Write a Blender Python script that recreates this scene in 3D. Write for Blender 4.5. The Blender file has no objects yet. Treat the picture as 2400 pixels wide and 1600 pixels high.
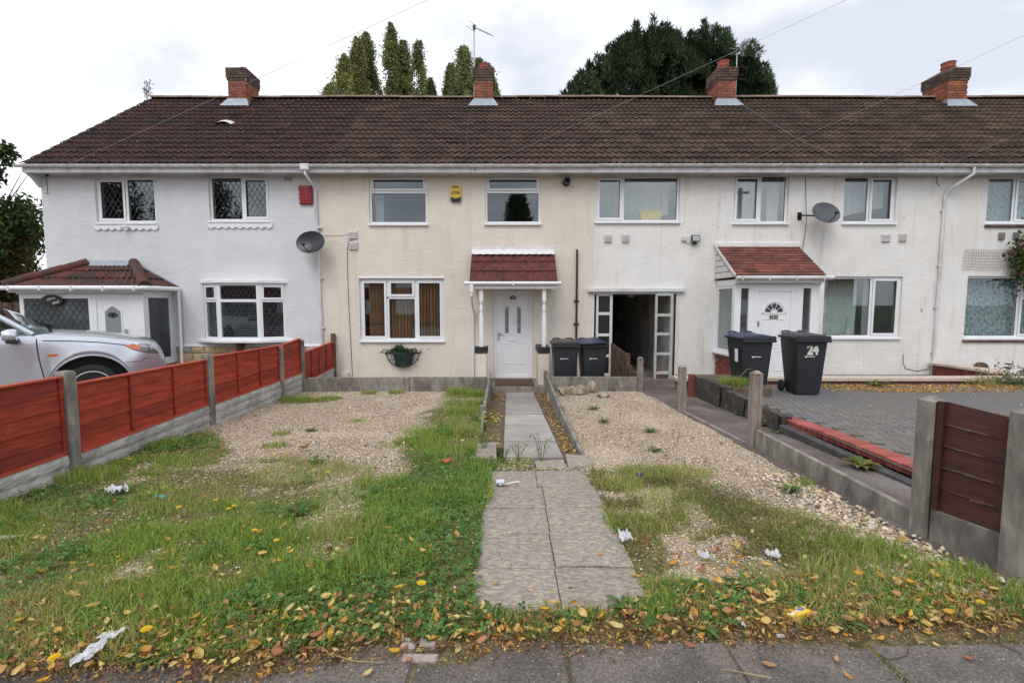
import bpy, bmesh, math, random
import numpy as np
from mathutils import Vector, Matrix, Euler

R = math.radians
rnd = random.Random(7)
rng = np.random.default_rng(11)
scn = bpy.context.scene
col = scn.collection

# ---------------------------------------------------------------- camera, sky, sun, exposure
CAM_Z, PITCH, FPX, CX, CY = 1.70, R(4.54), 1133.0, 1190.0, 800.0
cd = bpy.data.cameras.new("camera")
cam = bpy.data.objects.new("camera", cd)
col.objects.link(cam)
cd.sensor_width = 36.0
cd.lens = FPX * 36.0 / 2400.0
cd.shift_x = (1200.0 - CX) / 2400.0
cd.clip_start, cd.clip_end = 0.05, 2000
cam.location = (0, 0, CAM_Z)
cam.rotation_euler = (math.pi / 2 - PITCH, 0, 0)
scn.camera = cam

SUN_EL, SUN_AZ = R(52), R(200)          # bright overcast, light from behind the camera, a little to its left
wd = bpy.data.worlds.new("World")
scn.world = wd
wd.use_nodes = True
nt = wd.node_tree
nt.nodes.clear()
N = nt.nodes.new
out = N("ShaderNodeOutputWorld")
bg = N("ShaderNodeBackground")
sky = N("ShaderNodeTexSky")
sky.sky_type = 'NISHITA'
sky.sun_disc = False
sky.sun_elevation = SUN_EL
sky.sun_rotation = SUN_AZ
bgs = N("ShaderNodeVectorMath"); bgs.operation = 'SCALE'; bgs.inputs['Scale'].default_value = 0.10
tc = N("ShaderNodeTexCoord")
mp = N("ShaderNodeMapping"); mp.inputs['Scale'].default_value = (1.6, 1.6, 3.2); mp.inputs['Location'].default_value = (3.3, 0.4, 0.2)
ns = N("ShaderNodeTexNoise"); ns.inputs['Scale'].default_value = 1.7; ns.inputs['Detail'].default_value = 7; ns.inputs['Roughness'].default_value = 0.52
rp = N("ShaderNodeValToRGB")
rp.color_ramp.elements[0].position = 0.37; rp.color_ramp.elements[0].color = (0.70, 0.735, 0.83, 1)
rp.color_ramp.elements[1].position = 0.67; rp.color_ramp.elements[1].color = (1.55, 1.56, 1.58, 1)
e = rp.color_ramp.elements.new(0.52); e.color = (1.02, 1.05, 1.12, 1)
mx = N("ShaderNodeMix"); mx.data_type = 'RGBA'; mx.inputs[0].default_value = 0.9
L = nt.links.new
L(sky.outputs[0], bgs.inputs[0])
L(tc.outputs['Generated'], mp.inputs[0]); L(mp.outputs[0], ns.inputs['Vector']); L(ns.outputs[0], rp.inputs[0])
L(bgs.outputs[0], mx.inputs[6]); L(rp.outputs[0], mx.inputs[7]); L(mx.outputs[2], bg.inputs[0])
bg.inputs[1].default_value = 1.0
L(bg.outputs[0], out.inputs[0])

sl = bpy.data.lights.new("sun", 'SUN')
sun = bpy.data.objects.new("sun", sl)
col.objects.link(sun)
sl.energy = 1.1
sl.angle = R(28)
sl.color = (1.0, 0.975, 0.94)
sdir = Vector((math.sin(SUN_AZ) * math.cos(SUN_EL), math.cos(SUN_AZ) * math.cos(SUN_EL), math.sin(SUN_EL)))
sun.rotation_euler = sdir.to_track_quat('Z', 'Y').to_euler()

vs = scn.view_settings
vs.view_transform = 'Standard'; vs.look = 'None'; vs.exposure = 0.24; vs.gamma = 1.0; vs.use_curve_mapping = False
scn.cycles.use_denoising = True
scn.cycles.max_bounces = 8
scn.cycles.transparent_max_bounces = 24
scn.cycles.caustics_reflective = False
scn.cycles.caustics_refractive = False


# ---------------------------------------------------------------- measuring: photograph points on a plane of known depth or height -> metres
def _ray(px, py):
    v = (CY - py) / FPX
    return Vector(((px - CX) / FPX, math.cos(PITCH) + v * math.sin(PITCH), -math.sin(PITCH) + v * math.cos(PITCH)))
def at(px, py, Y):
    d = _ray(px, py); t = Y / d.y
    return Vector((d.x * t, Y, CAM_Z + d.z * t))
def onz(px, py, z):
    d = _ray(px, py); t = (z - CAM_Z) / d.z
    return Vector((d.x * t, d.y * t, z))

# ---------------------------------------------------------------- materials
MATS = {}
def pm(name, base, rough=0.7, var=0.12, scale=6.0, second=None, sfac=0.5, sscale=None, bump=0.0, bscale=60.0, bdist=0.01,
       spots=None, spot_scale=30.0, spot_th=0.66, metal=0.0, objvar=0.0, coat=0.0, stretch=None, bstretch=None, trans=0.0, attr=None, spec=0.5, dist=0.0, streak=None):
    m = bpy.data.materials.new(name); m.use_nodes = True
    t = m.node_tree; nn = t.nodes.new; lk = t.links.new
    b = t.nodes['Principled BSDF']
    b.inputs['Roughness'].default_value = rough
    b.inputs['Metallic'].default_value = metal
    b.inputs['Specular IOR Level'].default_value = spec
    if coat: b.inputs['Coat Weight'].default_value = coat; b.inputs['Coat Roughness'].default_value = 0.06
    geo = nn("ShaderNodeNewGeometry")
    pos = geo.outputs['Position']
    def vec(st):
        if not st: return pos
        q = nn("ShaderNodeVectorMath"); q.operation = 'MULTIPLY'; q.inputs[1].default_value = st; lk(pos, q.inputs[0]); return q.outputs[0]
    def noise(sc, det=4, st=None, ro=0.55):
        q = nn("ShaderNodeTexNoise"); q.inputs['Scale'].default_value = sc; q.inputs['Detail'].default_value = det; q.inputs['Roughness'].default_value = ro; q.inputs['Distortion'].default_value = dist
        lk(vec(st), q.inputs['Vector']); return q.outputs[0]
    def rng_(v, a, b_, c, d, clamp=True):
        q = nn("ShaderNodeMapRange"); q.clamp = clamp
        for i, x in enumerate((a, b_, c, d)): q.inputs[i + 1].default_value = x
        lk(v, q.inputs[0]); return q.outputs[0]
    def mix(f, a, c, bl='MIX'):
        q = nn("ShaderNodeMix"); q.data_type = 'RGBA'; q.blend_type = bl
        for s, i in ((f, 0), (a, 6), (c, 7)):
            if hasattr(s, 'links'): lk(s, q.inputs[i])
            elif i == 0: q.inputs[0].default_value = s
            else: q.inputs[i].default_value = (*s, 1) if len(s) == 3 else s
        return q.outputs[2]
    c = base
    if attr:
        a = nn("ShaderNodeAttribute"); a.attribute_name = attr; c = a.outputs['Color']
    if second is not None:
        f = rng_(noise(sscale or scale * 0.5, 5, stretch), 0.5 - 0.12 + (0.5 - sfac) * 0.3, 0.5 + 0.12 + (0.5 - sfac) * 0.3, 0, 1)
        c = mix(f, c, second)
    if var:
        v = rng_(noise(scale, 6, stretch), 0.25, 0.75, 1 - var, 1 + var)
        cc = nn("ShaderNodeCombineColor")
        for i in range(3): lk(v, cc.inputs[i])
        c = mix(1.0, c, cc.outputs[0], 'MULTIPLY')
    if objvar:
        oi = nn("ShaderNodeObjectInfo")
        v = rng_(oi.outputs['Random'], 0, 1, 1 - objvar, 1 + objvar)
        cc = nn("ShaderNodeCombineColor")
        for i in range(3): lk(v, cc.inputs[i])
        c = mix(1.0, c, cc.outputs[0], 'MULTIPLY')
    if spots is not None:
        f = rng_(noise(spot_scale, 3), spot_th, spot_th + 0.04, 0, 1)
        c = mix(f, c, spots)
    if streak:                                            # rain-washed dirt streaks running down the face
        f = rng_(noise(1.0, 5, (7, 7, .55)), .56, .74, 0, streak[1]); c = mix(f, c, streak[0])
    if hasattr(c, 'links'): lk(c, b.inputs['Base Color'])
    else: b.inputs['Base Color'].default_value = (*c, 1)
    if bump:
        q = nn("ShaderNodeBump"); q.inputs['Strength'].default_value = bump; q.inputs['Distance'].default_value = bdist
        lk(noise(bscale, 4, bstretch), q.inputs['Height']); lk(q.outputs[0], b.inputs['Normal'])
    if trans:
        tr = nn("ShaderNodeBsdfTranslucent"); ms = nn("ShaderNodeMixShader"); ms.inputs[0].default_value = trans
        if hasattr(c, 'links'): lk(c, tr.inputs[0])
        else: tr.inputs[0].default_value = (*c, 1)
        o = t.nodes['Material Output']
        lk(b.outputs[0], ms.inputs[1]); lk(tr.outputs[0], ms.inputs[2]); lk(ms.outputs[0], o.inputs[0])
    MATS[name] = m
    return m

def glass_mat(name, tint=(0.86, 0.9, 0.9), ior=1.75):
    m = bpy.data.materials.new(name); m.use_nodes = True
    t = m.node_tree; t.nodes.clear(); nn = t.nodes.new; lk = t.links.new
    o = nn("ShaderNodeOutputMaterial"); tr = nn("ShaderNodeBsdfTransparent"); gl = nn("ShaderNodeBsdfGlossy"); ms = nn("ShaderNodeMixShader"); lw = nn("ShaderNodeLayerWeight"); pw = nn("ShaderNodeMath"); fr = nn("ShaderNodeMapRange")
    tr.inputs[0].default_value = (*tint, 1); gl.inputs['Roughness'].default_value = 0.005; gl.inputs['Color'].default_value = (0.93, 0.97, 1, 1)
    lw.inputs[0].default_value = 0.5; pw.operation = 'POWER'; pw.inputs[1].default_value = 5.0      # Schlick reflectance of each face
    f0 = ((ior - 1) / (ior + 1)) ** 2; fr.inputs[3].default_value = f0; fr.inputs[4].default_value = 1.0
    lk(lw.outputs['Facing'], pw.inputs[0]); lk(pw.outputs[0], fr.inputs[0])
    lk(fr.outputs[0], ms.inputs[0]); lk(tr.outputs[0], ms.inputs[1]); lk(gl.outputs[0], ms.inputs[2]); lk(ms.outputs[0], o.inputs[0])
    MATS[name] = m
    return m

render_args = dict(rough=0.9, bump=0.62, bscale=1.0, bdist=0.02, bstretch=(17, 17, 34), spec=0.25)
pm("wall_white_clean", (0.70, 0.705, 0.725), var=0.05, scale=2.5, second=(0.66, 0.665, 0.68), sscale=0.8, streak=((.52, .52, .52), .18), **render_args)
pm("wall_cream", (0.76, 0.695, 0.605), var=0.06, scale=2.2, second=(0.72, 0.65, 0.56), sscale=0.7, streak=((.52, .45, .36), .4), spots=(0.42, 0.37, 0.30), spot_scale=5.0, spot_th=0.735, **render_args)
pm("wall_white_aged", (0.80, 0.785, 0.76), var=0.06, scale=2.2, second=(0.765, 0.74, 0.70), sscale=0.6, streak=((.50, .44, .37), .45), spots=(0.52, 0.45, 0.36), spot_scale=4.2, spot_th=0.715, **render_args)
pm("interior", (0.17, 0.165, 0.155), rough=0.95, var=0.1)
pm("passage_wall", (0.70, 0.68, 0.64), rough=0.95, var=0.3, scale=3, second=(0.48, 0.45, 0.41), sscale=1.2)
pm("upvc", (0.80, 0.81, 0.83), rough=0.32, var=0.03, scale=3)
pm("upvc_grey", (0.66, 0.66, 0.67), rough=0.4, var=0.08, scale=4, second=(0.5, 0.48, 0.45), sfac=0.3, sscale=1.5)
pm("gutter_white", (0.74, 0.74, 0.77), rough=0.35, var=0.1, scale=3, second=(0.6, 0.58, 0.56), sfac=0.35, sscale=2, stretch=(3, 3, 1))
pm("soffit", (0.52, 0.50, 0.50), rough=0.6, var=0.1, second=(0.34, 0.31, 0.29), sscale=1.5, sfac=0.4)
pm("roof_tile_dark", spec=0.18, base=(0.050, 0.021, 0.017), rough=0.78, var=0.3, scale=9, second=(0.030, 0.016, 0.015), sscale=2.2, objvar=0.22, spots=(0.40, 0.37, 0.35), spot_scale=22, spot_th=0.675, bump=0.4, bscale=90)
pm("roof_tile_brown", spec=0.18, base=(0.072, 0.038, 0.028), rough=0.8, var=0.28, scale=9, second=(0.038, 0.023, 0.018), sscale=1.8, objvar=0.25, spots=(0.38, 0.34, 0.30), spot_scale=20, spot_th=0.70, bump=0.4, bscale=90)
pm("roof_tile_olive", spec=0.18, base=(0.080, 0.049, 0.032), rough=0.82, var=0.28, scale=9, second=(0.043, 0.028, 0.021), sscale=1.6, objvar=0.24, spots=(0.38, 0.33, 0.27), spot_scale=18, spot_th=0.725, bump=0.4, bscale=90)
pm("ridge_tile", (0.24, 0.165, 0.12), rough=0.85, var=0.3, scale=6, second=(0.17, 0.12, 0.085), objvar=0.2, bump=0.4, bscale=50)
pm("canopy_tile", (0.135, 0.028, 0.019), rough=0.7, var=0.3, scale=9, second=(0.06, 0.020, 0.017), sscale=6, sfac=0.45, objvar=0.15, spots=(0.5, 0.46, 0.40), spot_scale=36, spot_th=0.715, bump=0.4, bscale=90)
pm("porch_tile", (0.105, 0.026, 0.018), rough=0.75, var=0.3, scale=8, second=(0.04, 0.022, 0.018), sscale=2.5, sfac=0.55, objvar=0.18, spots=(0.4, 0.36, 0.3), spot_scale=34, spot_th=0.73, bump=0.4, bscale=90)
pm("plain_tile", (0.20, 0.062, 0.04), rough=0.8, var=0.25, scale=9, second=(0.10, 0.045, 0.032), sscale=2.5, sfac=0.4, objvar=0.28, spots=(0.45, 0.4, 0.36), spot_scale=20, spot_th=0.74)
pm("lead", (0.33, 0.37, 0.42), rough=0.45, var=0.2, scale=8, metal=0.3)
pm("flash_paint", (0.72, 0.72, 0.73), rough=0.25, var=0.15, scale=12, bump=0.5, bscale=25)
pm("chimney_brick", (0.34, 0.105, 0.050), rough=0.9, var=0.3, scale=14, second=(0.22, 0.075, 0.045), sscale=5, objvar=0.35, bump=0.5, bscale=60)
pm("sooty_brick", (0.145, 0.085, 0.06), rough=0.95, var=0.4, scale=12, second=(0.07, 0.05, 0.04), sscale=4, objvar=0.3, bump=0.5, bscale=60)
pm("red_brick", (0.21, 0.055, 0.035), rough=0.88, var=0.25, scale=14, objvar=0.3, bump=0.4, bscale=70)
pm("mortar", (0.33, 0.28, 0.23), rough=0.95, var=0.25, scale=20)
pm("mortar_red", (0.30, 0.17, 0.13), rough=0.95, var=0.25, scale=20)
pm("terracotta", (0.30, 0.075, 0.045), rough=0.7, var=0.2, scale=10)
pm("buff_pot", (0.45, 0.40, 0.36), rough=0.8, var=0.2)
pm("worn_edge", (0.15, 0.095, 0.085), rough=0.9, var=0.3, scale=30)
pm("concrete", (0.29, 0.265, 0.23), rough=0.93, var=0.35, scale=12, second=(0.15, 0.135, 0.115), sscale=4, sfac=0.48, stretch=(1.3, 1.3, .55), bump=0.5, bscale=90, spots=(0.42, 0.40, 0.36), spot_scale=45, spot_th=0.72)
pm("concrete_warm", (0.31, 0.265, 0.225), rough=0.93, var=0.25, scale=9, second=(0.20, 0.165, 0.14), sscale=3, bump=0.5, bscale=80, stretch=(2, 2, 0.6))
pm("concrete_white", (0.50, 0.48, 0.455), rough=0.92, var=0.2, scale=8, second=(0.33, 0.31, 0.29), sscale=3, sfac=0.45, bump=0.8, bscale=9, bdist=0.03, bstretch=(1, 1, 2.2))
pm("coping", (0.58, 0.49, 0.40), rough=0.9, var=0.12, scale=6)
pm("fence_red", (0.36, 0.042, 0.018), rough=0.72, var=0.25, scale=5, second=(0.25, 0.028, 0.014), sscale=3, stretch=(1, 1, 6), objvar=0.22, spots=(0.16, 0.02, 0.012), spot_scale=9, spot_th=0.70, bump=0.5, bscale=9, bstretch=(1, 1, 9))
pm("fence_capping", (0.42, 0.062, 0.026), rough=0.7, var=0.2, scale=5, bump=0.3, bscale=12)
pm("fence_brown", (0.072, 0.017, 0.012), rough=0.62, var=0.25, scale=5, second=(0.048, 0.012, 0.010), sscale=3, stretch=(1, 1, 6), objvar=0.15, bump=0.35, bscale=9, bstretch=(1, 1, 9), spots=(0.30, 0.24, 0.22), spot_scale=26, spot_th=0.755)
pm("wood_dark", (0.085, 0.045, 0.03), rough=0.85, var=0.35, scale=7, second=(0.17, 0.12, 0.09), sscale=5, sfac=0.3, objvar=0.2, bump=0.4, bscale=20)
pm("gate_white", (0.66, 0.645, 0.62), rough=0.6, var=0.08, scale=6)
pm("gate_blue", (0.40, 0.46, 0.46), rough=0.7, var=0.2, scale=9, second=(0.55, 0.50, 0.44), sscale=5, sfac=0.42)
pm("slab_smooth", (0.375, 0.345, 0.315), rough=0.9, var=0.12, scale=5, second=(0.30, 0.27, 0.245), sscale=2.2, objvar=0.16, bump=0.25, bscale=70)
pm("slab_riven", (0.43, 0.365, 0.285), rough=0.92, var=0.3, scale=60, second=(0.27, 0.235, 0.205), sscale=24, sfac=0.56, stretch=(0.85, 1.35, 1), objvar=0.07, bump=1.0, bscale=24, bdist=0.03, bstretch=(0.85, 1.35, 1), dist=0.7)
pm("slab_pavement", (0.165, 0.138, 0.118), rough=0.93, var=0.6, scale=80, second=(0.105, 0.09, 0.08), sscale=4, objvar=0.14, bump=0.8, bscale=110, spots=(0.46, 0.43, 0.40), spot_scale=75, spot_th=0.66)
pm("pavement_bed", (0.12, 0.095, 0.06), rough=0.95, var=0.3)
pm("asphalt_old", (0.115, 0.085, 0.072), rough=0.95, var=0.3, scale=60, second=(0.19, 0.165, 0.15), sscale=1.6, sfac=0.35, bump=0.7, bscale=120, spots=(0.36, 0.33, 0.30), spot_scale=55, spot_th=0.655)
pm("yard_concrete", (0.22, 0.19, 0.165), rough=0.95, var=0.25, scale=6, bump=0.4, bscale=60)
pm("block_grey", (0.145, 0.14, 0.145), rough=0.9, var=0.18, scale=30, second=(0.165, 0.145, 0.125), sscale=0.8, sfac=0.45, objvar=0.14, bump=0.4, bscale=120)
pm("block_red", (0.33, 0.085, 0.065), rough=0.9, var=0.2, scale=30, objvar=0.2, bump=0.4, bscale=120)
pm("joint_sand", (0.075, 0.075, 0.055), rough=0.95, var=0.3, scale=12)
pm("wall_block_dark", (0.05, 0.043, 0.038), rough=0.95, var=0.45, scale=14, second=(0.10, 0.08, 0.065), sscale=4, sfac=0.3, bump=0.8, bscale=35, spots=(0.33, 0.32, 0.30), spot_scale=12, spot_th=0.70)
pm("render_dark", (0.075, 0.072, 0.072), rough=0.95, var=0.3, scale=10, bump=0.9, bscale=30, bdist=0.02)
pm("stone_buff", (0.46, 0.33, 0.19), rough=0.92, var=0.2, scale=9, objvar=0.25, bump=0.9, bscale=28, bdist=0.02)
pm("stone_pink", (0.40, 0.22, 0.16), rough=0.92, var=0.2, scale=9, objvar=0.25, bump=0.9, bscale=28, bdist=0.02)
pm("stone_grey", (0.38, 0.35, 0.30), rough=0.92, var=0.2, scale=9, objvar=0.2, bump=0.9, bscale=28, bdist=0.02)
pm("rockery_stone", (0.42, 0.345, 0.25), rough=0.93, var=0.25, scale=12, second=(0.27, 0.215, 0.15), sscale=7, objvar=0.15, bump=0.9, bscale=24, bdist=0.02)
pm("bin_plastic", (0.022, 0.025, 0.031), rough=0.5, var=0.12, scale=5)
pm("bin_blue", (0.018, 0.030, 0.085), rough=0.36, var=0.2, scale=5)
pm("bin_black", (0.030, 0.031, 0.034), rough=0.34, var=0.15, scale=5)
pm("rubber", (0.014, 0.014, 0.015), rough=0.75, var=0.2)
pm("black_plastic", (0.016, 0.014, 0.014), rough=0.4, var=0.1)
pm("dish_grey", (0.024, 0.027, 0.032), rough=0.36, var=0.1)
pm("dish_grey_light", (0.085, 0.095, 0.105), rough=0.42, var=0.1)
pm("print_white", (0.78, 0.78, 0.78), rough=0.6, var=0.05)
pm("print_cream", (0.62, 0.66, 0.58), rough=0.6, var=0.15, scale=20)
pm("print_dark", (0.035, 0.035, 0.03), rough=0.6, var=0.05)
pm("alarm_red", (0.25, 0.012, 0.015), rough=0.42, var=0.15)
pm("alarm_yellow", (0.68, 0.43, 0.05), rough=0.42, var=0.08)
pm("alarm_navy", (0.012, 0.012, 0.05), rough=0.4, var=0.05)
pm("vent_plastic", (0.60, 0.58, 0.56), rough=0.5, var=0.1)
pm("vent_dark", (0.24, 0.22, 0.21), rough=0.6, var=0.2)
pm("chrome", (0.6, 0.6, 0.6), rough=0.2, var=0.02, metal=1)
pm("alloy", (0.50, 0.47, 0.45), rough=0.3, var=0.06, metal=0.85)
pm("galvanised", (0.42, 0.42, 0.42), rough=0.45, var=0.12, metal=0.5)
pm("cable_dark", (0.05, 0.047, 0.045), rough=0.7, var=0.05)
pm("cable_grey", (0.42, 0.41, 0.42), rough=0.6, var=0.05)
pm("mat_brown", (0.085, 0.038, 0.022), rough=0.85, var=0.3, scale=8)
pm("mat_edge", (0.012, 0.012, 0.012), rough=0.6, var=0.05)
pm("pier_black", (0.02, 0.02, 0.022), rough=0.6, var=0.15)
pm("car_silver", (0.60, 0.63, 0.70), rough=0.24, var=0.0, metal=0.6, coat=1.0)
pm("car_trim", (0.018, 0.018, 0.02), rough=0.55, var=0.05)
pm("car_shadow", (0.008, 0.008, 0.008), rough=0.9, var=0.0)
pm("lamp_amber", (0.70, 0.16, 0.03), rough=0.15, var=0.05, coat=1)
pm("lamp_silver", (0.40, 0.42, 0.40), rough=0.12, var=0.05, metal=0.8)
pm("lamp_smoke", (0.10, 0.11, 0.10), rough=0.1, var=0.1, coat=1)
pm("curtain_net", (0.76, 0.76, 0.77), rough=0.95, var=0.08, scale=8, trans=0.25)
pm("curtain_lace", (0.62, 0.73, 0.78), rough=0.95, var=0.25, scale=22, second=(0.14, 0.17, 0.19), sscale=22, sfac=0.42, stretch=(1.6, 1, 0.6))
pm("curtain_green", (0.66, 0.72, 0.68), rough=0.95, var=0.1, scale=5)
pm("curtain_pink", (0.70, 0.66, 0.68), rough=0.95, var=0.1, scale=5)
pm("blind_tan", (0.46, 0.27, 0.14), rough=0.85, var=0.15, scale=4, objvar=0.25)
pm("blind_dark", (0.13, 0.13, 0.15), rough=0.6, var=0.1)
pm("yellow_tub", (0.85, 0.52, 0.01), rough=0.45, var=0.05)
pm("leading", (0.085, 0.09, 0.095), rough=0.5, var=0.05, metal=0.3)
pm("leading_dark", (0.035, 0.04, 0.045), rough=0.5, var=0.05)
pm("obscure", (0.23, 0.26, 0.27), rough=0.35, var=0.3, scale=40, bump=0.4, bscale=60)
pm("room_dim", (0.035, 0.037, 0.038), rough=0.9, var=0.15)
pm("bark", (0.075, 0.055, 0.04), rough=0.95, var=0.3, scale=8, bump=0.6, bscale=20)
pm("rust_wire", (0.16, 0.13, 0.11), rough=0.8, var=0.2)
pm("leaf", (0.1, 0.1, 0.05), rough=0.6, var=0.0, attr="Col", trans=0.3, spec=0.3)
pm("grass_blade", (0.1, 0.1, 0.05), rough=0.65, var=0.0, attr="Col", trans=0.4, spec=0.25)
pm("pebble", (0.4, 0.3, 0.2), rough=0.85, var=0.25, scale=90, attr="Col", spec=0.3)
pm("dry_leaf", (0.4, 0.3, 0.1), rough=0.7, var=0.2, scale=60, attr="Col", trans=0.2, spec=0.3)
pm("petal", (0.80, 0.53, 0.012), rough=0.6, var=0.1, trans=0.2)
pm("stem", (0.12, 0.17, 0.05), rough=0.7, var=0.15)
pm("dry_stalk", (0.33, 0.25, 0.13), rough=0.8, var=0.2)
pm("tissue", (0.72, 0.73, 0.76), rough=0.9, var=0.08, scale=30, trans=0.15)
pm("clear_plastic", (0.55, 0.58, 0.66), rough=0.2, var=0.05)
pm("carton_yellow", (0.78, 0.50, 0.05), rough=0.4, var=0.1)
pm("carton_blue", (0.05, 0.12, 0.42), rough=0.4, var=0.05)
pm("foil_blue", (0.03, 0.05, 0.28), rough=0.25, var=0.2)
pm("rose_red", (0.09, 0.008, 0.012), rough=0.6, var=0.2)
pm("planter_green", (0.03, 0.055, 0.045), rough=0.55, var=0.2)
pm("wire_black", (0.012, 0.012, 0.012), rough=0.5, var=0.05)
glass_mat("glass", ior=1.88)
glass_mat("glass_plain", ior=1.6)
glass_mat("car_glass", tint=(0.30, 0.38, 0.36), ior=1.5)

# ---------------------------------------------------------------- mesh and object helpers
W = {}                                    # world position of each object's origin
def V3(p): return Vector(p)

class MB:
    def __init__(s): s.v = []; s.f = []
    def add(s, vs_, fs_):
        n = len(s.v); s.v += [tuple(p) for p in vs_]; s.f += [tuple(i + n for i in f) for f in fs_]; return s
    def box(s, x0, x1, y0, y1, z0, z1):
        return s.add([(x0, y0, z0), (x1, y0, z0), (x1, y1, z0), (x0, y1, z0), (x0, y0, z1), (x1, y0, z1), (x1, y1, z1), (x0, y1, z1)],
                     [(0, 3, 2, 1), (4, 5, 6, 7), (0, 1, 5, 4), (1, 2, 6, 5), (2, 3, 7, 6), (3, 0, 4, 7)])
    def hexa(s, p):                        # 8 corners: bottom 4, top 4
        return s.add(p, [(0, 3, 2, 1), (4, 5, 6, 7), (0, 1, 5, 4), (1, 2, 6, 5), (2, 3, 7, 6), (3, 0, 4, 7)])
    def bar(s, a, b, w, h, up=(0, 0, 1)):  # rectangular bar from a to b
        a, b = V3(a), V3(b); d = (b - a).normalized(); u = V3(up); sd = d.cross(u)
        if sd.length < 1e-4: sd = d.cross(V3((1, 0, 0)))
        sd.normalize(); u = sd.cross(d).normalized(); p = []
        for c in (a, b):
            for i, j in ((-1, -1), (1, -1), (1, 1), (-1, 1)): p.append(c + sd * (w / 2 * i) + u * (h / 2 * j))
        return s.add(p, [(0, 1, 2, 3), (7, 6, 5, 4), (0, 4, 5, 1), (1, 5, 6, 2), (2, 6, 7, 3), (3, 7, 4, 0)])
    def tube(s, pts, r, n=8, r1=None, caps=True):
        pts = [V3(p) for p in pts]; m = len(pts); base = len(s.v)
        prev = None
        for i, p in enumerate(pts):
            d = (pts[min(i + 1, m - 1)] - pts[max(i - 1, 0)]).normalized()
            if prev is None:
                u = d.cross(V3((0, 0, 1)));
                if u.length < 1e-3: u = d.cross(V3((1, 0, 0)))
            else: u = prev - d * prev.dot(d)
            u.normalize(); prev = u; w = d.cross(u)
            rr = r if r1 is None else r + (r1 - r) * i / (m - 1)
            for k in range(n):
                a = 2 * math.pi * k / n
                s.v.append(tuple(p + (u * math.cos(a) + w * math.sin(a)) * rr))
        for i in range(m - 1):
            for k in range(n):
                q = (k + 1) % n
                s.f.append((base + i * n + k, base + i * n + q, base + (i + 1) * n + q, base + (i + 1) * n + k))
        if caps:
            s.f.append(tuple(base + k for k in reversed(range(n)))); s.f.append(tuple(base + (m - 1) * n + k for k in range(n)))
        return s
    def lathe(s, prof, c=(0, 0, 0), axis='z', n=20):   # prof: (radius, height)
        base = len(s.v); c = V3(c)
        for r, h in prof:
            for k in range(n):
                a = 2 * math.pi * k / n; x, y = r * math.cos(a), r * math.sin(a)
                s.v.append(tuple(c + V3({'z': (x, y, h), 'y': (x, h, y), 'x': (h, x, y)}[axis])))
        for i in range(len(prof) - 1):
            for k in range(n):
                q = (k + 1) % n
                s.f.append((base + i * n + k, base + i * n + q, base + (i + 1) * n + q, base + (i + 1) * n + k))
        s.f.append(tuple(base + k for k in reversed(range(n)))); s.f.append(tuple(base + (len(prof) - 1) * n + k for k in range(n)))
        return s
    def prism(s, poly, d0, d1, axis='y'):  # poly in the plane across the axis
        n = len(poly)
        def P(a, b, d): return {'y': (a, d, b), 'z': (a, b, d), 'x': (d, a, b)}[axis]
        return s.add([P(a, b, d0) for a, b in poly] + [P(a, b, d1) for a, b in poly],
                     [tuple(range(n)), tuple(range(2 * n - 1, n - 1, -1))] + [(i, i + n, (i + 1) % n + n, (i + 1) % n) for i in range(n)])
    def grid(s, fn, us, vs_):
        base = len(s.v); nv = len(vs_)
        for u in us:
            for v in vs_: s.v.append(tuple(fn(u, v)))
        for i in range(len(us) - 1):
            for j in range(nv - 1):
                a = base + i * nv + j; s.f.append((a, a + nv, a + nv + 1, a + 1))
        return s
    def build(s, name, mat, parent=None, bev=0.0, smooth=False, seg=1, fix=True, label=None, cat=None, group=None, kind=None, at_=None, cols=None):
        off = W.get(parent, Vector()) if parent is not None else Vector()
        org = Vector(at_) if at_ is not None else off
        me = bpy.data.meshes.new(name)
        me.from_pydata([(p[0] - org[0], p[1] - org[1], p[2] - org[2]) for p in s.v], [], s.f)
        if fix or bev:
            bm = bmesh.new(); bm.from_mesh(me)
            if bev:
                ed = [e_ for e_ in bm.edges if len(e_.link_faces) == 2 and e_.calc_face_angle(0) > 0.5]
                bmesh.ops.bevel(bm, geom=ed, offset=bev, segments=seg, affect='EDGES', clamp_overlap=True)
            if fix: bmesh.ops.recalc_face_normals(bm, faces=bm.faces)
            bm.to_mesh(me); bm.free()
        if cols is not None:
            ca = me.color_attributes.new("Col", 'FLOAT_COLOR', 'POINT')
            ca.data.foreach_set("color", np.asarray(cols, dtype=np.float32).ravel())
        return obj(name, me, mat, parent, org - off, smooth, label, cat, group, kind)

def obj(name, me, mat, parent=None, loc=(0, 0, 0), smooth=False, label=None, cat=None, group=None, kind=None):
    o = bpy.data.objects.new(name, me); col.objects.link(o)
    if me is not None and mat is not None and not me.materials: me.materials.append(MATS[mat] if isinstance(mat, str) else mat)
    if smooth: me.polygons.foreach_set("use_smooth", [True] * len(me.polygons))
    o.location = loc
    if parent is not None: o.parent = parent
    W[o] = (W.get(parent, Vector()) if parent is not None else Vector()) + Vector(loc)
    tag(o, label, cat, group, kind)
    return o
def tag(o, label=None, cat=None, group=None, kind=None):
    if label: o["label"] = label
    if cat: o["category"] = cat
    if group: o["group"] = group
    if kind: o["kind"] = kind
    return o
def thing(name, label, cat, loc=(0, 0, 0), group=None):
    return obj(name, None, None, None, loc, label=label, cat=cat, group=group)
def inst(src, parent, loc, rot=None, scale=None, name=None, mat=None):   # another object that shares src's mesh
    o = bpy.data.objects.new(name or src.name.split('.')[0], src.data); col.objects.link(o)
    o.location = loc
    if rot is not None: o.rotation_euler = rot
    if scale is not None: o.scale = scale
    if parent is not None: o.parent = parent
    return o
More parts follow.
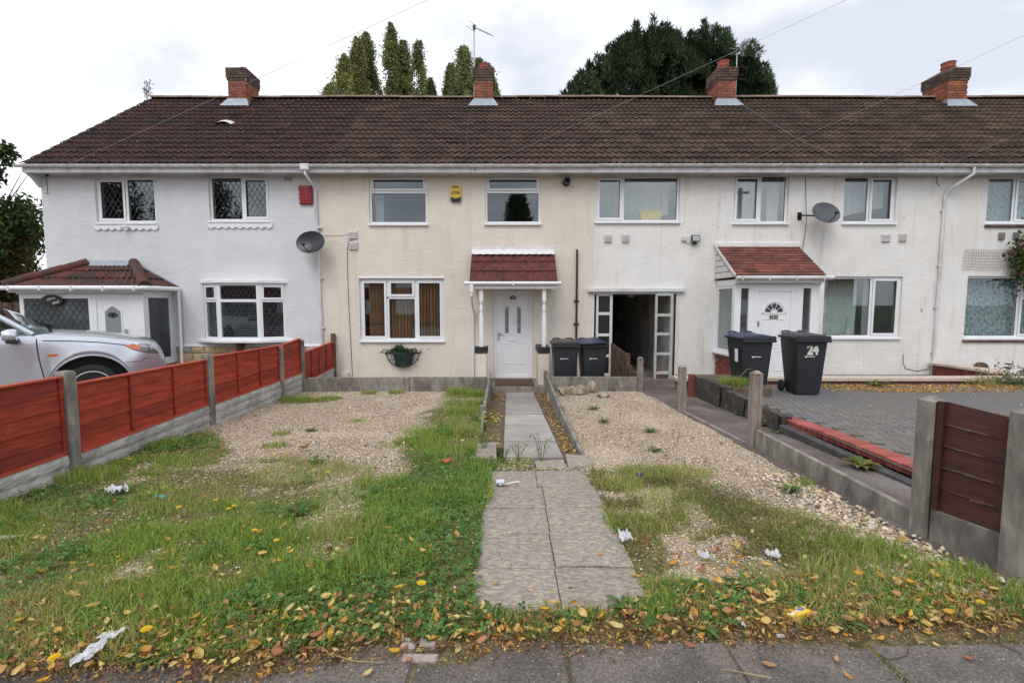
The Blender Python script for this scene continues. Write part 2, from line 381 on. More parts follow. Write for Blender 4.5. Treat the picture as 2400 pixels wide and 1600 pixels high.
def copy_tree(o, parent=None):
    c = o.copy(); col.objects.link(c); c.parent = parent
    for ch in o.children: copy_tree(ch, c)
    return c
def set_smooth_by_angle(o, a=40):
    me = o.data
    me.polygons.foreach_set("use_smooth", [True] * len(me.polygons))
    try: me.set_sharp_from_angle(angle=R(a))
    except Exception: pass
    return o
def text_mesh(name, body, size, mat, parent, loc, rot=(math.pi / 2, 0, 0), extrude=0.001, bold=0.0, align='CENTER', sx=1.0, shear=0.0):
    cu = bpy.data.curves.new(name, 'FONT'); cu.body = body; cu.size = size; cu.extrude = extrude; cu.offset = bold; cu.align_x = align; cu.align_y = 'CENTER'; cu.shear = shear
    cu.resolution_u = 3
    to = bpy.data.objects.new(name + "_src", cu); col.objects.link(to)
    bpy.context.view_layer.update()
    me = bpy.data.meshes.new_from_object(to.evaluated_get(bpy.context.evaluated_depsgraph_get()))
    bpy.data.objects.remove(to); bpy.data.curves.remove(cu)
    me.materials.clear()
    o = obj(name, me, mat, parent, Vector(loc) - (W.get(parent, Vector()) if parent is not None else Vector()))
    o.rotation_euler = rot; o.scale = (sx, 1, 1)
    return o

# value noise for placing plants, stones and leaves
_perm = np.random.default_rng(5).random((64, 64))
def vnoise(x, y, s, k=0):
    x = np.asarray(x) * s + 17.3 + k * 7.1; y = np.asarray(y) * s + 9.7 + k * 3.3
    xi = np.floor(x).astype(int); yi = np.floor(y).astype(int); fx = x - xi; fy = y - yi
    fx = fx * fx * (3 - 2 * fx); fy = fy * fy * (3 - 2 * fy)
    g = lambda a, b: _perm[a % 64, b % 64]
    return (g(xi, yi) * (1 - fx) + g(xi + 1, yi) * fx) * (1 - fy) + (g(xi, yi + 1) * (1 - fx) + g(xi + 1, yi + 1) * fx) * fy
def fbm(x, y, s, k=0): return 0.5 * vnoise(x, y, s, k) + 0.3 * vnoise(x, y, s * 2.1, k + 1) + 0.2 * vnoise(x, y, s * 4.3, k + 2)
# ================================================================ THE SETTING
YF = 11.80                                  # house fronts
FLOOR = -0.14
def gz(x, y): return 0.10 - 0.22 * np.clip((np.asarray(y, dtype=float) - 2.4) / 7.5, 0, 1)
def drive_z(y): return 0.16 - 0.16 * np.clip((np.asarray(y, dtype=float) - 5.5) / 4.6, 0, 1)
def S(t): return np.clip(t, 0, 1)
def y_edge(x):
    """wavering line where soil and leaves have crept over the pavement slabs"""
    x = np.asarray(x, dtype=float); return 2.14 + .05 * x - .09 * S((-x - .6) / .6) + .10 * (fbm(x, x * 0 + 3.1, 2.4, 21) - .5)

def cover(x, y):
    """share of ground hidden by grass and weeds, 0..1"""
    x = np.asarray(x, dtype=float); y = np.asarray(y, dtype=float)
    n = (fbm(x, y, 1.1) - .5) * 2; n2 = (fbm(x, y, 3.0, 3) - .5) * 2
    edge = 5.05 + 1.5 * S((-3.0 - x) / .8)
    a = S((edge + .9 * n - y) / .55) * (x < 0)
    b = S((x + 1.42 + .45 * n) / .35) * (x < -.1) * (1 - .55 * S((y - 8.2 + n) / .6) * S((9.3 - y) / .3))
    c = S((4.95 + .6 * n - y) / .5) * S((2.3 + .35 * n + .55 * (3.6 - y) - x) / .5) * (x > 0)
    d = S((2.75 + .3 * n - y) / .35)
    p = S((.75 - np.hypot((x + 3.75) / 1.0, (y - 8.75) / .55) + .4 * n2) / .4)
    p2 = S((.45 - np.hypot((x - 2.35) / .5, (y - 3.0) / .5) + .4 * n2) / .3)
    g = np.maximum.reduce([a, b, c, d, p, p2])
    bare = S((n2 - .06) * 3.4) * np.where(x > 0, .95, .75) * (y > 2.7) * np.where((x > -1.2) & (x < 0), .15, 1)
    track = S((.28 - np.abs(x + 1.35 - .45 * (y - 3.6) * -.5) + .25 * n2) / .2) * (y > 2.9) * (y < 4.8)
    return g * (1 - bare) * (1 - .8 * track)

# garden sheet
m = bpy.data.materials.new("garden_soil"); m.use_nodes = True; MATS["garden_soil"] = m
t = m.node_tree; nn = t.nodes.new; lk = t.links.new; b_ = t.nodes['Principled BSDF']; b_.inputs['Roughness'].default_value = 0.95; b_.inputs['Specular IOR Level'].default_value = 0.15
at_n = nn("ShaderNodeAttribute"); at_n.attribute_name = "Col"
ge = nn("ShaderNodeNewGeometry")
vo = nn("ShaderNodeTexVoronoi"); vo.inputs['Scale'].default_value = 64; lk(ge.outputs['Position'], vo.inputs['Vector'])
cr = nn("ShaderNodeValToRGB"); sp = nn("ShaderNodeSeparateColor"); lk(vo.outputs['Color'], sp.inputs[0]); lk(sp.outputs[0], cr.inputs[0])
els = cr.color_ramp.elements; els[0].color = (0.30, 0.22, 0.15, 1); els[1].color = (0.62, 0.53, 0.40, 1)
for p_, c_ in ((0.3, (0.42, 0.33, 0.22, 1)), (0.6, (0.50, 0.40, 0.28, 1)), (0.8, (0.55, 0.48, 0.39, 1))):
    e = els.new(p_); e.color = c_
dk = nn("ShaderNodeMapRange"); dk.inputs[1].default_value = 0.25; dk.inputs[2].default_value = 0.75; dk.inputs[3].default_value = 1.0; dk.inputs[4].default_value = 0.35; lk(vo.outputs['Distance'], dk.inputs[0])
nz = nn("ShaderNodeTexNoise"); nz.inputs['Scale'].default_value = 22; nz.inputs['Detail'].default_value = 6; lk(ge.outputs['Position'], nz.inputs['Vector'])
c2 = nn("ShaderNodeValToRGB"); lk(nz.outputs[0], c2.inputs[0]); c2.color_ramp.elements[0].position = .35; c2.color_ramp.elements[1].position = .68
c2.color_ramp.elements[0].color = (0.085, 0.082, 0.035, 1); c2.color_ramp.elements[1].color = (0.25, 0.20, 0.11, 1)
mxx = nn("ShaderNodeMix"); mxx.data_type = 'RGBA'; sp2 = nn("ShaderNodeSeparateColor"); lk(at_n.outputs['Color'], sp2.inputs[0])
lk(sp2.outputs[0], mxx.inputs[0]); lk(cr.outputs[0], mxx.inputs[6]); lk(c2.outputs[0], mxx.inputs[7]); lk(mxx.outputs[2], b_.inputs['Base Color'])
bu = nn("ShaderNodeBump"); bu.inputs['Strength'].default_value = .8; bu.inputs['Distance'].default_value = .02; bu.invert = True; lk(vo.outputs['Distance'], bu.inputs['Height']); lk(bu.outputs[0], b_.inputs['Normal'])

xs = np.sort(np.concatenate([np.linspace(-4.32, 2.80, 150), [-.345, -.335, .815, .825, -.185, .755]])); ys = np.sort(np.concatenate([np.linspace(1.86, 9.94, 190), [5.085, 5.10]]))
def dip(x, y):
    if -.34 < x < .82 and y > 5.09: return -.42
    if -.19 < x < .76 and y > 2.4: return -.05
    return -.004 - .10 * max(0, float(y_edge(x)) - y) + (.016 * (float(fbm(x, y, 7, 21)) - .5) if y < 2.3 else 0)
g = MB(); g.grid(lambda x, y: (x, y, float(gz(x, y)) + 0.018 * float(vnoise(x, y, 2.3) - .5) + dip(x, y)), xs, ys)
cv = cover(*np.array([(p[0], p[1]) for p in g.v]).T)
g.build("garden", "garden_soil", fix=False, smooth=True, kind="structure", cols=np.stack([S(cv * 1.4), cv, cv, np.ones_like(cv)], 1))

MB().box(-400, 400, -400, 400, -0.60, -0.55).build("ground", pm("far_ground", (0.09, 0.10, 0.05), rough=.95, var=.3, scale=.3), kind="structure")
MB().box(-60, 60, -8.5, -0.45, -0.2, -0.02).build("road", "asphalt_old", kind="structure")
MB().box(-60, 60, -0.45, -0.30, -0.2, 0.085).build("kerb", "concrete", kind="structure", bev=.01)
# yard strips between the edging boards and the houses, and the neighbours' front gardens
MB().box(-4.30, -.36, 9.97, YF, -0.5, FLOOR).box(.84, 2.74, 9.97, YF, -0.5, FLOOR).box(-.36, .84, 11.7, YF + .3, -.5, FLOOR).build("front_yard", "yard_concrete", kind="structure")
dm = MB(); dm.grid(lambda x, y: (x, y, 0.10), np.linspace(-16, -4.32, 12), np.linspace(2.2, 11.0, 8)); dm.grid(lambda x, y: (x, y, 0.10 - .2 * (y - 11) / .8), np.linspace(-16, -4.32, 12), np.linspace(11.0, 11.8, 3))
dm.build("neighbour_drive", "yard_concrete", kind="structure", fix=False)
# shared path: worn asphalt with uneven patches, dropping to the passage
sp_z = lambda x, y: 0.06 - 0.20 * min(max((y - 3.0) / 8.0, 0), 1) + 0.012 * float(vnoise(x, y, 1.7)) + 0.02 * (float(vnoise(x, y, .9, 4)) > .55)
sm = MB(); sm.grid(lambda x, y: (x, y, sp_z(x, y)), np.linspace(2.78, 4.12, 18), np.linspace(2.2, 20, 130))
sm.build("shared_path", "asphalt_old", kind="structure", fix=False, smooth=True)

# pavement of big worn slabs
pv = MB().box(-60, 60, -0.30, 2.215, -0.2, 0.078).build("pavement", "pavement_bed", kind="structure")
xe = [-4.6, -3.75, -3.0, -2.25, -1.35, -0.42, 0.27, 1.02, 1.70, 2.42, 3.2, 4.0, 4.8]
for i in range(len(xe) - 1):
    for r_, (y0, y1) in enumerate(((1.42, 2.19), (0.62, 1.40), (-0.28, 0.60))):
        k0 = .005 * rnd.uniform(.6, 1.6); q = .05 if r_ == 0 else .0
        sk = .12 * (xe[i] - .2) if r_ == 0 else 0
        sk2 = .12 * (xe[i + 1] - .2) if r_ == 0 else 0
        x0, x1 = xe[i] + k0, xe[i + 1] - k0; zt = 0.095 + rnd.uniform(-.006, .006); tl = rnd.uniform(-.008, .008)
        yy0, yy1 = y0 + .01, y1 - .01 + rnd.uniform(-.03, .03) * (r_ == 0)
        MB().hexa([(x0, yy0, 0), (x1, yy0, 0), (x1, yy1, 0), (x0, yy1, 0), (x0, yy0, zt - tl), (x1, yy0, zt + tl), (x1, yy1, zt + tl), (x0, yy1, zt - tl)]).build("paving_slab", "slab_pavement", pv, bev=.008, seg=2)

# garden path: riven slabs near the pavement, broken row, then smooth slabs down to the step
gp = MB().hexa([(-.19, 2.41, -.1), (.765, 2.41, -.1), (.765, 4.72, -.1), (-.19, 4.72, -.1), (-.19, 2.41, .086), (.765, 2.41, .086), (.765, 4.72, .018), (-.19, 4.72, .018)]).box(-0.12, 0.66, 5.0, 10.74, -0.6, -0.37).build("garden_path", "pavement_bed", kind="structure")
def slab(p, zt, th, mat, bev=.006, tilt=(0, 0), waves=True):
    p = [V3((a, b, 0)) for a, b in p]
    cx_ = sum(q.x for q in p) / 4; cy_ = sum(q.y for q in p) / 4
    zz = [zt + tilt[0] * (q.x - cx_) + tilt[1] * (q.y - cy_) for q in p]
    if not waves:
        return MB().hexa([(q.x, q.y, zt - th) for q in p] + [(q.x, q.y, z) for q, z in zip(p, zz)]).build("paving_slab", mat, gp, bev=bev, seg=2)
    nu, nv = 13, 15; mb = MB()                                  # riven face with an uneven edge
    def f(u, v):
        q = p[0].lerp(p[1], u).lerp(p[3].lerp(p[2], u), v)
        ed_ = min(u, 1 - u, v, 1 - v)
        z = zt + tilt[0] * (q.x - cx_) + tilt[1] * (q.y - cy_)
        h_ = float(fbm(q.x * .8 + .3 * q.y, q.y * 1.3, 8.0, 2)) - .5
        z += .012 * h_ + (-.004 if ed_ < .01 else 0)
        j = .001 * (float(vnoise(q.x, q.y, 19, 5)) - .5) * 2 if ed_ < .01 else 0
        return (q.x + j, q.y + j, z)
    us = [0, .02] + list(np.linspace(.1, .9, nu - 4)) + [.98, 1]; vs_ = [0, .02] + list(np.linspace(.1, .9, nv - 4)) + [.98, 1]
    mb.grid(f, us, vs_)
    nu, nv = len(us), len(vs_)
    ring = [i * nv for i in range(nu)] + [(nu - 1) * nv + j for j in range(1, nv)] + [i * nv + nv - 1 for i in range(nu - 2, -1, -1)] + [j for j in range(nv - 2, 0, -1)]
    b0 = len(mb.v); mb.v += [(mb.v[i][0], mb.v[i][1], zt - th) for i in ring]
    for k in range(len(ring)):
        q = (k + 1) % len(ring); mb.f.append((ring[k], ring[q], b0 + q, b0 + k))
    return set_smooth_by_angle(mb.build("paving_slab", mat, gp), 50)
ly = [2.40, 2.83, 3.30, 3.77, 4.25, 4.70]
for r_ in range(5):
    jl, jr = .02 * (r_ % 2), .015 * ((r_ + 1) % 2)
    xm = 0.285 + (-.045 if r_ == 4 else 0) + .008 * r_
    slab([(-.20 + jl, ly[r_]), (xm - .003, ly[r_]), (xm - .003, ly[r_ + 1] - .007), (-.20 + jl * .5, ly[r_ + 1] - .007)], float(gz(0, ly[r_] + .22)) + .006 + rnd.uniform(-.004, .004), .07, "slab_riven", tilt=(rnd.uniform(-.01, .01), -.03))
    slab([(xm + .003, ly[r_] + .012), (.775 - jr, ly[r_] + .014), (.775 - jr * .3, ly[r_ + 1] + .006), (xm + .003, ly[r_ + 1] + .005)], float(gz(0, ly[r_] + .22)) + .008 + rnd.uniform(-.004, .004), .07, "slab_riven", tilt=(rnd.uniform(-.01, .01), -.03))
slab([(.30, 4.76), (.60, 4.80), (.60, 5.06), (.28, 5.02)], .034, .05, "slab_riven")
slab([(.62, 4.80), (.88, 4.86), (.90, 5.12), (.64, 5.26)], .044, .05, "slab_riven", tilt=(.05, 0))
slab([(-.42, 5.15), (-.12, 5.10), (-.14, 5.75), (-.36, 5.70)], .024, .05, "slab_riven")
sy = [(5.26, 5.99), (6.02, 7.00), (7.03, 7.97), (8.0, 9.12), (9.15, 9.98), (10.0, 10.72)]
for i, (y0, y1) in enumerate(sy):
    z0 = -.005 - .053 * ((y0 + y1) / 2 - 5.2) + .006 * (i % 2)
    slab([(-.05 + .004 * i, y0), (.62 - .008 * i, y0 + .01), (.61 - .008 * i, y1), (-.045, y1 - .01)], z0, .05, "slab_smooth", tilt=(rnd.uniform(-.012, .012), -.053 + rnd.uniform(-.012, .012)), waves=False, bev=.004)
MB().hexa([(.58, 5.25, -.6), (.84, 5.25, -.6), (.84, 10.74, -.6), (.58, 10.74, -.6), (.58, 5.25, -.035), (.84, 5.25, -.035), (.84, 10.74, -.32), (.58, 10.74, -.32)]).hexa([(-.37, 5.8, -.6), (-.02, 5.8, -.6), (-.02, 10.74, -.6), (-.37, 10.74, -.6), (-.37, 5.8, -.065), (-.02, 5.8, -.065), (-.02, 10.74, -.32), (-.37, 10.74, -.32)]).build("path_verge", "pavement_bed", kind="structure")

# ---- driveway of the right-hand house: herringbone-bonded blocks with a red border
dv = MB(); dv.grid(lambda x, y: (x, y, float(drive_z(y)) - .006), np.linspace(3.72, 16, 20), np.linspace(2.4, 10.2, 30))
drive = dv.build("block_driveway", "joint_sand", kind="structure", fix=False)
bw, bl, bt = .104, .208, .045
blk = MB().box(.003, bl - .003, .003, bw - .003, -bt, 0).build("block", "block_grey", drive, bev=.004)
blocks = []
ca, sa = math.cos(R(45)), math.sin(R(45))
for i in range(-70, 70):
    for j in range(-70, 70):
        for k in range(2):
            u = i * bw + j * bl + (0 if k == 0 else bl) ; v = i * bw * 1.0 - j * 0.0
            # single herringbone unit along the diagonal
            ox = i * bw + j * 2 * bl; oy = i * bw
            if k == 0: cx_, cy_, rz = ox, oy, 0.0
            else: cx_, cy_, rz = ox + bl + bw, oy - bw, math.pi / 2
            X, Y = 3.9 + cx_ * .94 + cy_ * .342, 5.5 + -cx_ * .342 + cy_ * .94
            blocks.append((X, Y, rz - R(20)))
def seen(X, Y):
    p = V3((X, Y, float(drive_z(Y)) - CAM_Z)); c, s_ = math.cos(PITCH), math.sin(PITCH)
    d = p.y * c - p.z * s_; u = p.x / d * FPX + CX
    return -20 < u < 2440
blocks = [q for q in blocks if 3.98 < q[0] < 12.5 and 3.15 < q[1] < 9.75 and seen(q[0], q[1])]
blocks.sort(key=lambda q: q[0] ** 2 + q[1] ** 2)
vis = [q for q in blocks if q[1] > 3.5][:300]; rest = blocks
vs_set = set(vis); first = True; far = MB()
for q in blocks:
    X, Y, rz = q; z = float(drive_z(Y)) + .012 + rnd.uniform(-.002, .002)
    if q in vs_set:
        if first: blk.location = (X, Y, z); blk.rotation_euler = (-.035, 0, rz); first = False
        else: inst(blk, drive, (X, Y, z), (-.035, 0, rz))
    else:
        c, s_ = math.cos(rz), math.sin(rz); pts = []
        for zz in (-.03, 0):
            for a, b in ((.004, .004), (bl - .004, .004), (bl - .004, bw - .004), (.004, bw - .004)):
                yy = Y + a * s_ + b * c; pts.append((X + a * c - b * s_, yy, float(drive_z(yy)) + .012 + zz))
        far.hexa(pts)
far.build("far_blocks", "block_grey", drive, fix=False, kind="stuff")
rb = MB().box(0, .208, .003, .100, -.09, 0).build("border_block", "block_red", drive, bev=.005)
for i in range(56):
    y = 3.05 + i * .104
    loc = (3.74 + .02 * math.sin(i * .12), y, float(drive_z(y)) + .018 + rnd.uniform(-.003, .003)); rot = (0, 0, rnd.uniform(-.02, .02))
    if i == 0: rb.location = loc
    else: inst(rb, drive, loc, rot)
for i in range(36):
    x = 4.6 + i * .208
    if x < 12: inst(rb, drive, (x, 9.78, .02 + .004 * (i % 3)), (0, 0, 0))

# retaining wall under the driveway edge
rw = thing("retaining_wall", "low dark weathered block wall holding up the grey block driveway", "wall", (3.70, 6.0, 0))
MB().box(3.62, 3.735, 3.0, 6.35, -.15, .085).build("rendered_base", "render_dark", rw, bev=.01)
for i, (y0, y1, zt) in enumerate(((6.355, 7.25, .20), (7.252, 8.05, .25), (8.052, 9.15, .30))):
    mb = MB(); mb.grid(lambda u, v: (3.60 - .02 * i + .03 * float(vnoise(u * 3, v * 4, 3, i)), y0 + (y1 - y0) * u, -.25 + (zt + .25 + .03 * float(vnoise(u * 4, i, 2))) * v), np.linspace(0, 1, 14), np.linspace(0, 1, 6))
    mb.box(3.66 - .02 * i, 3.80, y0, y1, -.25, zt - .012)
    mb.build("wall_block", "wall_block_dark", rw, fix=False)
MB().box(3.48, 3.60, 9.15, 9.25, -.3, .34).build("end_brick", "red_brick", rw, bev=.006)
for i in range(9): MB().box(3.54, 3.615, 3.1 + i * .225, 3.1 + i * .225 + .215, -.12, -.02 + .004 * (i % 2)).build("foot_brick", "block_red", rw, bev=.008)
MB().box(3.735, 4.6, 8.3, 9.8, -.2, .25).build("raised_bed", "pavement_bed", rw, bev=.03)
rocks_base = None

# coping wall in front of the right-hand houses
cw = thing("coping_wall", "low red brick wall capped with pale coping stones before the white house", "wall", (7, 10.1, 0))
MB().box(3.55, 16.5, 10.02, 10.16, -.3, .075).build("brick_core", "mortar_red", cw)
br = MB().box(.004, .217, 0, .05, .004, .066).build("brick", "red_brick", cw, bev=.004)
for j in range(2):
    for i in range(58):
        x = 3.56 + i * .222 + (.11 if j else 0)
        if i == 0 and j == 0: br.location = V3((x, 10.0, -.062)) - W[cw]
        else: inst(br, cw, V3((x, 10.0, -.062 + j * .07)) - W[cw])
x = 3.5
while x < 16.4:
    w_ = rnd.uniform(.85, .95); MB().box(x, x + w_ - .008, 9.94, 10.24, .08, .155 + rnd.uniform(-.003, .003)).build("coping_stone", "coping", cw, bev=.008); x += w_
MB().box(10.35, 10.6, 10.24, 11.7, -.2, .20).build("return_wall", "red_brick", cw, bev=.005)
MB().hexa([(10.3, 10.25, .20), (10.68, 10.25, .20), (10.68, 11.75, .20), (10.3, 11.75, .20), (10.3, 10.25, .26), (10.68, 10.25, .26), (10.68, 11.75, .26), (10.3, 11.75, .26)]).build("return_coping", "coping", cw, bev=.008)
MB().box(4.12, 17, 10.24, YF, -.5, -.05).build("terrace_floor", "yard_concrete", kind="structure")
MB().lathe([(.12, 0), (.12, .26), (.10, .31), (.05, .34)], (10.75, 10.9, .02), n=16).build("clay_bollard", "wood_dark", None, smooth=True, label="small dark rounded post standing behind the coping wall", cat="post")
# ================================================================ HOUSES
Y_E, Z_E, Y_R, Z_R = 11.42, 4.89, 15.70, 8.05
SL = math.atan2(Z_R - Z_E, Y_R - Y_E); SLEN = math.hypot(Z_R - Z_E, Y_R - Y_E); NC = 16; GA = SLEN / NC
SOFF = 4.72; YB = 19.9

def tile_mesh(w=.335, g=GA, rolls=2, rh=.030, th=.022, lift=.034, over=.05):
    mb = MB(); xs_ = np.linspace(0, w, rolls * 6 + 1); sp_ = w / rolls
    h = [rh * max(0, math.cos((x % sp_ - sp_ / 2) / sp_ * math.pi * 1.55)) if True else 0 for x in xs_]
    top0 = [(x, -.012, hh + lift) for x, hh in zip(xs_, h)]; top1 = [(x, g + over, hh + .002) for x, hh in zip(xs_, h)]; fr = [(x, -.010, hh + lift - th) for x, hh in zip(xs_, h)]
    n = len(xs_); mb.v = fr + top0 + top1
    for i in range(n - 1): mb.f += [(i, i + 1, n + i + 1, n + i), (n + i, n + i + 1, 2 * n + i + 1, 2 * n + i)]
    return mb

def wall_front(mb, x0, x1, z0, z1, y, ops, depth=.26):
    xs_ = sorted({x0, x1, *[v for o in ops for v in (o[0], o[1])]}); zs = sorted({z0, z1, *[v for o in ops for v in (o[2], o[3])]})
    for i in range(len(xs_) - 1):
        for j in range(len(zs) - 1):
            cx_, cz = (xs_[i] + xs_[i + 1]) / 2, (zs[j] + zs[j + 1]) / 2
            if any(o[0] < cx_ < o[1] and o[2] < cz < o[3] for o in ops): continue
            mb.add([(xs_[i], y, zs[j]), (xs_[i + 1], y, zs[j]), (xs_[i + 1], y, zs[j + 1]), (xs_[i], y, zs[j + 1])], [(0, 1, 2, 3)])
    for a, b, c, d in ops:
        mb.add([(a, y, c), (b, y, c), (b, y, d), (a, y, d), (a, y + depth, c), (b, y + depth, c), (b, y + depth, d), (a, y + depth, d)], [(0, 4, 5, 1), (1, 5, 6, 2), (2, 6, 7, 3), (3, 7, 4, 0)])
    return mb

def px_rect(l, r_, t_, b):
    a = at(l, b, YF); c = at(r_, t_, YF); return (a.x, c.x, a.z, c.z)

def frame_rect(mb, x0, x1, z0, z1, w, y0, y1):
    mb.box(x0, x0 + w, y0, y1, z0, z1); mb.box(x1 - w, x1, y0, y1, z0, z1)
    mb.box(x0 + w, x1 - w, y0, y1, z0, z0 + w); mb.box(x0 + w, x1 - w, y0, y1, z1 - w, z1)

def window(house, rect, lights, y=YF, lead=False, sill=True, frame="upvc", fw=.055, glass="glass", apron=False, inset=.055):
    x0, x1, z0, z1 = rect
    ya, yb = y + inset, y + inset + .07
    mb = MB(); frame_rect(mb, x0, x1, z0, z1, fw, ya, yb)
    ix0, ix1, iz0, iz1 = x0 + fw * .4, x1 - fw * .4, z0 + fw * .4, z1 - fw * .4
    panes, cas = [], []
    for a, b, c, d, k in lights:
        lx0, lx1 = ix0 + (ix1 - ix0) * a, ix0 + (ix1 - ix0) * b; lz0, lz1 = iz0 + (iz1 - iz0) * c, iz0 + (iz1 - iz0) * d
        h = .03
        if a > .01: mb.box(lx0 - h, lx0 + h, ya + .003, yb - .003, lz0 + .02, lz1 - .02)
        if c > .01: mb.box(lx0 + .02, lx1 - .02, ya + .004, yb - .004, lz0 - h, lz0 + h)
        m_ = fw * .6 if k == 'f' else .085
        gx0 = lx0 + (m_ if a < .01 or k == 'c' else h); gx1 = lx1 - (m_ if b > .99 or k == 'c' else h)
        gz0 = lz0 + (m_ if c < .01 or k == 'c' else h); gz1 = lz1 - (m_ if d > .99 or k == 'c' else h)
        panes.append((gx0, gx1, gz0, gz1))
        if k == 'c': cas.append((gx0 - .055, gx1 + .055, gz0 - .055, gz1 + .055))
    w = mb.build("window", frame, house, bev=.004)
    for c in cas:
        q = MB(); frame_rect(q, *c, .055, ya - .018, ya - .001); q.build("casement", frame, w, bev=.005)
    for p in panes:
        MB().box(p[0] - .006, p[1] + .006, ya + .028, ya + .040, p[2] - .006, p[3] + .006).build("pane", glass, w)
        bd = MB(); frame_rect(bd, p[0] - .004, p[1] + .004, p[2] - .004, p[3] + .004, .010, ya + .018, ya + .027); bd.build("bead", "rubber", w)
        if lead: lattice(w, p, ya + .022)
    if sill: MB().box(x0 - .02, x1 + .02, y - .055, ya + .004, z0 - .045, z0 + .002).build("sill", frame, w, bev=.006)
    if apron:
        n = 9; pts = [(x0 - .05, z0 - .045), (x0 - .05, z0 - .15)]
        for i in range(n * 6 + 1):
            f = i / (n * 6); pts.append((x0 - .05 + f * (x1 - x0 + .1), z0 - .165 + .022 * math.cos(f * n * 2 * math.pi)))
        pts.append((x1 + .05, z0 - .045))
        MB().prism(pts, y - .035, y - .004, 'y').build("apron", "upvc", w)
    return w, panes

def lattice(parent, p, y, sx=.125, sz=.20, r=.0032, mat="leading"):
    x0, x1, z0, z1 = p; mb = MB(); k = sz / sx
    span = (x1 - x0) + (z1 - z0) / k
    n = int(span / sx) + 2
    for sgn in (1, -1):
        for i in range(-1, n + 1):
            # line: z = z0 + k*(x-xs) * sgn
            pts = []
            xs_ = (x0 + i * sx - (z1 - z0) / k * (1 if sgn > 0 else 0))
            if sgn > 0: a, b = (xs_, z0), (xs_ + (z1 - z0) / k, z1)
            else: a, b = (xs_, z1), (xs_ + (z1 - z0) / k, z0)
            # clip to x-range
            (ax, az), (bx, bz) = a, b
            if bx <= x0 or ax >= x1: continue
            s_ = (bz - az) / (bx - ax)
            if ax < x0: az += s_ * (x0 - ax); ax = x0
            if bx > x1: bz += s_ * (x1 - bx); bx = x1
            if bx - ax < .01: continue
            mb.bar((ax, y, az), (bx, y, bz), r * 2, r, up=(0, 1, 0)) if sgn > 0 else mb.bar((ax, y - .001, az), (bx, y - .001, bz), r * 2, r, up=(0, 1, 0))
    return mb.build("leading", mat, parent, fix=False, kind="stuff")

def curtain(rect, y, mat, label, folds=14, amp=.025, group=None, name="curtain", cut=None, cat="curtain"):
    x0, x1, z0, z1 = rect; mb = MB()
    n = max(24, int(folds * 6)); us = np.linspace(0, 1, n + 1)
    def f(u, v):
        x = x0 + (x1 - x0) * u; zt = z1; zb = z0 if cut is None else z0 + cut(u)
        return (x, y + amp * math.sin(u * folds * 2 * math.pi + 1.3 * math.sin(u * 9)) + .01 * math.sin(v * 5 + u * 20), zb + (zt - zb) * v)
    mb.grid(f, us, np.linspace(0, 1, 5))
    return mb.build(name, mat, None, fix=False, smooth=True, label=label, cat=cat, group=group)

def house_body(name, label, x0, x1, wall_mat, ops, no_inside=()):
    h = thing(name, label, "house", ((x0 + x1) / 2, YF, FLOOR))
    w = wall_front(MB(), x0, x1, FLOOR - .3, SOFF + .05, YF, ops)
    w.add([(x0, YF, FLOOR - .3), (x0, YB, FLOOR - .3), (x0, YB, SOFF + .05), (x0, YF, SOFF + .05)], [(0, 1, 2, 3)])
    w.add([(x1, YF, FLOOR - .3), (x1, YB, FLOOR - .3), (x1, YB, SOFF + .05), (x1, YF, SOFF + .05)], [(0, 1, 2, 3)])
    w.add([(x0, YB, FLOOR - .3), (x1, YB, FLOOR - .3), (x1, YB, SOFF + .05), (x0, YB, SOFF + .05)], [(0, 1, 2, 3)])
    w.build("wall", wall_mat, h, fix=False)
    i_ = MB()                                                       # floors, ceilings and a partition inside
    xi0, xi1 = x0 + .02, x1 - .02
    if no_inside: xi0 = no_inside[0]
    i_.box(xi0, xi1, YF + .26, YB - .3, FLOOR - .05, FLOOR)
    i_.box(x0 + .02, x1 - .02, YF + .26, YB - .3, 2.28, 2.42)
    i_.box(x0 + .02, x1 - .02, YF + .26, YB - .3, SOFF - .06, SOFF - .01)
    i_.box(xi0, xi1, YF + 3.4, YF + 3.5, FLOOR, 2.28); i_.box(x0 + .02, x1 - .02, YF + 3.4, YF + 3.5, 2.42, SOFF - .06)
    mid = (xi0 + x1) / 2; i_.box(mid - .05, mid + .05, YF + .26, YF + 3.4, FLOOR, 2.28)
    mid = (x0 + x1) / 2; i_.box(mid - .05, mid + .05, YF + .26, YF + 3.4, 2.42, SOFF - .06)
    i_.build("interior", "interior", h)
    return h

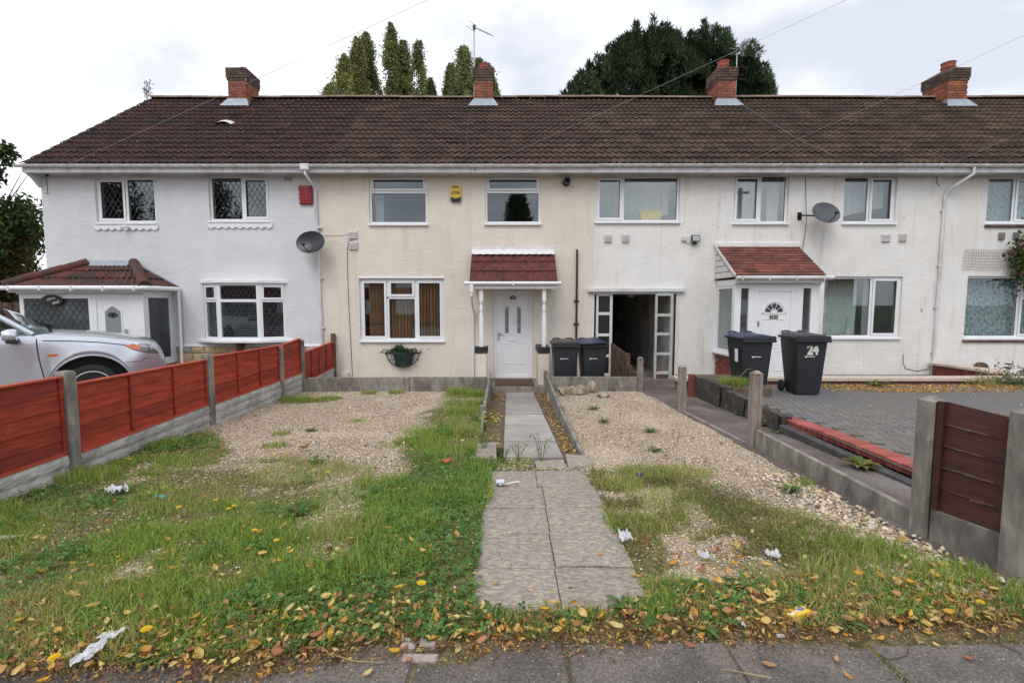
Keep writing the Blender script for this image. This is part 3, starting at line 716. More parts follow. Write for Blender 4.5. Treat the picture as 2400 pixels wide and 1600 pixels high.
TILE = {}
def roof(h, x0, x1, mat, verge=None, ncol=None, limit=20000):
    """slope with every tile its own piece, ridge tiles, eaves"""
    u = Vector((0, math.cos(SL), math.sin(SL))); nrm = Vector((0, -math.sin(SL), math.cos(SL)))
    e0 = V3((0, Y_E, Z_E))
    mb = MB(); a = e0 - nrm * .03; b = V3((0, Y_R, Z_R)) - nrm * .03; c = V3((0, 2 * Y_R - Y_E, Z_E)) - V3((0, 0, .04))
    for p, q in ((a, b), (b, c)):
        mb.add([(x0, p.y, p.z), (x1, p.y, p.z), (x1, q.y, q.z), (x0, q.y, q.z)], [(0, 1, 2, 3)])
    for xx in (x0, x1): mb.add([(xx, a.y, a.z), (xx, b.y, b.z), (xx, c.y, c.z)], [(0, 1, 2)])
    r_ = mb.build("roof", mat, h, fix=False)
    ncol = ncol or max(1, round((x1 - x0) / .335)); w = (x1 - x0) / ncol
    src = tile_mesh(w).build("tile", mat, r_, fix=False, at_=V3((0, 0, 0)))
    src.location = V3((0, 0, 0)) - W[r_]
    set_smooth_by_angle(src, 50)
    k = 0; extra = MB()
    for j in range(NC):
        for i in range(ncol):
            p = V3((x0 + i * w, 0, 0)) + e0 + u * (j * GA)
            rot = (SL + rnd.uniform(-.012, .012), rnd.uniform(-.008, .008), rnd.uniform(-.008, .008)); p += nrm * rnd.uniform(-.003, .004)
            if k < 300 or k >= limit:
                if k == 0: src.location = p - W[r_]; src.rotation_euler = rot
                else: inst(src, r_, p - W[r_], rot)
            else:
                M = Matrix.Translation(p) @ Euler(rot).to_matrix().to_4x4()
                extra.add([M @ V3(q.co) for q in src.data.vertices], [tuple(f.vertices) for f in src.data.polygons])
            k += 1
    if extra.v: set_smooth_by_angle(extra.build("upper_tiles", mat, r_, fix=False, kind="stuff"), 50)
    # ridge tiles
    n = max(1, round((x1 - x0) / .46)); lw = (x1 - x0) / n
    rt = MB(); ang = np.linspace(R(8), R(172), 9)
    pts = [(.135 * math.cos(t_), .105 * math.sin(t_) - .035) for t_ in ang]
    rt.add([(0, a_, b_) for a_, b_ in pts] + [(lw - .006, a_, b_) for a_, b_ in pts] + [(0, a_ * .86, b_ - .02) for a_, b_ in pts] + [(lw - .006, a_ * .86, b_ - .02) for a_, b_ in pts],
           [(i, i + 9, i + 10, i + 1) for i in range(8)] + [(i, i + 1, i + 19, i + 18) for i in range(8)] + [(i + 9, i + 27, i + 28, i + 10) for i in range(8)])
    ro = rt.build("ridge_tile", "ridge_tile", r_, fix=False, at_=V3((0, 0, 0))); set_smooth_by_angle(ro, 60)
    for i in range(n):
        x = x0 + i * lw; p = V3((x, Y_R, Z_R + .045 + .012 * math.sin(x * .9) + rnd.uniform(-.004, .004)))
        if i == 0: ro.location = p - W[r_]
        else: inst(ro, r_, p - W[r_], (rnd.uniform(-.03, .03), rnd.uniform(-.006, .006), 0))
    return r_

def eaves(h, x0, x1, end_l=False, gut="gutter_white", fas="gutter_white", step=.0):
    MB().box(x0, x1, 11.445, 11.475, SOFF - .015, Z_E + .02).build("fascia", fas, h)
    MB().box(x0, x1, 11.476, YF, SOFF - .012, SOFF).build("soffit", "soffit", h)
    pr = [(11.385 + .058 * math.cos(a), 4.862 + step + .058 * math.sin(a)) for a in np.linspace(math.pi, 2 * math.pi, 9)]
    pr += [(11.385 + .05 * math.cos(a), 4.862 + step + .05 * math.sin(a)) for a in np.linspace(2 * math.pi, math.pi, 9)]
    g_ = MB().prism(pr, x0 - (.09 if end_l else 0), x1, 'x').build("gutter", gut, h)
    set_smooth_by_angle(g_, 40)
    x = x0 + .45
    while x < x1 - .2:
        q = [(11.385 + .064 * math.cos(a), 4.862 + step + .064 * math.sin(a)) for a in np.linspace(math.pi, 2 * math.pi, 7)] + [(11.45, 4.87 + step), (11.32, 4.87 + step)]
        MB().prism(q, x, x + .03, 'x').build("gutter_bracket", gut, g_); x += .92
    if end_l: MB().prism(pr[:9], x0 - .10, x0 - .09, 'x').build("gutter_end", gut, g_)
    return g_

def chimney(h, xc, wd_, dp, z0, zb, zc, y0, pot="terracotta", pot_h=.22, pot_r=.115, potx=0, dark_top=False):
    c = MB().box(xc - wd_ / 2 + .012, xc + wd_ / 2 - .012, y0 + .012, y0 + dp - .012, z0, zb).box(xc - wd_ / 2 - .01, xc + wd_ / 2 + .01, y0 - .01, y0 + dp + .01, zb, zc - .01).build("chimney", "mortar", h)
    src = {}
    def brk(key, sx, sy, mat):
        if key not in src:
            src[key] = MB().box(0, sx, 0, sy, .005, .070).build("brick", mat, c, bev=.005, at_=V3((0, 0, 0))); src[key]["_n"] = 0; return src[key], True
        return src[key], False
    def course(z, x0, x1, ya, yb, off, mat):
        def run(a0, a1, o_):
            r_ = []; x = a0 - o_
            while x < a1 - .02:
                l_, rr = max(x, a0), min(x + .215, a1)
                if rr - l_ > .04: r_.append((l_, rr))
                x += .225
            return r_
        for l_, rr in run(x0, x1, off):
            L_ = round(rr - l_, 3); s_, new = brk(('f', L_, mat), L_, .06, mat); loc = V3((l_, ya, z)) - W[c]
            if new: s_.location = loc
            else: inst(s_, c, loc)
        for xx, key in ((x0, 'l'), (x1 - .06, 'r')):
            for l_, rr in run(ya + .063, yb, .11 - off):
                L_ = round(rr - l_, 3); s_, new = brk(('s', L_, mat), .06, L_, mat); loc = V3((xx, l_, z)) - W[c]
                if new: s_.location = loc
                else: inst(s_, c, loc)
    z = z0; i = 0
    while z < zb - .03:
        course(z, xc - wd_ / 2, xc + wd_ / 2, y0, y0 + dp, .11 * (i % 2), "chimney_brick" if not (dark_top and z > zb - .1) else "sooty_brick"); z += .075; i += 1  # optionally the top course below the cap takes the cap's darker brick
    z = zb
    while z < zc - .03:
        o_ = .038 if z > zb + .05 else .02
        course(z, xc - wd_ / 2 - o_, xc + wd_ / 2 + o_, y0 - o_, y0 + dp + o_, .11 * (i % 2), "sooty_brick"); z += .075; i += 1
    MB().hexa([(xc - wd_ / 2, y0, zc - .005), (xc + wd_ / 2, y0, zc - .005), (xc + wd_ / 2, y0 + dp, zc - .005), (xc - wd_ / 2, y0 + dp, zc - .005), (xc - .13, y0 + .15, zc + .06), (xc + .13, y0 + .15, zc + .06), (xc + .13, y0 + dp - .15, zc + .06), (xc - .13, y0 + dp - .15, zc + .06)]).build("flaunching", "concrete", c)
    pr = [(pot_r * .95, 0), (pot_r, .03), (pot_r * .93, .05), (pot_r * .93, pot_h * .45), (pot_r * 1.06, pot_h * .5), (pot_r * 1.06, pot_h * .6), (pot_r * .95, pot_h * .65), (pot_r * 1.0, pot_h * .92), (pot_r * 1.08, pot_h), (pot_r * .8, pot_h), (pot_r * .75, pot_h * .5)]
    set_smooth_by_angle(MB().lathe(pr, (xc + potx, y0 + dp * .42, zc + .02), n=20).build("chimney_pot", pot, c), 35)
    # lead apron and steps
    fl = MB(); zf = Z_E + (y0 - Y_E) * math.tan(SL)
    fl.hexa([(xc - wd_ / 2 - .16, y0 - .20, zf - .20 * math.tan(SL) + .06), (xc + wd_ / 2 + .16, y0 - .20, zf - .2 * math.tan(SL) + .06), (xc + wd_ / 2 + .02, y0 - .012, zf + .05), (xc - wd_ / 2 - .02, y0 - .012, zf + .05),
             (xc - wd_ / 2 - .17, y0 - .19, zf - .2 * math.tan(SL) + .085), (xc + wd_ / 2 + .17, y0 - .19, zf - .2 * math.tan(SL) + .085), (xc + wd_ / 2 + .02, y0 - .008, zf + .20), (xc - wd_ / 2 - .02, y0 - .008, zf + .20)])
    fl.box(xc - wd_ / 2 - .012, xc + wd_ / 2 + .012, y0 - .014, y0 + dp * .5, zf + .02, zf + .19)
    fl.build("lead_flashing", "lead", c, bev=.01)
    return c

def downpipe(h, pts, r=.034, mat="gutter_white", clips=()):
    p = set_smooth_by_angle(MB().tube(pts, r, 12).build("downpipe", mat, h), 45)
    for z in clips:
        x, y, _ = pts[-1]; MB().lathe([(r * 1.0, -.02), (r * 1.25, -.02), (r * 1.25, .02), (r, .02)], (x, y, z), n=12).box(x - .07, x + .07, y + .01, y + .035, z - .012, z + .012).build("pipe_clip", mat, p)
    return p

X20, X2022, X2224, X2426, X26 = -11.15, -4.52, 2.09, 10.48, 17.6
HALF, FULL = (0, .5), (.5, 1)

# ---------------- left end house (clean white)
o20a, o20b = px_rect(227, 360, 415, 522), px_rect(492, 630, 411, 518)
bay = px_rect(482, 668, 664, 795)
h20 = house_body("terraced_house", "clean white end-of-terrace house with dark red porch and stone cladding", X20, X2022, "wall_white_clean", [o20a, o20b, bay])
window(h20, o20a, [(0, .5, 0, 1, 'c'), (.5, 1, 0, 1, 'f')], lead=True, apron=True)
window(h20, o20b, [(0, .54, 0, 1, 'f'), (.54, 1, 0, 1, 'c')], lead=True, apron=True)
roof(h20, X20 - .07, X2022 + .25, "roof_tile_dark", limit=20000)
eaves(h20, X20 - .07, X2022, end_l=True)
chimney(h20, -8.20, .55, .78, 7.55, 8.40, 8.74, 15.2, pot="buff_pot", pot_h=.15, pot_r=.09, potx=.05)
MB().prism([(11.45, SOFF), (YF, SOFF), (YF, SOFF - .28), (11.62, SOFF - .10)], X20 - .05, X20 + .04, 'x').build("eaves_corbel", "wall_white_clean", h20)
# domed roof vent
rv = at(530, 300, 13.75)
mb = MB(); mb.grid(lambda u, v: (rv.x - .25 + .5 * u, rv.y - .16 + .30 * v, rv.z - .05 + .30 * v * math.tan(SL) + .15 * math.sin(u * math.pi) ** .5 * (1 - v ** 3) + .02), np.linspace(0, 1, 13), np.linspace(0, 1, 7))
mb.build("roof_vent", "vent_plastic", h20, fix=False, smooth=True)
# air brick
ab = px_rect(665, 686, 415, 426); q = MB(); frame_rect(q, *ab, .014, YF - .008, YF + .004)
for i in range(1, 6): q.box(ab[0] + i * (ab[1] - ab[0]) / 6 - .006, ab[0] + i * (ab[1] - ab[0]) / 6 + .006, YF - .007, YF + .003, ab[2] + .014, ab[3] - .014)
for i in range(1, 3): q.box(ab[0] + .014, ab[1] - .014, YF - .0065, YF + .003, ab[2] + i * (ab[3] - ab[2]) / 3 - .006, ab[2] + i * (ab[3] - ab[2]) / 3 + .006)
abo = q.build("air_brick", "vent_plastic", h20); MB().box(ab[0], ab[1], YF - .002, YF + .002, ab[2], ab[3]).build("vent_hole", "print_dark", abo)
downpipe(h20, [(-4.66, 11.39, 4.80), (-4.66, 11.39, 4.66), (-4.60, 11.70, 4.46), (-4.58, YF - .05, 4.38), (-4.52, YF - .05, FLOOR)], clips=(3.5, 2.3, 1.1, .35))
MB().box(-4.76, -4.56, 11.33, 11.44, 4.74, 4.88).build("gutter_outlet", "gutter_white", h20, bev=.012)
# bay window: three lights on a shallow bow
bx0, bx1, bz0, bz1 = bay
yb0, prj = YF + .02, .30
bp = [(bx0, yb0), (bx0 + .50, yb0 - prj), (bx1 - .50, yb0 - prj), (bx1, yb0)]
bw_ = MB(); fr_h = bz1 - bz0; tl_z = bz1 - .42
bayo = MB().prism([(bx0 - .02, yb0 + .1), (bx0 - .08, yb0 - .02), (bx0 + .46, yb0 - prj - .06), (bx1 - .46, yb0 - prj - .06), (bx1 + .08, yb0 - .02), (bx1 + .02, yb0 + .1)], bz1 - .005, bz1 + .07, 'z').build("bay_window", "upvc", h20, bev=.008)
MB().prism([(bx0 - .1, yb0 + .1), (bx0 - .18, yb0 - .05), (bx0 + .44, yb0 - prj - .11), (bx1 - .44, yb0 - prj - .11), (bx1 + .18, yb0 - .05), (bx1 + .1, yb0 + .1)], bz0 - .06, bz0 + .002, 'z').build("sill", "upvc", bayo, bev=.008)
for k in range(3):
    (ax, ay), (bx, by) = bp[k], bp[k + 1]; A, B = V3((ax, ay, 0)), V3((bx, by, 0)); d = (B - A); L_ = d.length; d.normalize(); nrm_ = V3((d.y, -d.x, 0))
    def P(s_, z, o_=0): q_ = A + d * s_ + nrm_ * o_; return (q_.x, q_.y, z)
    def bx_(s0, s1, z0, z1, o0, o1, mb): mb.hexa([P(s0, z0, o1), P(s1, z0, o1), P(s1, z0, o0), P(s0, z0, o0), P(s0, z1, o1), P(s1, z1, o1), P(s1, z1, o0), P(s0, z1, o0)])
    fm = MB(); e_ = .07
    bx_(0, e_, bz0, bz1, -.06, 0, fm); bx_(L_ - e_, L_, bz0, bz1, -.06, 0, fm); bx_(e_, L_ - e_, bz0, bz0 + .07, -.06, 0, fm); bx_(e_, L_ - e_, bz1 - .06, bz1, -.06, 0, fm); bx_(e_, L_ - e_, tl_z - .035, tl_z + .035, -.06, 0, fm)
    fm.build("frame", "upvc", bayo, bev=.005)
    if k != 1:
        cf = MB(); bx_(e_ - .02, e_ + .035, tl_z + .02, bz1 - .045, 0, .016, cf); bx_(L_ - e_ - .035, L_ - e_ + .02, tl_z + .02, bz1 - .045, 0, .016, cf); bx_(e_ + .035, L_ - e_ - .035, tl_z + .02, tl_z + .075, 0, .016, cf); bx_(e_ + .035, L_ - e_ - .035, bz1 - .10, bz1 - .045, 0, .016, cf); cf.build("casement", "upvc", bayo, bev=.004)
    for z0_, z1_ in ((bz0 + .07, tl_z - .035), (tl_z + .035, bz1 - .06)):
        gm = MB(); bx_(e_, L_ - e_, z0_, z1_, -.034, -.026, gm); gm.build("pane", "glass_plain", bayo)
        lm = MB(); wpan = L_ - 2 * e_; ns_ = max(2, round(wpan / .13)); sx = wpan / ns_; hz = z1_ - z0_; rows = max(1, round(hz / .2)); kz = hz / rows
        for sg in (1, -1):
            for i in range(-2 * rows, ns_ * 2 + 2 * rows):
                # segment through cells
                s0 = e_ + i * sx / 1.0; a_, b__ = (s0, z0_), (s0 + sg * rows * sx, z1_)
                lo, hi = e_, L_ - e_; f0, f1 = 0.0, 1.0; ds = b__[0] - a_[0]
                for lim, sgn_ in ((lo, 1), (hi, -1)):
                    va, vb = (a_[0] - lim) * sgn_, (b__[0] - lim) * sgn_
                    if va < 0 and vb < 0: f0, f1 = 1, 0
                    elif va < 0: f0 = max(f0, va / (va - vb))
                    elif vb < 0: f1 = min(f1, va / (va - vb))
                if f1 - f0 < .03: continue
                lm.bar(P(a_[0] + ds * f0, a_[1] + hz * f0, -.022), P(a_[0] + ds * f1, a_[1] + hz * f1, -.022), .006, .003, up=tuple(nrm_))
        lm.build("leading", "leading", bayo, fix=False, kind="stuff")
bl_ = thing("venetian_blind", "dark horizontal slat blind inside the white bay window", "blind", ((bx0 + bx1) / 2, yb0 + .1, bz0))
for i in range(24):
    z = bz0 + .06 + i * (bz1 - bz0 - .1) / 24
    MB().hexa([(bx0 + .1, yb0 + .04, z), (bx1 - .1, yb0 + .04, z), (bx1 - .1, yb0 + .07, z + .02), (bx0 + .1, yb0 + .07, z + .02), (bx0 + .1, yb0 + .041, z + .003), (bx1 - .1, yb0 + .041, z + .003), (bx1 - .1, yb0 + .071, z + .023), (bx0 + .1, yb0 + .071, z + .023)]).build("slat", "blind_dark", bl_, fix=False)
MB().prism([(YF - .02, bz0 - .06), (YF - .02, bz0 - .42), (YF - .07, bz0 - .42), (YF - .22, bz0 - .06)], -6.55, -6.42, 'x').build("bay_bracket", "wood_dark", h20)
# stone cladding band
zc0, zc1 = FLOOR - .2, at(600, 811, YF).z
cl = MB().box(-8.1, X2022 - .02, YF - .03, YF - .004, zc0, zc1).build("stone_cladding", "mortar", h20)
z = zc1
rows_ = []
while z > zc0 + .05:
    hh = rnd.choice((.16, .20, .24)); rows_.append((z - hh, z)); z -= hh
for (z0_, z1_) in rows_:
    x = -8.1
    while x < X2022 - .1:
        w_ = rnd.uniform(.18, .42); x1_ = min(x + w_, X2022 - .03); split = (z1_ - z0_ > .19 and rnd.random() < .35)
        for za, zb_ in (((z0_, (z0_ + z1_) / 2), ((z0_ + z1_) / 2, z1_)) if split else ((z0_, z1_),)):
            mb = MB(); o_ = rnd.uniform(.0, .015)
            mb.grid(lambda u, v: (x + .008 + (x1_ - x - .016) * u, YF - .038 - o_ - .016 * math.sin(u * math.pi) ** .4 * math.sin(v * math.pi) ** .4 - .012 * rnd.random(), za + .007 + (zb_ - za - .014) * v), np.linspace(0, 1, 5), np.linspace(0, 1, 4))
            mb.build("stone", rnd.choice(["stone_buff", "stone_buff", "stone_pink", "stone_grey"]), cl, fix=False)
        x = x1_
MB().prism([(YF - .004, zc1), (YF - .05, zc1), (YF - .004, zc1 + .06)], -8.1, X2022 - .02, 'x').build("bell_cast", "wall_white_clean", h20)

# ---- porch of the left house
pm("obscure_dark", (0.050, 0.058, 0.062), rough=0.16, var=0.25, scale=7, bump=0.25, bscale=45, second=(0.12, 0.14, 0.145), sscale=1.6, sfac=0.35)
PX0, PX1, PY, PT = -10.95, -8.17, 10.87, at(300, 690, 10.87).z
po = MB().box(PX0 - .03, PX1 + .03, PY - .03, YF, PT, PT + .14).build("porch", "upvc", h20, bev=.006)
zb_ = -.02; dxl, dxr = at(215, 700, PY).x, at(308, 700, PY).x
fr = MB(); frame_rect(fr, PX0, dxl, zb_, PT, .09, PY, PY + .07); frame_rect(fr, dxl, dxr, zb_, PT, .085, PY, PY + .07); fr.box(dxr, PX1, PY, PY + .07, zb_, PT)
fr.box(PX1 - .07, PX1, PY + .07, PY + .16, zb_ + .35, PT); fr.box(PX1 - .07, PX1, YF - .09, YF, zb_ + .35, PT); fr.box(PX1 - .07, PX1, PY + .16, YF - .09, PT - .07, PT); fr.box(PX1 - .07, PX1, PY + .16, YF - .09, zb_ + .35, zb_ + .43)
fr.build("frame", "upvc", po, bev=.005)
MB().box(PX1 - .09, PX1 + .05, PY - .03, YF, zb_ + .28, zb_ + .345).build("sill", "upvc", po, bev=.006)
MB().box(PX1 - .08, PX1 + .01, PY + .02, YF, zb_ - .3, zb_ + .28).build("plinth", "stone_pink", po)
g1 = (PX0 + .09, dxl - .09, zb_ + .09, PT - .09)
MB().box(*g1[:2], PY + .03, PY + .045, *g1[2:]).build("pane", "obscure_dark", po); lattice(po, g1, PY + .026, sx=.145, sz=.21, r=.0045, mat="leading_dark")
MB().box(PX1 - .045, PX1 - .03, PY + .16, YF - .09, zb_ + .43, PT - .07).build("pane", "obscure_dark", po)
lm = MB()
for i in range(-8, 10):
    for sg in (1, -1):
        y0_, z0_ = PY + .16 + i * .09, zb_ + .43; ln = PT - .07 - z0_; y1_ = y0_ + sg * ln * .45
        ya_, yb_ = PY + .165, YF - .095; f0, f1 = 0, 1
        for lim, s_ in ((ya_, 1), (yb_, -1)):
            va, vb = (y0_ - lim) * s_, (y1_ - lim) * s_
            if va < 0 and vb < 0: f0, f1 = 1, 0
            elif va < 0: f0 = max(f0, va / (va - vb))
            elif vb < 0: f1 = min(f1, va / (va - vb))
        if f1 - f0 > .03: lm.bar((PX1 - .027, y0_ + (y1_ - y0_) * f0, z0_ + ln * f0), (PX1 - .027, y0_ + (y1_ - y0_) * f1, z0_ + ln * f1), .009, .004, up=(1, 0, 0))
lm.build("leading", "leading", po, fix=False, kind="stuff")
d0, d1 = dxl + .085, dxr - .085
do = MB().box(d0, d1, PY + .02, PY + .06, zb_, PT - .085).build("door", "upvc", po, bev=.004)
arc = lambda a0, a1, zb0, zt0, n=14: [(a0, zb0), (a1, zb0)] + [(a1 - (a1 - a0) * i / n, zt0 + .11 * math.sin(math.pi * i / n) ** 1.6) for i in range(n + 1)]
MB().prism(arc(d0 + .15, d1 - .15, zb_ + .55, PT - .34), PY + .008, PY + .02, 'y').build("glazing_moulding", "upvc", do, bev=.004)
MB().prism(arc(d0 + .185, d1 - .185, zb_ + .585, PT - .375), PY + .003, PY + .009, 'y').build("door_glass", "obscure", do)
for s_ in (-1, 1):
    for zz in (PT - .46, PT - .95):
        MB().prism([((d0 + d1) / 2 + s_ * (.05 + .07 * math.cos(a)), zz + .06 * math.sin(a) * (1 + .3 * math.cos(3 * a))) for a in np.linspace(0, 5.9, 12)], PY - .001, PY + .0025, 'y').build("etched_leaf", "leading_dark", do)
MB().box(d1 - .09, d1 - .06, PY - .03, PY + .02, 1.0, 1.12).build("handle", "chrome", do, bev=.004)
pl = thing("name_plate", "oval black house name plate hanging in the porch glass", "sign", ((g1[0] + g1[1]) / 2 - .05, PY - .02, PT - .13))
c_ = W[pl]; MB().prism([(c_.x + .24 * math.cos(a), c_.z + .125 * math.sin(a)) for a in np.linspace(0, 2 * math.pi, 28, endpoint=False)], PY - .035, PY - .018, 'y').build("plate", "black_plastic", pl, bev=.003)
text_mesh("lettering", "shire", .10, "print_white", pl, (c_.x - .02, PY - .037, c_.z + .035), rot=(math.pi / 2, -R(14), 0), shear=.2)
text_mesh("lettering", "end", .10, "print_white", pl, (c_.x + .08, PY - .037, c_.z - .045), rot=(math.pi / 2, -R(14), 0), shear=.2)
# hipped porch roof
zr = at(250, 625, YF - .05).z + .05; ze = PT + .16; ex0, ex1, ey = PX0 - .16, PX1 + .17, PY - .16; rx0, rx1 = at(196, 610, YF).x + .12, at(305, 610, YF).x + .1
rf = MB().add([(ex0, ey, ze), (ex1, ey, ze), (rx1, YF, zr), (rx0, YF, zr), (ex0, YF, ze), (ex1, YF, ze)], [(0, 1, 2, 3), (1, 5, 2), (0, 3, 4), (0, 4, 5, 1)]).build("porch_roof", "porch_tile", h20)
def tiles_on(parent, O, U, Vv, length, height, w, gauge, mat, inside, rolls=2, name="tile", rh=.022, thick=.02):
    U, Vv = V3(U).normalized(), V3(Vv).normalized(); Nn = U.cross(Vv).normalized(); Mr = Matrix((U, Vv, Nn)).transposed().to_4x4()
    s_ = tile_mesh(w, gauge, rolls, rh=rh, th=thick, lift=thick + .008, over=.03).build(name, mat, parent, fix=False, at_=V3((0, 0, 0))); set_smooth_by_angle(s_, 50)
    first = True
    for j in range(int(math.ceil(height / gauge - .01))):
        off = -(w / 2 if (rolls == 0 and j % 2) else 0); i = 0
        while off + i * w < length - .01:
            a_ = off + i * w; i += 1
            if not inside(a_, a_ + w, j * gauge, (j + 1) * gauge): continue
            p = V3(O) + U * a_ + Vv * (j * gauge) + Nn * rnd.uniform(0, .004)
            M = Matrix.Translation(p - W[parent]) @ Mr
            if first: s_.matrix_local = M; first = False
            else: q_ = inst(s_, parent, (0, 0, 0)); q_.matrix_local = M
    if first: bpy.data.objects.remove(s_)
# front slope tiles; cut along the hips
dy, dz = YF - ey, zr - ze; hl = math.hypot(dy, dz); vv = V3((0, dy, dz)).normalized()
gp_ = hl / 3.5
def tri_tiles(parent, A, B, C, D, rows, mat, wt=.30):
    """courses of tiles between edge AB (eaves) and DC (top), trimmed to the slope"""
    A, B, C, D = map(V3, (A, B, C, D)); nrm_ = (B - A).cross(D - A).normalized()
    if nrm_.z < 0: nrm_ = -nrm_
    for j in range(rows):
        f0, f1 = j / rows, (j + 1.12) / rows; f1 = min(f1, 1.0)
        l0, l1 = A.lerp(D, f0), A.lerp(D, f1); r0, r1 = B.lerp(C, f0), B.lerp(C, f1)
        n_ = max(1, round((r0 - l0).length / wt))
        for i in range(n_):
            mb = MB(); m_ = 12; a0, a1 = i / n_, (i + 1) / n_
            lo, hi, un = [], [], []
            for k in range(m_ + 1):
                t_ = a0 + (a1 - a0) * k / m_; hgt = .024 * max(0, math.cos(((k / m_ * 2) % 1 - .5) * math.pi * 1.5))
                lo.append(l0.lerp(r0, t_) + nrm_ * (.036 + hgt)); hi.append(l1.lerp(r1, t_) + nrm_ * (.006 + hgt)); un.append(l0.lerp(r0, t_) + nrm_ * (.014 + hgt))
            mb.v = [tuple(p) for p in un + lo + hi]; q = m_ + 1
            for k in range(m_): mb.f += [(k, k + 1, q + k + 1, q + k), (q + k, q + k + 1, 2 * q + k + 1, 2 * q + k)]
            set_smooth_by_angle(mb.build("tile", mat, parent, fix=False), 50)
tri_tiles(rf, (ex0, ey, ze), (ex1, ey, ze), (rx1, YF, zr), (rx0, YF, zr), 3, "porch_tile")
tri_tiles(rf, (ex1, ey, ze), (ex1, YF, ze), (rx1 + .001, YF, zr), (rx1, YF - .001, zr), 3, "porch_tile")
for A, B in (((ex0, ey, ze + .02), (rx0, YF - .02, zr + .02)), ((ex1, ey, ze + .02), (rx1, YF - .02, zr + .02))):
    A, B = V3(A), V3(B)
    for k in range(3):
        a, b = A.lerp(B, k / 3), A.lerp(B, (k + 1.08) / 3 if k < 2 else 1); set_smooth_by_angle(MB().tube([a + V3((0, 0, .01)), b + V3((0, 0, .035))], .115, 14, r1=.105).build("hip_tile", "porch_tile", rf), 40)
MB().hexa([(rx0 + .1, YF - .12, zr - .06), (rx1 - .1, YF - .12, zr - .06), (rx1 - .05, YF - .004, zr + .0), (rx0 + .05, YF - .004, zr + .0), (rx0 + .1, YF - .12, zr - .02), (rx1 - .1, YF - .12, zr - .02), (rx1 - .05, YF - .004, zr + .1), (rx0 + .05, YF - .004, zr + .1)]).build("flashing", "lead", rf)
MB().bar((rx1 + .06, YF - .02, zr + .02), (ex1 + .03, YF - .02, ze + .04), .05, .03).build("side_flashing", "lead", rf)
gt = set_smooth_by_angle(MB().tube([(ex0 - .06, ey - .03, ze - .02), (ex1 + .0, ey - .03, ze - .02), (ex1 + .06, ey + .05, ze - .02), (ex1 + .06, YF - .06, ze - .02)], .052, 12).build("porch_gutter", "upvc", h20), 45)
for xx in np.linspace(ex0 + .15, ex1 - .2, 5): MB().box(xx, xx + .035, ey - .095, ey + .03, ze - .085, ze + .035).build("gutter_bracket", "upvc", gt, bev=.006)
MB().box(ex0 + .06, ex1 - .02, ey + .02, ey + .05, ze - .12, ze + .01).build("porch_fascia", "upvc_grey", h20)
downpipe(h20, [(ex1 + .06, YF - .09, ze - .02), (ex1 + .06, YF - .09, FLOOR)], r=.036, mat="upvc", clips=(.2,))

# ---------------- middle house (cream)
w1, w2, w3 = px_rect(866, 1001, 410, 525), px_rect(1137, 1268, 410, 524), px_rect(845, 1040, 653, 798)
drx = px_rect(1156, 1249, 682, 886)
h22 = house_body("terraced_house", "cream rendered mid-terrace house with red tiled door canopy", X2022, X2224, "wall_cream", [w1, w2, w3, (drx[0], drx[1], FLOOR - .3, drx[3])])
for w_ in (w1, w2):
    wo, pn = window(h22, w_, [(0, 1, 0, .665, 'f'), (0, 1, .665, 1, 'c')])
    MB().box(w_[0] - .02, w_[1] + .02, YF - .012, YF + .05, w_[3], SOFF).build("head_board", "upvc_grey", wo)
window(h22, w3, [(0, .325, 0, 1, 'c'), (.325, .665, .70, 1, 'c'), (.325, .665, 0, .70, 'f'), (.665, 1, 0, 1, 'c')])
MB().box(w3[0] - .02, w3[1] + .02, YF - .02, YF + .06, w3[3] + .002, w3[3] + .05).build("window_head", "upvc", h22, bev=.008)
roof(h22, X2022 + .25, X2224, "roof_tile_brown")
eaves(h22, X2022, X2224)
chimney(h22, -.73, .57, .78, 7.55, 8.40, 8.74, 15.2, pot_h=.26, pot_r=.145)
vb = thing("vertical_blind", "tan vertical slat blind behind the lower window of the cream house", "blind", ((w3[0] + w3[1]) / 2, YF + .2, w3[2]))
for i in range(23):
    x = w3[0] + .22 + i * (w3[1] - w3[0] - .32) / 22; a = R(52); dx, dy = .045 * math.cos(a), .042 * math.sin(a)
    MB().hexa([(x - dx, YF + .19 - dy, w3[2] + .05), (x + dx, YF + .19 + dy, w3[2] + .05), (x + dx, YF + .193 + dy, w3[2] + .05), (x - dx, YF + .193 - dy, w3[2] + .05), (x - dx, YF + .19 - dy, w3[3] - .03), (x + dx, YF + .19 + dy, w3[3] - .03), (x + dx, YF + .193 + dy, w3[3] - .03), (x - dx, YF + .193 - dy, w3[3] - .03)]).build("slat", "blind_tan", vb)
curtain((w1[0] + .06, w1[0] + .26, w1[2] + .1, w1[2] + .75), YF + .35, "curtain_net", "pale curtain edge inside the upper left window of the cream house", folds=3, amp=.02)
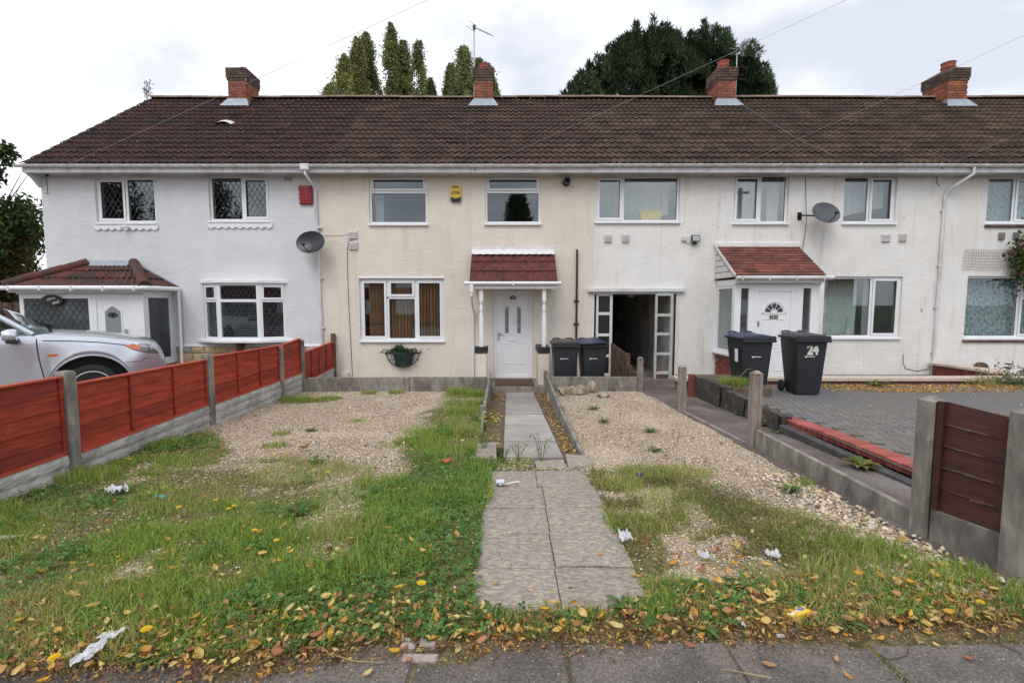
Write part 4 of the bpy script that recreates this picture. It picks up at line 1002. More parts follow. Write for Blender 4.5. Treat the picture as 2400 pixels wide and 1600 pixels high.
# door with its surround
dfr = MB(); x0, x1, zt = drx[0], drx[1], drx[3]
dfr.box(x0, x0 + .085, YF + .05, YF + .12, FLOOR, zt); dfr.box(x1 - .085, x1, YF + .05, YF + .12, FLOOR, zt); dfr.box(x0 + .085, x1 - .085, YF + .05, YF + .12, zt - .10, zt); dfr.box(x0 + .085, x1 - .085, YF + .04, YF + .12, FLOOR - .01, FLOOR + .06)
dfo = dfr.build("door_frame", "upvc", h22, bev=.005)
a0, a1, dzb, dzt = x0 + .085, x1 - .085, FLOOR + .06, zt - .10
dr = MB().box(a0, a1, YF + .07, YF + .11, dzb, dzt).build("door", "upvc", h22, bev=.004)
def raised(parent, poly, y, w=.018, d=.010, mat="upvc"):
    n = len(poly); mb = MB()
    for i in range(n):
        (ax, az), (bx, bz) = poly[i], poly[(i + 1) % n]; mb.bar((ax, y - d / 2, az), (bx, y - d / 2, bz), w, d, up=(0, 1, 0))
    return mb.build("door_moulding", mat, parent, fix=False)
mid = (a0 + a1) / 2; wz = dzt - dzb
for s_ in (-1, 1):
    xi, xo = mid + s_ * .045, mid + s_ * .26
    raised(dr, [(xi, dzb + .50 * wz), (xo, dzb + .50 * wz), (xo, dzb + .83 * wz), (xi, dzb + .91 * wz)], YF + .07)
    gx0, gx1 = mid + s_ * .105, mid + s_ * .195
    gl = MB().prism([(gx0, dzb + .53 * wz), (gx1, dzb + .53 * wz), (gx1, dzb + .835 * wz), (gx0, dzb + .865 * wz)], YF + .060, YF + .069, 'y').build("door_glass", "obscure", dr)
    for k in range(3):
        zz = dzb + (.575 + .10 * k) * wz; raised(gl, [((gx0 + gx1) / 2, zz - .035), ((gx0 + gx1) / 2 + .03, zz), ((gx0 + gx1) / 2, zz + .035), ((gx0 + gx1) / 2 - .03, zz)], YF + .058, .006, .004, "leading_dark")
    raised(dr, [(xi + s_ * .015, dzb + .15 * wz), (xo, dzb + .15 * wz), (xo, dzb + .40 * wz), (xi + s_ * .015, dzb + .40 * wz)], YF + .07)
lb = raised(dr, [(mid - .13, dzb + .425 * wz), (mid + .13, dzb + .425 * wz), (mid + .13, dzb + .46 * wz), (mid - .13, dzb + .46 * wz)], YF + .07, .012, .012)
MB().box(mid - .12, mid + .12, YF + .060, YF + .068, dzb + .43 * wz, dzb + .455 * wz).build("letter_flap", "upvc", dr, bev=.003)
hd = MB().box(a0 + .035, a0 + .062, YF + .055, YF + .07, dzb + .44 * wz, dzb + .545 * wz); hd.bar((a0 + .048, YF + .045, dzb + .52 * wz), (a0 + .15, YF + .04, dzb + .515 * wz), .016, .016); hd.box(a0 + .04, a0 + .057, YF + .035, YF + .07, dzb + .512 * wz, dzb + .528 * wz)
hd.build("handle", "chrome", dr)
np_ = MB().prism([(mid - .068, dzt - .10), (mid + .068, dzt - .10), (mid + .068, dzt - .045), (mid + .055, dzt - .03), (mid, dzt + .005), (mid - .055, dzt - .03), (mid - .068, dzt - .045)], YF + .058, YF + .069, 'y').build("number_plate", "black_plastic", dr)
text_mesh("door_number", "22", .075, "print_white", np_, (mid, YF + .056, dzt - .058), bold=.001)
MB().box(mid - .1, mid + .11, YF - .10, YF + .02, zt - .01, zt + .055).build("porch_light", "vent_plastic", h22, bev=.012)
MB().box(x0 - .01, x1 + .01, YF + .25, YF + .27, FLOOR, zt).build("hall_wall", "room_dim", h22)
# canopy
cx0, cx1 = at(1106, 593, YF).x, at(1299, 593, YF).x; zt_ = at(1200, 593, YF - .02).z; YC = YF - .82; zl_ = at(1200, 660, YC).z
cn = MB().hexa([(cx0, YC + .02, zl_ - .02), (cx1, YC + .02, zl_ - .02), (cx1, YF, zl_ - .02), (cx0, YF, zl_ - .02), (cx0, YC + .02, zl_ - .005), (cx1, YC + .02, zl_ - .005), (cx1, YF, zt_ - .02), (cx0, YF, zt_ - .02)]).build("canopy", "canopy_tile", h22)
sl_ = math.atan2(zt_ - zl_, YF - YC); hl = math.hypot(zt_ - zl_, YF - YC)
tiles_on(cn, (cx0, YC, zl_), (1, 0, 0), (0, math.cos(sl_), math.sin(sl_)), cx1 - cx0, hl, (cx1 - cx0) / 6, hl / 3, "canopy_tile", lambda *a: True, rolls=2, rh=.026)
mb = MB(); zf0 = zt_ - .09
mb.grid(lambda u, v: (cx0 - .0 + (cx1 - cx0) * u, YF - .16 + .155 * v - .0, zt_ - .06 + .075 * v + .06 * S((v - .6) * 3) * v + .02 + .004 * math.sin(u * 75) * (1 - v)), np.linspace(0, 1, 90), np.linspace(0, 1, 6))
mb.build("flashing", "flash_paint", cn, fix=False, smooth=True)
MB().box(cx0 - .0, cx1 + .0, YF - .012, YF - .002, zt_ - .02, zt_ + .15).build("upstand", "flash_paint", cn)
gt = set_smooth_by_angle(MB().tube([(cx0 - .10, YC - .035, zl_ - .035), (cx1 + .07, YC - .035, zl_ - .035)], .04, 12).build("canopy_gutter", "upvc", cn), 45)
MB().lathe([(.046, -.02), (.046, .02)], (cx0 - .09, YC - .035, zl_ - .035), 'x', 12).lathe([(.046, -.02), (.046, .02)], (cx1 + .06, YC - .035, zl_ - .035), 'x', 12).box((cx0 + cx1) / 2 - .015, (cx0 + cx1) / 2 + .015, YC - .085, YC, zl_ - .09, zl_ + .01).build("gutter_fitting", "upvc", cn)
MB().box(cx0 + .05, cx1 - .02, YC - .0, YC + .03, zl_ - .16, zl_ - .021).build("canopy_fascia", "upvc_grey", cn)
MB().box(cx0 + .06, cx1 - .03, YC + .03, YF, zl_ - .135, zl_ - .12).build("canopy_soffit", "upvc_grey", cn)
# turned posts on black-capped piers
for s_, (pxl, pxr) in enumerate(((1120, 1142), (1262, 1290))):
    Yp = YC + .10; px_ = at(1128 if s_ == 0 else 1275, 740, Yp).x; ztp = zl_ - .136; zcap = at(1130, 812, Yp).z
    po_ = MB().box(px_ - .044, px_ + .044, Yp - .044, Yp + .044, ztp - .30, ztp).box(px_ - .044, px_ + .044, Yp - .044, Yp + .044, zcap - .0, zcap + .72)
    pr = [(.034, 0), (.036, .02), (.022, .04), (.034, .07), (.024, .10), (.030, .15), (.038, .22), (.032, .30), (.024, .36), (.022, .40), (.035, .43), (.024, .46), (.036, .48), (.034, .5)]
    hh = ztp - .30 - zcap - .72; po_.lathe([(r_ * 1.2, zcap + .72 + h_ / .5 * hh) for r_, h_ in pr], (px_, Yp, 0), n=14)
    set_smooth_by_angle(po_.build("canopy_post", "upvc", cn), 30)
    pw = .15; MB().box(px_ - pw, px_ + pw - .02 * s_, Yp - .13, YF - .002 if s_ else Yp + .2, zcap - .14, zcap).build("pier_cap", "pier_black", cn, bev=.006)
    MB().box(px_ - pw + .02, px_ + pw - .03, Yp - .11, YF - .003 if s_ else Yp + .18, FLOOR - .06, zcap - .14).build("pier", "wall_cream", cn, bev=.006)
downpipe(h22, [(cx0 + .05, YC - .03, zl_ - .05), (cx0 + .05, YC - .03, zl_ - .30), (cx0 + .02, YF - .25, zl_ - .52), (cx0 + .02, YF - .05, zl_ - .62), (cx0 + .02, YF - .05, FLOOR)], r=.03, mat="upvc")
MB().box(cx0 + .01, cx0 + .09, YC - .07, YC + .01, zl_ - .24, zl_ - .06).build("hopper", "upvc", h22, bev=.008)
# step
st = MB().box(-.358, .838, 10.75, 11.69, -.6, FLOOR - .022).build("door_step", "concrete_warm", None, bev=.008, label="concrete doorstep slab in front of the white door", cat="step")
MB().box(-.30, .60, 10.79, 11.62, FLOOR - .021, FLOOR - .004).build("doormat", "mat_brown", None, bev=.003, label="wide brown doormat with a black edge on the doorstep", cat="doormat")
bpy.data.objects["doormat"]; mb = MB(); mb.box(-.305, .605, 10.765, 10.79, FLOOR - .021, FLOOR - .002).build("edge", "mat_edge", bpy.data.objects["doormat"])
# flue, vents, soil pipe
f_ = at(1327, 428, YF); fl = MB().lathe([(.095, 0), (.095, -.02), (.075, -.025), (.075, -.16), (.082, -.165), (.082, -.19), (.06, -.19), (.06, -.06)], (f_.x, YF, f_.z), 'y', 20).build("boiler_flue", "black_plastic", h22); set_smooth_by_angle(fl, 35)
def vent(house, l, r_, t_, b, mat="vent_plastic"):
    q = px_rect(l, r_, t_, b); mb = MB().box(q[0], q[1], YF - .035, YF - .001, q[2], q[3]).build("wall_vent", mat, house, bev=.008)
    n = 6
    for i in range(n):
        z = q[2] + .012 + (q[3] - q[2] - .03) * i / n; MB().hexa([(q[0] + .012, YF - .052, z), (q[1] - .012, YF - .052, z), (q[1] - .012, YF - .034, z + .012), (q[0] + .012, YF - .034, z + .012), (q[0] + .012, YF - .05, z + .006), (q[1] - .012, YF - .05, z + .006), (q[1] - .012, YF - .034, z + .024), (q[0] + .012, YF - .034, z + .024)]).build("louvre", mat, mb)
    return mb
vent(h22, 817, 838, 541, 560); vent(h22, 819, 839, 566, 585)
s_ = at(1352, 586, YF); downpipe(h22, [(s_.x, YF + .0, s_.z), (s_.x, YF - .05, s_.z - .02), (s_.x, YF - .05, FLOOR)], r=.026, mat="black_plastic", clips=(1.75, 1.2))
MB().box(-4.05, -3.88, YF - .16, YF - .002, FLOOR, .02).build("meter_box", "wall_cream", h22, bev=.008)

# ---------------- right house (aged white) with the passage
v1, v2, v3, v4 = px_rect(1395, 1595, 411, 520), px_rect(1717, 1851, 408, 523), px_rect(1974, 2105, 410, 523), px_rect(1925, 2117, 648, 791)
pl_, pr_, pt_ = at(1392, 780, YF).x, at(1582, 780, YF).x, at(1480, 686, YF).z
h24 = house_body("terraced_house", "white weathered mid-terrace house with open passage and glazed porch", X2224, X2426, "wall_white_aged", [v1, v2, v3, v4, (pl_, pr_, FLOOR - .3, pt_)], no_inside=(pr_ + .1,))
wo, _ = window(h24, v1, [(0, .33, 0, 1, 'c'), (.33, 1, 0, 1, 'f')]); MB().box(v1[0] - .02, v1[1] + .02, YF - .012, YF + .05, v1[3], SOFF).build("head_board", "upvc_grey", wo)
window(h24, v2, [(0, .5, 0, 1, 'c'), (.5, 1, 0, 1, 'f')]); window(h24, v3, [(0, .5, 0, 1, 'f'), (.5, 1, 0, 1, 'c')]); window(h24, v4, [(0, .63, 0, 1, 'f'), (.63, 1, 0, 1, 'c')])
roof(h24, X2224, X2426, "roof_tile_olive")
eaves(h24, X2224, X2426, step=.012)
chimney(h24, 6.64, .56, .78, 7.55, 8.42, 8.75, 15.2, pot_h=.33, pot_r=.17, dark_top=True)
downpipe(h24, [(10.72, 11.39, 4.81), (10.72, 11.39, 4.66), (10.46, 11.70, 4.38), (10.42, YF - .05, 4.25), (10.42, YF - .05, -.05)], clips=(3.9, 2.6, 1.6, .5, .12))
for q in ((1416, 1434, 549, 568), (1457, 1475, 549, 568), (2065, 2086, 548, 567), (2105, 2124, 547, 566)): vent(h24, *q)
curtain((v1[0] + .08, v1[1] - .12, v1[2] + .06, v1[3] - .03), YF + .40, "curtain_net", "thin grey net curtain in the widest upper window beside the cream wall", folds=10, amp=.03, cut=lambda u: .0 if u < .5 else .35 * (u - .5))
curtain((v2[0] + .05, v2[1] - .05, v2[2] + .03, v2[3] - .03), YF + .32, "curtain_pink", "greyish pink curtain in the upper window above the tiled porch", folds=9, amp=.035)
curtain((v3[0] + .05, v3[1] - .05, v3[2] + .03, v3[3] - .03), YF + .32, "curtain_pink", "pinkish drooping curtain in the upper window right of the dish", folds=7, amp=.035, cut=lambda u: .15 + .25 * u)
curtain((v4[0] + .05, v4[0] + (v4[1] - v4[0]) * .58, v4[2] + .05, v4[3] - .03), YF + .42, "curtain_green", "pale green net curtain in the large lower window of the weathered house", folds=11, amp=.03)
curtain((v4[0] + (v4[1] - v4[0]) * .64, v4[0] + (v4[1] - v4[0]) * .80, v4[2] + .05, v4[3] - .03), YF + .36, "curtain_net", "narrow cream curtain drawn aside in the lower casement", folds=4, amp=.02)
ty = at(1525, 505, YF + .18); tb = MB()
tb.hexa([(ty.x - .23, YF + .14, v1[2] + .06), (ty.x + .23, YF + .14, v1[2] + .06), (ty.x + .23, YF + .26, v1[2] + .06), (ty.x - .23, YF + .26, v1[2] + .06), (ty.x - .27, YF + .13, v1[2] + .27), (ty.x + .27, YF + .13, v1[2] + .27), (ty.x + .27, YF + .28, v1[2] + .27), (ty.x - .27, YF + .28, v1[2] + .27)])
tb = tb.build("plastic_tub", "yellow_tub", None, bev=.01, label="yellow plastic tub standing inside the upper window", cat="tub"); MB().box(ty.x - .29, ty.x + .29, YF + .115, YF + .295, v1[2] + .268, v1[2] + .292).build("rim", "yellow_tub", tb, bev=.006)
vz = at(1986, 770, YF + .2); set_smooth_by_angle(MB().lathe([(.05, 0), (.07, .02), (.045, .18), (.03, .36), (.04, .42), (.02, .42)], (vz.x, YF + .19, v4[2] + .04), n=16).build("vase", "print_cream", None, label="slim ribbed cream vase on the lower window sill", cat="vase"), 40)
# passage: lintel, tunnel, gate screens
MB().box(pl_ - .17, pr_ + .19, YF - .10, YF + .0, pt_ + .02, pt_ + .105).build("passage_lintel", "upvc_grey", h24, bev=.006)
MB().box(pl_ - .0, pr_ + .03, YF - .03, YF + .05, pt_ - .03, pt_ + .02).build("passage_head", "gate_white", h24, bev=.004)
MB().box(pl_ - .02, pl_, YF + .26, YB, FLOOR - .3, pt_ + .05).box(pr_, pr_ + .05, YF + .26, YB, FLOOR - .3, pt_ + .05).box(pl_, pr_, YF + .26, YB, pt_, pt_ + .05).build("passage_lining", "passage_wall", h24)
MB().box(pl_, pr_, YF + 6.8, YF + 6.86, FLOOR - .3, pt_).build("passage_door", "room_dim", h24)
MB().box(pr_ + .0, pr_ + .09, YF - .02, YF + .10, FLOOR, pt_ - .03).build("passage_post", "gate_white", h24, bev=.004)
def ladder(label, x0, x1, zb0, ztop, rungs, y, mat, back=None, ang=0, group=None):
    o = thing("timber_screen", label, "screen", (x0, y, zb0)); o.rotation_euler.z = ang
    w_ = x1 - x0; H = ztop - zb0
    def loc(mb, nm, mt=mat): 
        q = mb.build(nm, mt, None, bev=.004); q.parent = o; return q
    loc(MB().box(0, .055, -.02, .03, 0, H), "stile"); loc(MB().box(w_ - .065, w_, -.02, .03, 0, H), "stile")
    for z in rungs: loc(MB().box(.055, w_ - .065, -.018, .028, z - zb0 - .035, z - zb0 + .035), "rail")
    if back:
        for a, b in zip(rungs[:-1], rungs[1:]): loc(MB().box(.055, w_ - .065, .005, .015, a - zb0 + .035, b - zb0 - .035), "board", back)
    return o
lx0, lx1 = pl_ + .05, at(1435, 780, YF).x
zz = lambda py: at(1420, py, YF).z
ladder("white painted timber screen with black panels in the passage mouth", lx0, lx1, FLOOR, pt_ - .03, [zz(878), zz(834), zz(785), zz(735), zz(690)], YF + .03, "gate_white", back="black_plastic")
qx0, qx1 = at(1534, 780, YF - .12).x, at(1578, 780, YF - .12).x
ladder("pale blue flaking timber frame with open gaps in the passage mouth", qx0, qx1, FLOOR - .05, pt_ - .03, [zz(872), zz(828), zz(782), zz(738), zz(690)], YF - .13, "gate_blue", ang=R(8))
pl2 = at(1488, 689, YF + .6); set_smooth_by_angle(MB().lathe([(.02, .0), (.07, .0), (.10, -.03), (.10, -.06), (.05, -.10)], (pl2.x, YF + 1.0, pt_ - .0), n=16).build("passage_lamp", "vent_plastic", h24), 35)

# porch of the right house
QX0, QX1, QY = at(1719, 780, 10.86).x, at(1917, 780, 10.86).x, 10.86
qz0, qzt = -.05, at(1800, 668, QY).z
p24 = MB().box(QX0 - .02, QX1 + .02, QY - .02, YF, qzt, qzt + .13).build("porch", "upvc", h24, bev=.006)
def Z24(py): return at(1800, py, QY).z
sxl, sxr, dl, dr_ = at(1734, 780, QY).x, at(1752, 780, QY).x, at(1766, 780, QY).x, at(1858, 780, QY).x
rl, rr = at(1879, 780, QY).x, at(1897, 780, QY).x
fr = MB().box(QX0, sxl, QY, QY + .07, qz0, qzt).box(sxr, dl, QY, QY + .07, qz0, qzt).box(dr_, rl, QY, QY + .07, qz0, qzt).box(rr, QX1, QY, QY + .07, qz0, qzt).box(sxl, sxr, QY, QY + .07, qzt - .07, qzt).box(rl, rr, QY, QY + .07, qzt - .07, qzt).box(sxl, sxr, QY, QY + .07, qz0, qz0 + .7).box(rl, rr, QY, QY + .07, qz0, qz0 + .7).box(dl, dr_, QY, QY + .07, qzt - .07, qzt)
fr.box(QX0, QX0 + .07, QY + .07, QY + .13, .55, qzt).box(QX0, QX0 + .07, YF - .08, YF, .55, qzt).box(QX0, QX0 + .07, QY + .13, YF - .08, qzt - .07, qzt).box(QX0, QX0 + .07, QY + .13, YF - .08, .55, .62)
fr.box(QX1 - .07, QX1, QY + .07, YF, .55, qzt)
fr.build("frame", "upvc", p24, bev=.005)
MB().box(sxl, sxr, QY + .03, QY + .042, qz0 + .7, qzt - .07).build("pane", "glass", p24); MB().box(rl, rr, QY + .03, QY + .042, qz0 + .7, qzt - .07).build("pane", "glass", p24)
MB().box(QX0 + .03, QX0 + .042, QY + .13, YF - .08, .62, qzt - .07).build("pane", "glass", p24)
MB().box(QX0 - .07, QX0 + .07, QY - .04, YF, .49, .548).build("sill", "upvc", p24, bev=.006)
MB().box(QX0 + .012, QX0 + .08, QY + .012, YF, -.3, .49).build("brick_core", "mortar_red", p24)
bs = MB().box(0, .05, .004, .219, .005, .07).build("brick", "red_brick", p24, bev=.004, at_=V3((0, 0, 0)))
k_ = 0
for j in range(8):
    for i in range(5):
        y0_ = QY + i * .225 - (.11 if j % 2 else 0)
        if y0_ < QY - .01 or y0_ + .2 > YF: continue
        l_ = V3((QX0 + .0, y0_, -.10 + j * .075)) - W[p24]
        if k_ == 0: bs.location = l_
        else: inst(bs, p24, l_)
        k_ += 1
MB().box(QX0 + .09, QX1 - .08, YF - .02, YF - .01, 0, qzt).build("back_wall", "curtain_net", p24)
dm_ = (dl + dr_) / 2
frame_rect(q := MB(), dl, dr_, qz0, qzt - .07, .07, QY - .01, QY + .06); q.build("door_frame", "upvc", p24, bev=.006)
dd = MB().box(dl + .07, dr_ - .07, QY + .01, QY + .05, qz0 + .07, qzt - .14).build("door", "upvc", p24, bev=.004)
fz = Z24(732); fan = []
fr_ = .20
for k in range(5):
    a0_, a1_ = math.pi * k / 5 + .06, math.pi * (k + 1) / 5 - .06
    MB().prism([(dm_ + .085 * math.cos(a0_), fz + .085 * math.sin(a0_)), (dm_ + fr_ * math.cos(a0_), fz + fr_ * math.sin(a0_)), (dm_ + fr_ * math.cos((a0_ + a1_) / 2), fz + fr_ * math.sin((a0_ + a1_) / 2)), (dm_ + fr_ * math.cos(a1_), fz + fr_ * math.sin(a1_)), (dm_ + .085 * math.cos(a1_), fz + .085 * math.sin(a1_))], QY + .002, QY + .008, 'y').build("fan_pane", "obscure_dark", dd)
raised(dd, [(dm_ + .245 * math.cos(a), fz + .245 * math.sin(a)) for a in np.linspace(0, math.pi, 14)] + [(dm_ - .27, fz - .02), (dm_ + .27, fz - .02)], QY + .01, .025, .014)
raised(dd, [(dm_ + .07 * math.cos(a), fz + .07 * math.sin(a)) for a in np.linspace(0, math.pi, 10)], QY + .01, .02, .014)
for s_ in (-1, 1):
    for za, zb2 in ((Z24(790), Z24(748)), (Z24(868), Z24(822))):
        raised(dd, [(dm_ + s_ * .05, za), (dm_ + s_ * .24, za), (dm_ + s_ * .24, zb2), (dm_ + s_ * .05, zb2)], QY + .01)
    tl_ = MB().box(dm_ + s_ * .052 - .043, dm_ + s_ * .052 + .043, QY - .002, QY + .009, fz - .15, fz - .065).build("number_tile", "wood_dark", dd, bev=.003)
    text_mesh("door_number", "2" if s_ < 0 else "4", .07, "print_cream", tl_, (dm_ + s_ * .052, QY - .004, fz - .108))
raised(dd, [(dm_ - .14, Z24(814)), (dm_ + .14, Z24(814)), (dm_ + .14, Z24(806)), (dm_ - .14, Z24(806))], QY + .01, .012, .012)
MB().box(dl + .085, dl + .11, QY - .02, QY + .01, Z24(764), Z24(752)).build("handle", "chrome", dd, bev=.003)
# tiled pent roof
tx0, tx1 = at(1677, 576, YF).x, at(1870, 576, YF).x; tzt = at(1770, 578, YF).z; TY = 10.70; tzl = at(1820, 646, TY).z
pr24 = MB().hexa([(tx0, TY + .02, tzl - .03), (tx1, TY + .02, tzl - .03), (tx1, YF, tzl - .03), (tx0, YF, tzl - .03), (tx0, TY + .02, tzl - .01), (tx1, TY + .02, tzl - .01), (tx1, YF, tzt - .02), (tx0, YF, tzt - .02)]).build("porch_roof", "wood_dark", h24)  # dark body colour stands in for shade in the gaps between cheek boards
sl2 = math.atan2(tzt - tzl, YF - TY); hl2 = math.hypot(tzt - tzl, YF - TY)
pt_m = MB(); tw = .165; pt_m.box(.003, tw - .003, -.01, hl2 / 11 + .06, 0, .012); 
for i, p in enumerate(pt_m.v): pt_m.v[i] = (p[0], p[1], p[2] + (.022 if p[1] < 0 else .0))
pts_ = pt_m.build("tile", "plain_tile", pr24, at_=V3((0, 0, 0))); k_ = 0
for j in range(11):
    x = tx0 - (tw / 2 if j % 2 else 0)
    while x < tx1 - .03:
        l_ = V3((min(max(x, tx0 - .01), tx1 - tw), TY + j * hl2 / 11 * math.cos(sl2), tzl + j * hl2 / 11 * math.sin(sl2))) - W[pr24]; rr_ = (sl2 + rnd.uniform(-.02, .02), rnd.uniform(-.012, .012), rnd.uniform(-.015, .015))
        if k_ == 0: pts_.location = l_; pts_.rotation_euler = rr_
        else: inst(pts_, pr24, l_, rr_)
        k_ += 1; x += tw
for i in range(5):
    z0_ = tzl - .02 + i * (tzt - tzl) / 5.3; y0_ = TY + .05 + (z0_ - tzl + .06) / math.tan(sl2)
    if y0_ < YF - .05: MB().hexa([(tx0 - .006, y0_, z0_), (tx0 + .01, y0_, z0_), (tx0 + .01, YF, z0_), (tx0 - .006, YF, z0_), (tx0 - .006, min(y0_ + .16, YF - .02), z0_ + .125), (tx0 + .01, min(y0_ + .16, YF - .02), z0_ + .125), (tx0 + .01, YF, z0_ + .125), (tx0 - .006, YF, z0_ + .125)]).build("cheek_board", "gate_white", pr24)
MB().bar((tx0 - .012, TY, tzl - .0), (tx0 - .012, YF - .01, tzt + .0), .02, .07).build("barge_board", "gate_white", pr24)
MB().box(tx0 - .05, tx1 + .05, YF - .05, YF - .001, tzt - .02, tzt + .10).build("flashing", "wall_white_aged", pr24, bev=.015)
gt = set_smooth_by_angle(MB().tube([(tx0 + .0, TY - .04, tzl - .045), (tx1 + .14, TY - .04, tzl - .045)], .045, 12).build("porch_gutter", "upvc_grey", pr24), 45)
for xx in np.linspace(tx0 + .1, tx1 - .1, 4): MB().box(xx, xx + .035, TY - .095, TY + .03, tzl - .10, tzl).build("gutter_bracket", "upvc_grey", pr24, bev=.006)
MB().box(tx0 + .02, tx1 - .02, TY + .02, TY + .05, tzl - .15, tzl - .031).build("porch_fascia", "upvc", pr24)

# ---------------- far right house, cut by the picture edge
u1, u2 = px_rect(2310, 2448, 413, 523), px_rect(2258, 2470, 647, 792)
h26 = house_body("terraced_house", "white house beyond the tall white downpipe with lace curtains", X2426, X26, "wall_white_aged", [u1, u2])
window(h26, u1, [(0, .52, 0, 1, 'f'), (.52, 1, 0, 1, 'c')]); window(h26, u2, [(0, .64, 0, 1, 'f'), (.64, 1, .69, 1, 'c'), (.64, 1, 0, .69, 'c')])
for w_ in (u1, u2): MB().box(w_[0] - .03, w_[1] + .03, YF - .05, YF - .003, w_[2] - .10, w_[2] - .047).build("stone_sill", "wood_dark", h26, bev=.005)
roof(h26, X2426, X26, "roof_tile_olive")
eaves(h26, X2426, X26, step=.006)
chimney(h26, 13.6, .58, .95, 7.55, 8.38, 8.72, 15.15, pot_h=.33, pot_r=.18)
vent(h26, 2338, 2354, 545, 562, "vent_dark"); vent(h26, 2372, 2388, 544, 561, "vent_dark")
curtain((u1[0] + .05, u1[1] - .05, u1[2] + .04, u1[3] - .03), YF + .25, "curtain_lace", "lace curtain in the upper window past the tall downpipe", folds=9, amp=.02)
curtain((u2[0] + .05, u2[1] - .05, u2[2] + .04, u2[3] - .03), YF + .30, "curtain_lace", "patterned lace curtain in the lower window below the climbing rose", folds=14, amp=.025)
# ================================================================ FENCES AND EDGINGS
def post(mb, x, y, w, d, z0, z1, tip=.05, slot=True):
    mb.box(x - w / 2, x + w / 2, y - d / 2, y + d / 2, z0, z1 - tip)
    mb.add([(x - w / 2, y - d / 2, z1 - tip), (x + w / 2, y - d / 2, z1 - tip), (x + w / 2, y + d / 2, z1 - tip), (x - w / 2, y + d / 2, z1 - tip), (x - w * .08, y, z1), (x + w * .08, y, z1)], [(0, 1, 5, 4), (1, 2, 5), (2, 3, 4, 5), (3, 0, 4)])
    return mb

FX = -4.25
fence = thing("red_fence", "low red stained lap panel fence with concrete posts along the lawn", "fence", (FX, 6.5, 0))
ps = [(2.62, 1.08), (4.60, 1.05), (6.79, .985), (8.95, .895), (9.88, .95)]
for i, (y, zt) in enumerate(ps):
    q = MB(); w_ = .105
    q.prism([(FX - w_ / 2, y - .06), (FX + w_ / 2, y - .06), (FX + w_ / 2, y + .06), (FX - w_ / 2, y + .06)], -.4, zt - .03, 'z')
    q.hexa([(FX - w_ / 2, y - .06, zt - .03), (FX + w_ / 2, y - .06, zt - .03), (FX + w_ / 2, y + .06, zt - .03), (FX - w_ / 2, y + .06, zt - .03), (FX - w_ * .42, y - .05, zt), (FX + w_ * .38, y - .05, zt), (FX + w_ * .38, y + .05, zt), (FX - w_ * .42, y + .05, zt)])
    q.build("concrete_post", "concrete", fence)
def lap_panel(parent, P0, P1, z0, z1, boards, battens, mat, cap=None, cap_mat=None, side=1, th=.012, wear=None):
    """overlapping boards between two posts, boards proud on side (+1: right of P0->P1)"""
    A, B = V3((*P0, 0)), V3((*P1, 0)); d = (B - A); L_ = d.length; d.normalize(); nr = V3((d.y, -d.x, 0)) * side
    def P(s_, z, o_): p = A + d * s_ + nr * o_; return (p.x, p.y, z)
    def hx(mb, s0, s1, za0, za1, zb0, zb1, o0a, o0b, o1a, o1b):   # bottom z za*, top z zb* at both ends; offsets outer/inner bottom/top
        mb.hexa([P(s0, za0, o0a), P(s1, za1, o0a), P(s1, za1, o0b), P(s0, za0, o0b), P(s0, zb0, o1a), P(s1, zb1, o1a), P(s1, zb1, o1b), P(s0, zb0, o1b)])
    panel = MB(); hx(panel, .0, L_, z0[0], z0[1], z1[0] - .003, z1[1] - .003, -.010, -.020, -.010, -.020)
    po_ = panel.build("fence_panel", mat, parent)
    for s0, s1, e_ in ((.0, .035, 0), (L_ - .035, L_, 1)):
        eb_ = MB(); hx(eb_, s0, s1, z0[e_], z0[e_], z1[e_], z1[e_], .028, -.0095, .028, -.0095); eb_.build("edge_batten", mat, po_)
    for i in range(boards):
        f0, f1 = i / boards, (i + 1) / boards + .03; f1 = min(f1, 1)
        zz = lambda f, e_: z0[e_] + (z1[e_] - z0[e_]) * f + rnd.uniform(-.003, .003)
        mb = MB(); hx(mb, .036, L_ - .036, zz(f0, 0), zz(f0, 1), zz(f1, 0), zz(f1, 1), .016, .004, .004, -.008); sl_o = mb.build("slat", mat, po_)
        if wear and i:
            for _ in range(2):
                s0 = rnd.uniform(.05, L_ * .6); s1 = min(L_ - .05, s0 + rnd.uniform(.08, .3)); zw = (zz(f0, 0) + zz(f0, 1)) / 2; wm = MB(); hx(wm, s0, s1, zz(f0, 0) + .001, zz(f0, 1) + .001, zz(f0, 0) + .006, zz(f0, 1) + .006, .0175, .010, .0172, .010); wm.build("worn_paint", wear, po_)
    for f in battens:
        mb = MB(); s_ = L_ * f; za = z0[0] + (z0[1] - z0[0]) * f; zb = z1[0] + (z1[1] - z1[0]) * f; hx(mb, s_ - .02, s_ + .02, za, za, zb, zb, .034, .017, .034, .010); mb.build("batten", mat, po_)
    if cap:
        mb = MB(); hx(mb, .0, L_, z1[0] - .002, z1[1] - .002, z1[0] + .02, z1[1] + .02, .036, -.026, .036, -.026); mb.build("capping", cap_mat or mat, po_, bev=.004)
        mb = MB(); hx(mb, .036, L_ - .036, z0[0], z0[1], z0[0] + .03, z0[1] + .03, .036, .017, .034, .017); mb.build("bottom_rail", cap_mat or mat, po_)
    return po_
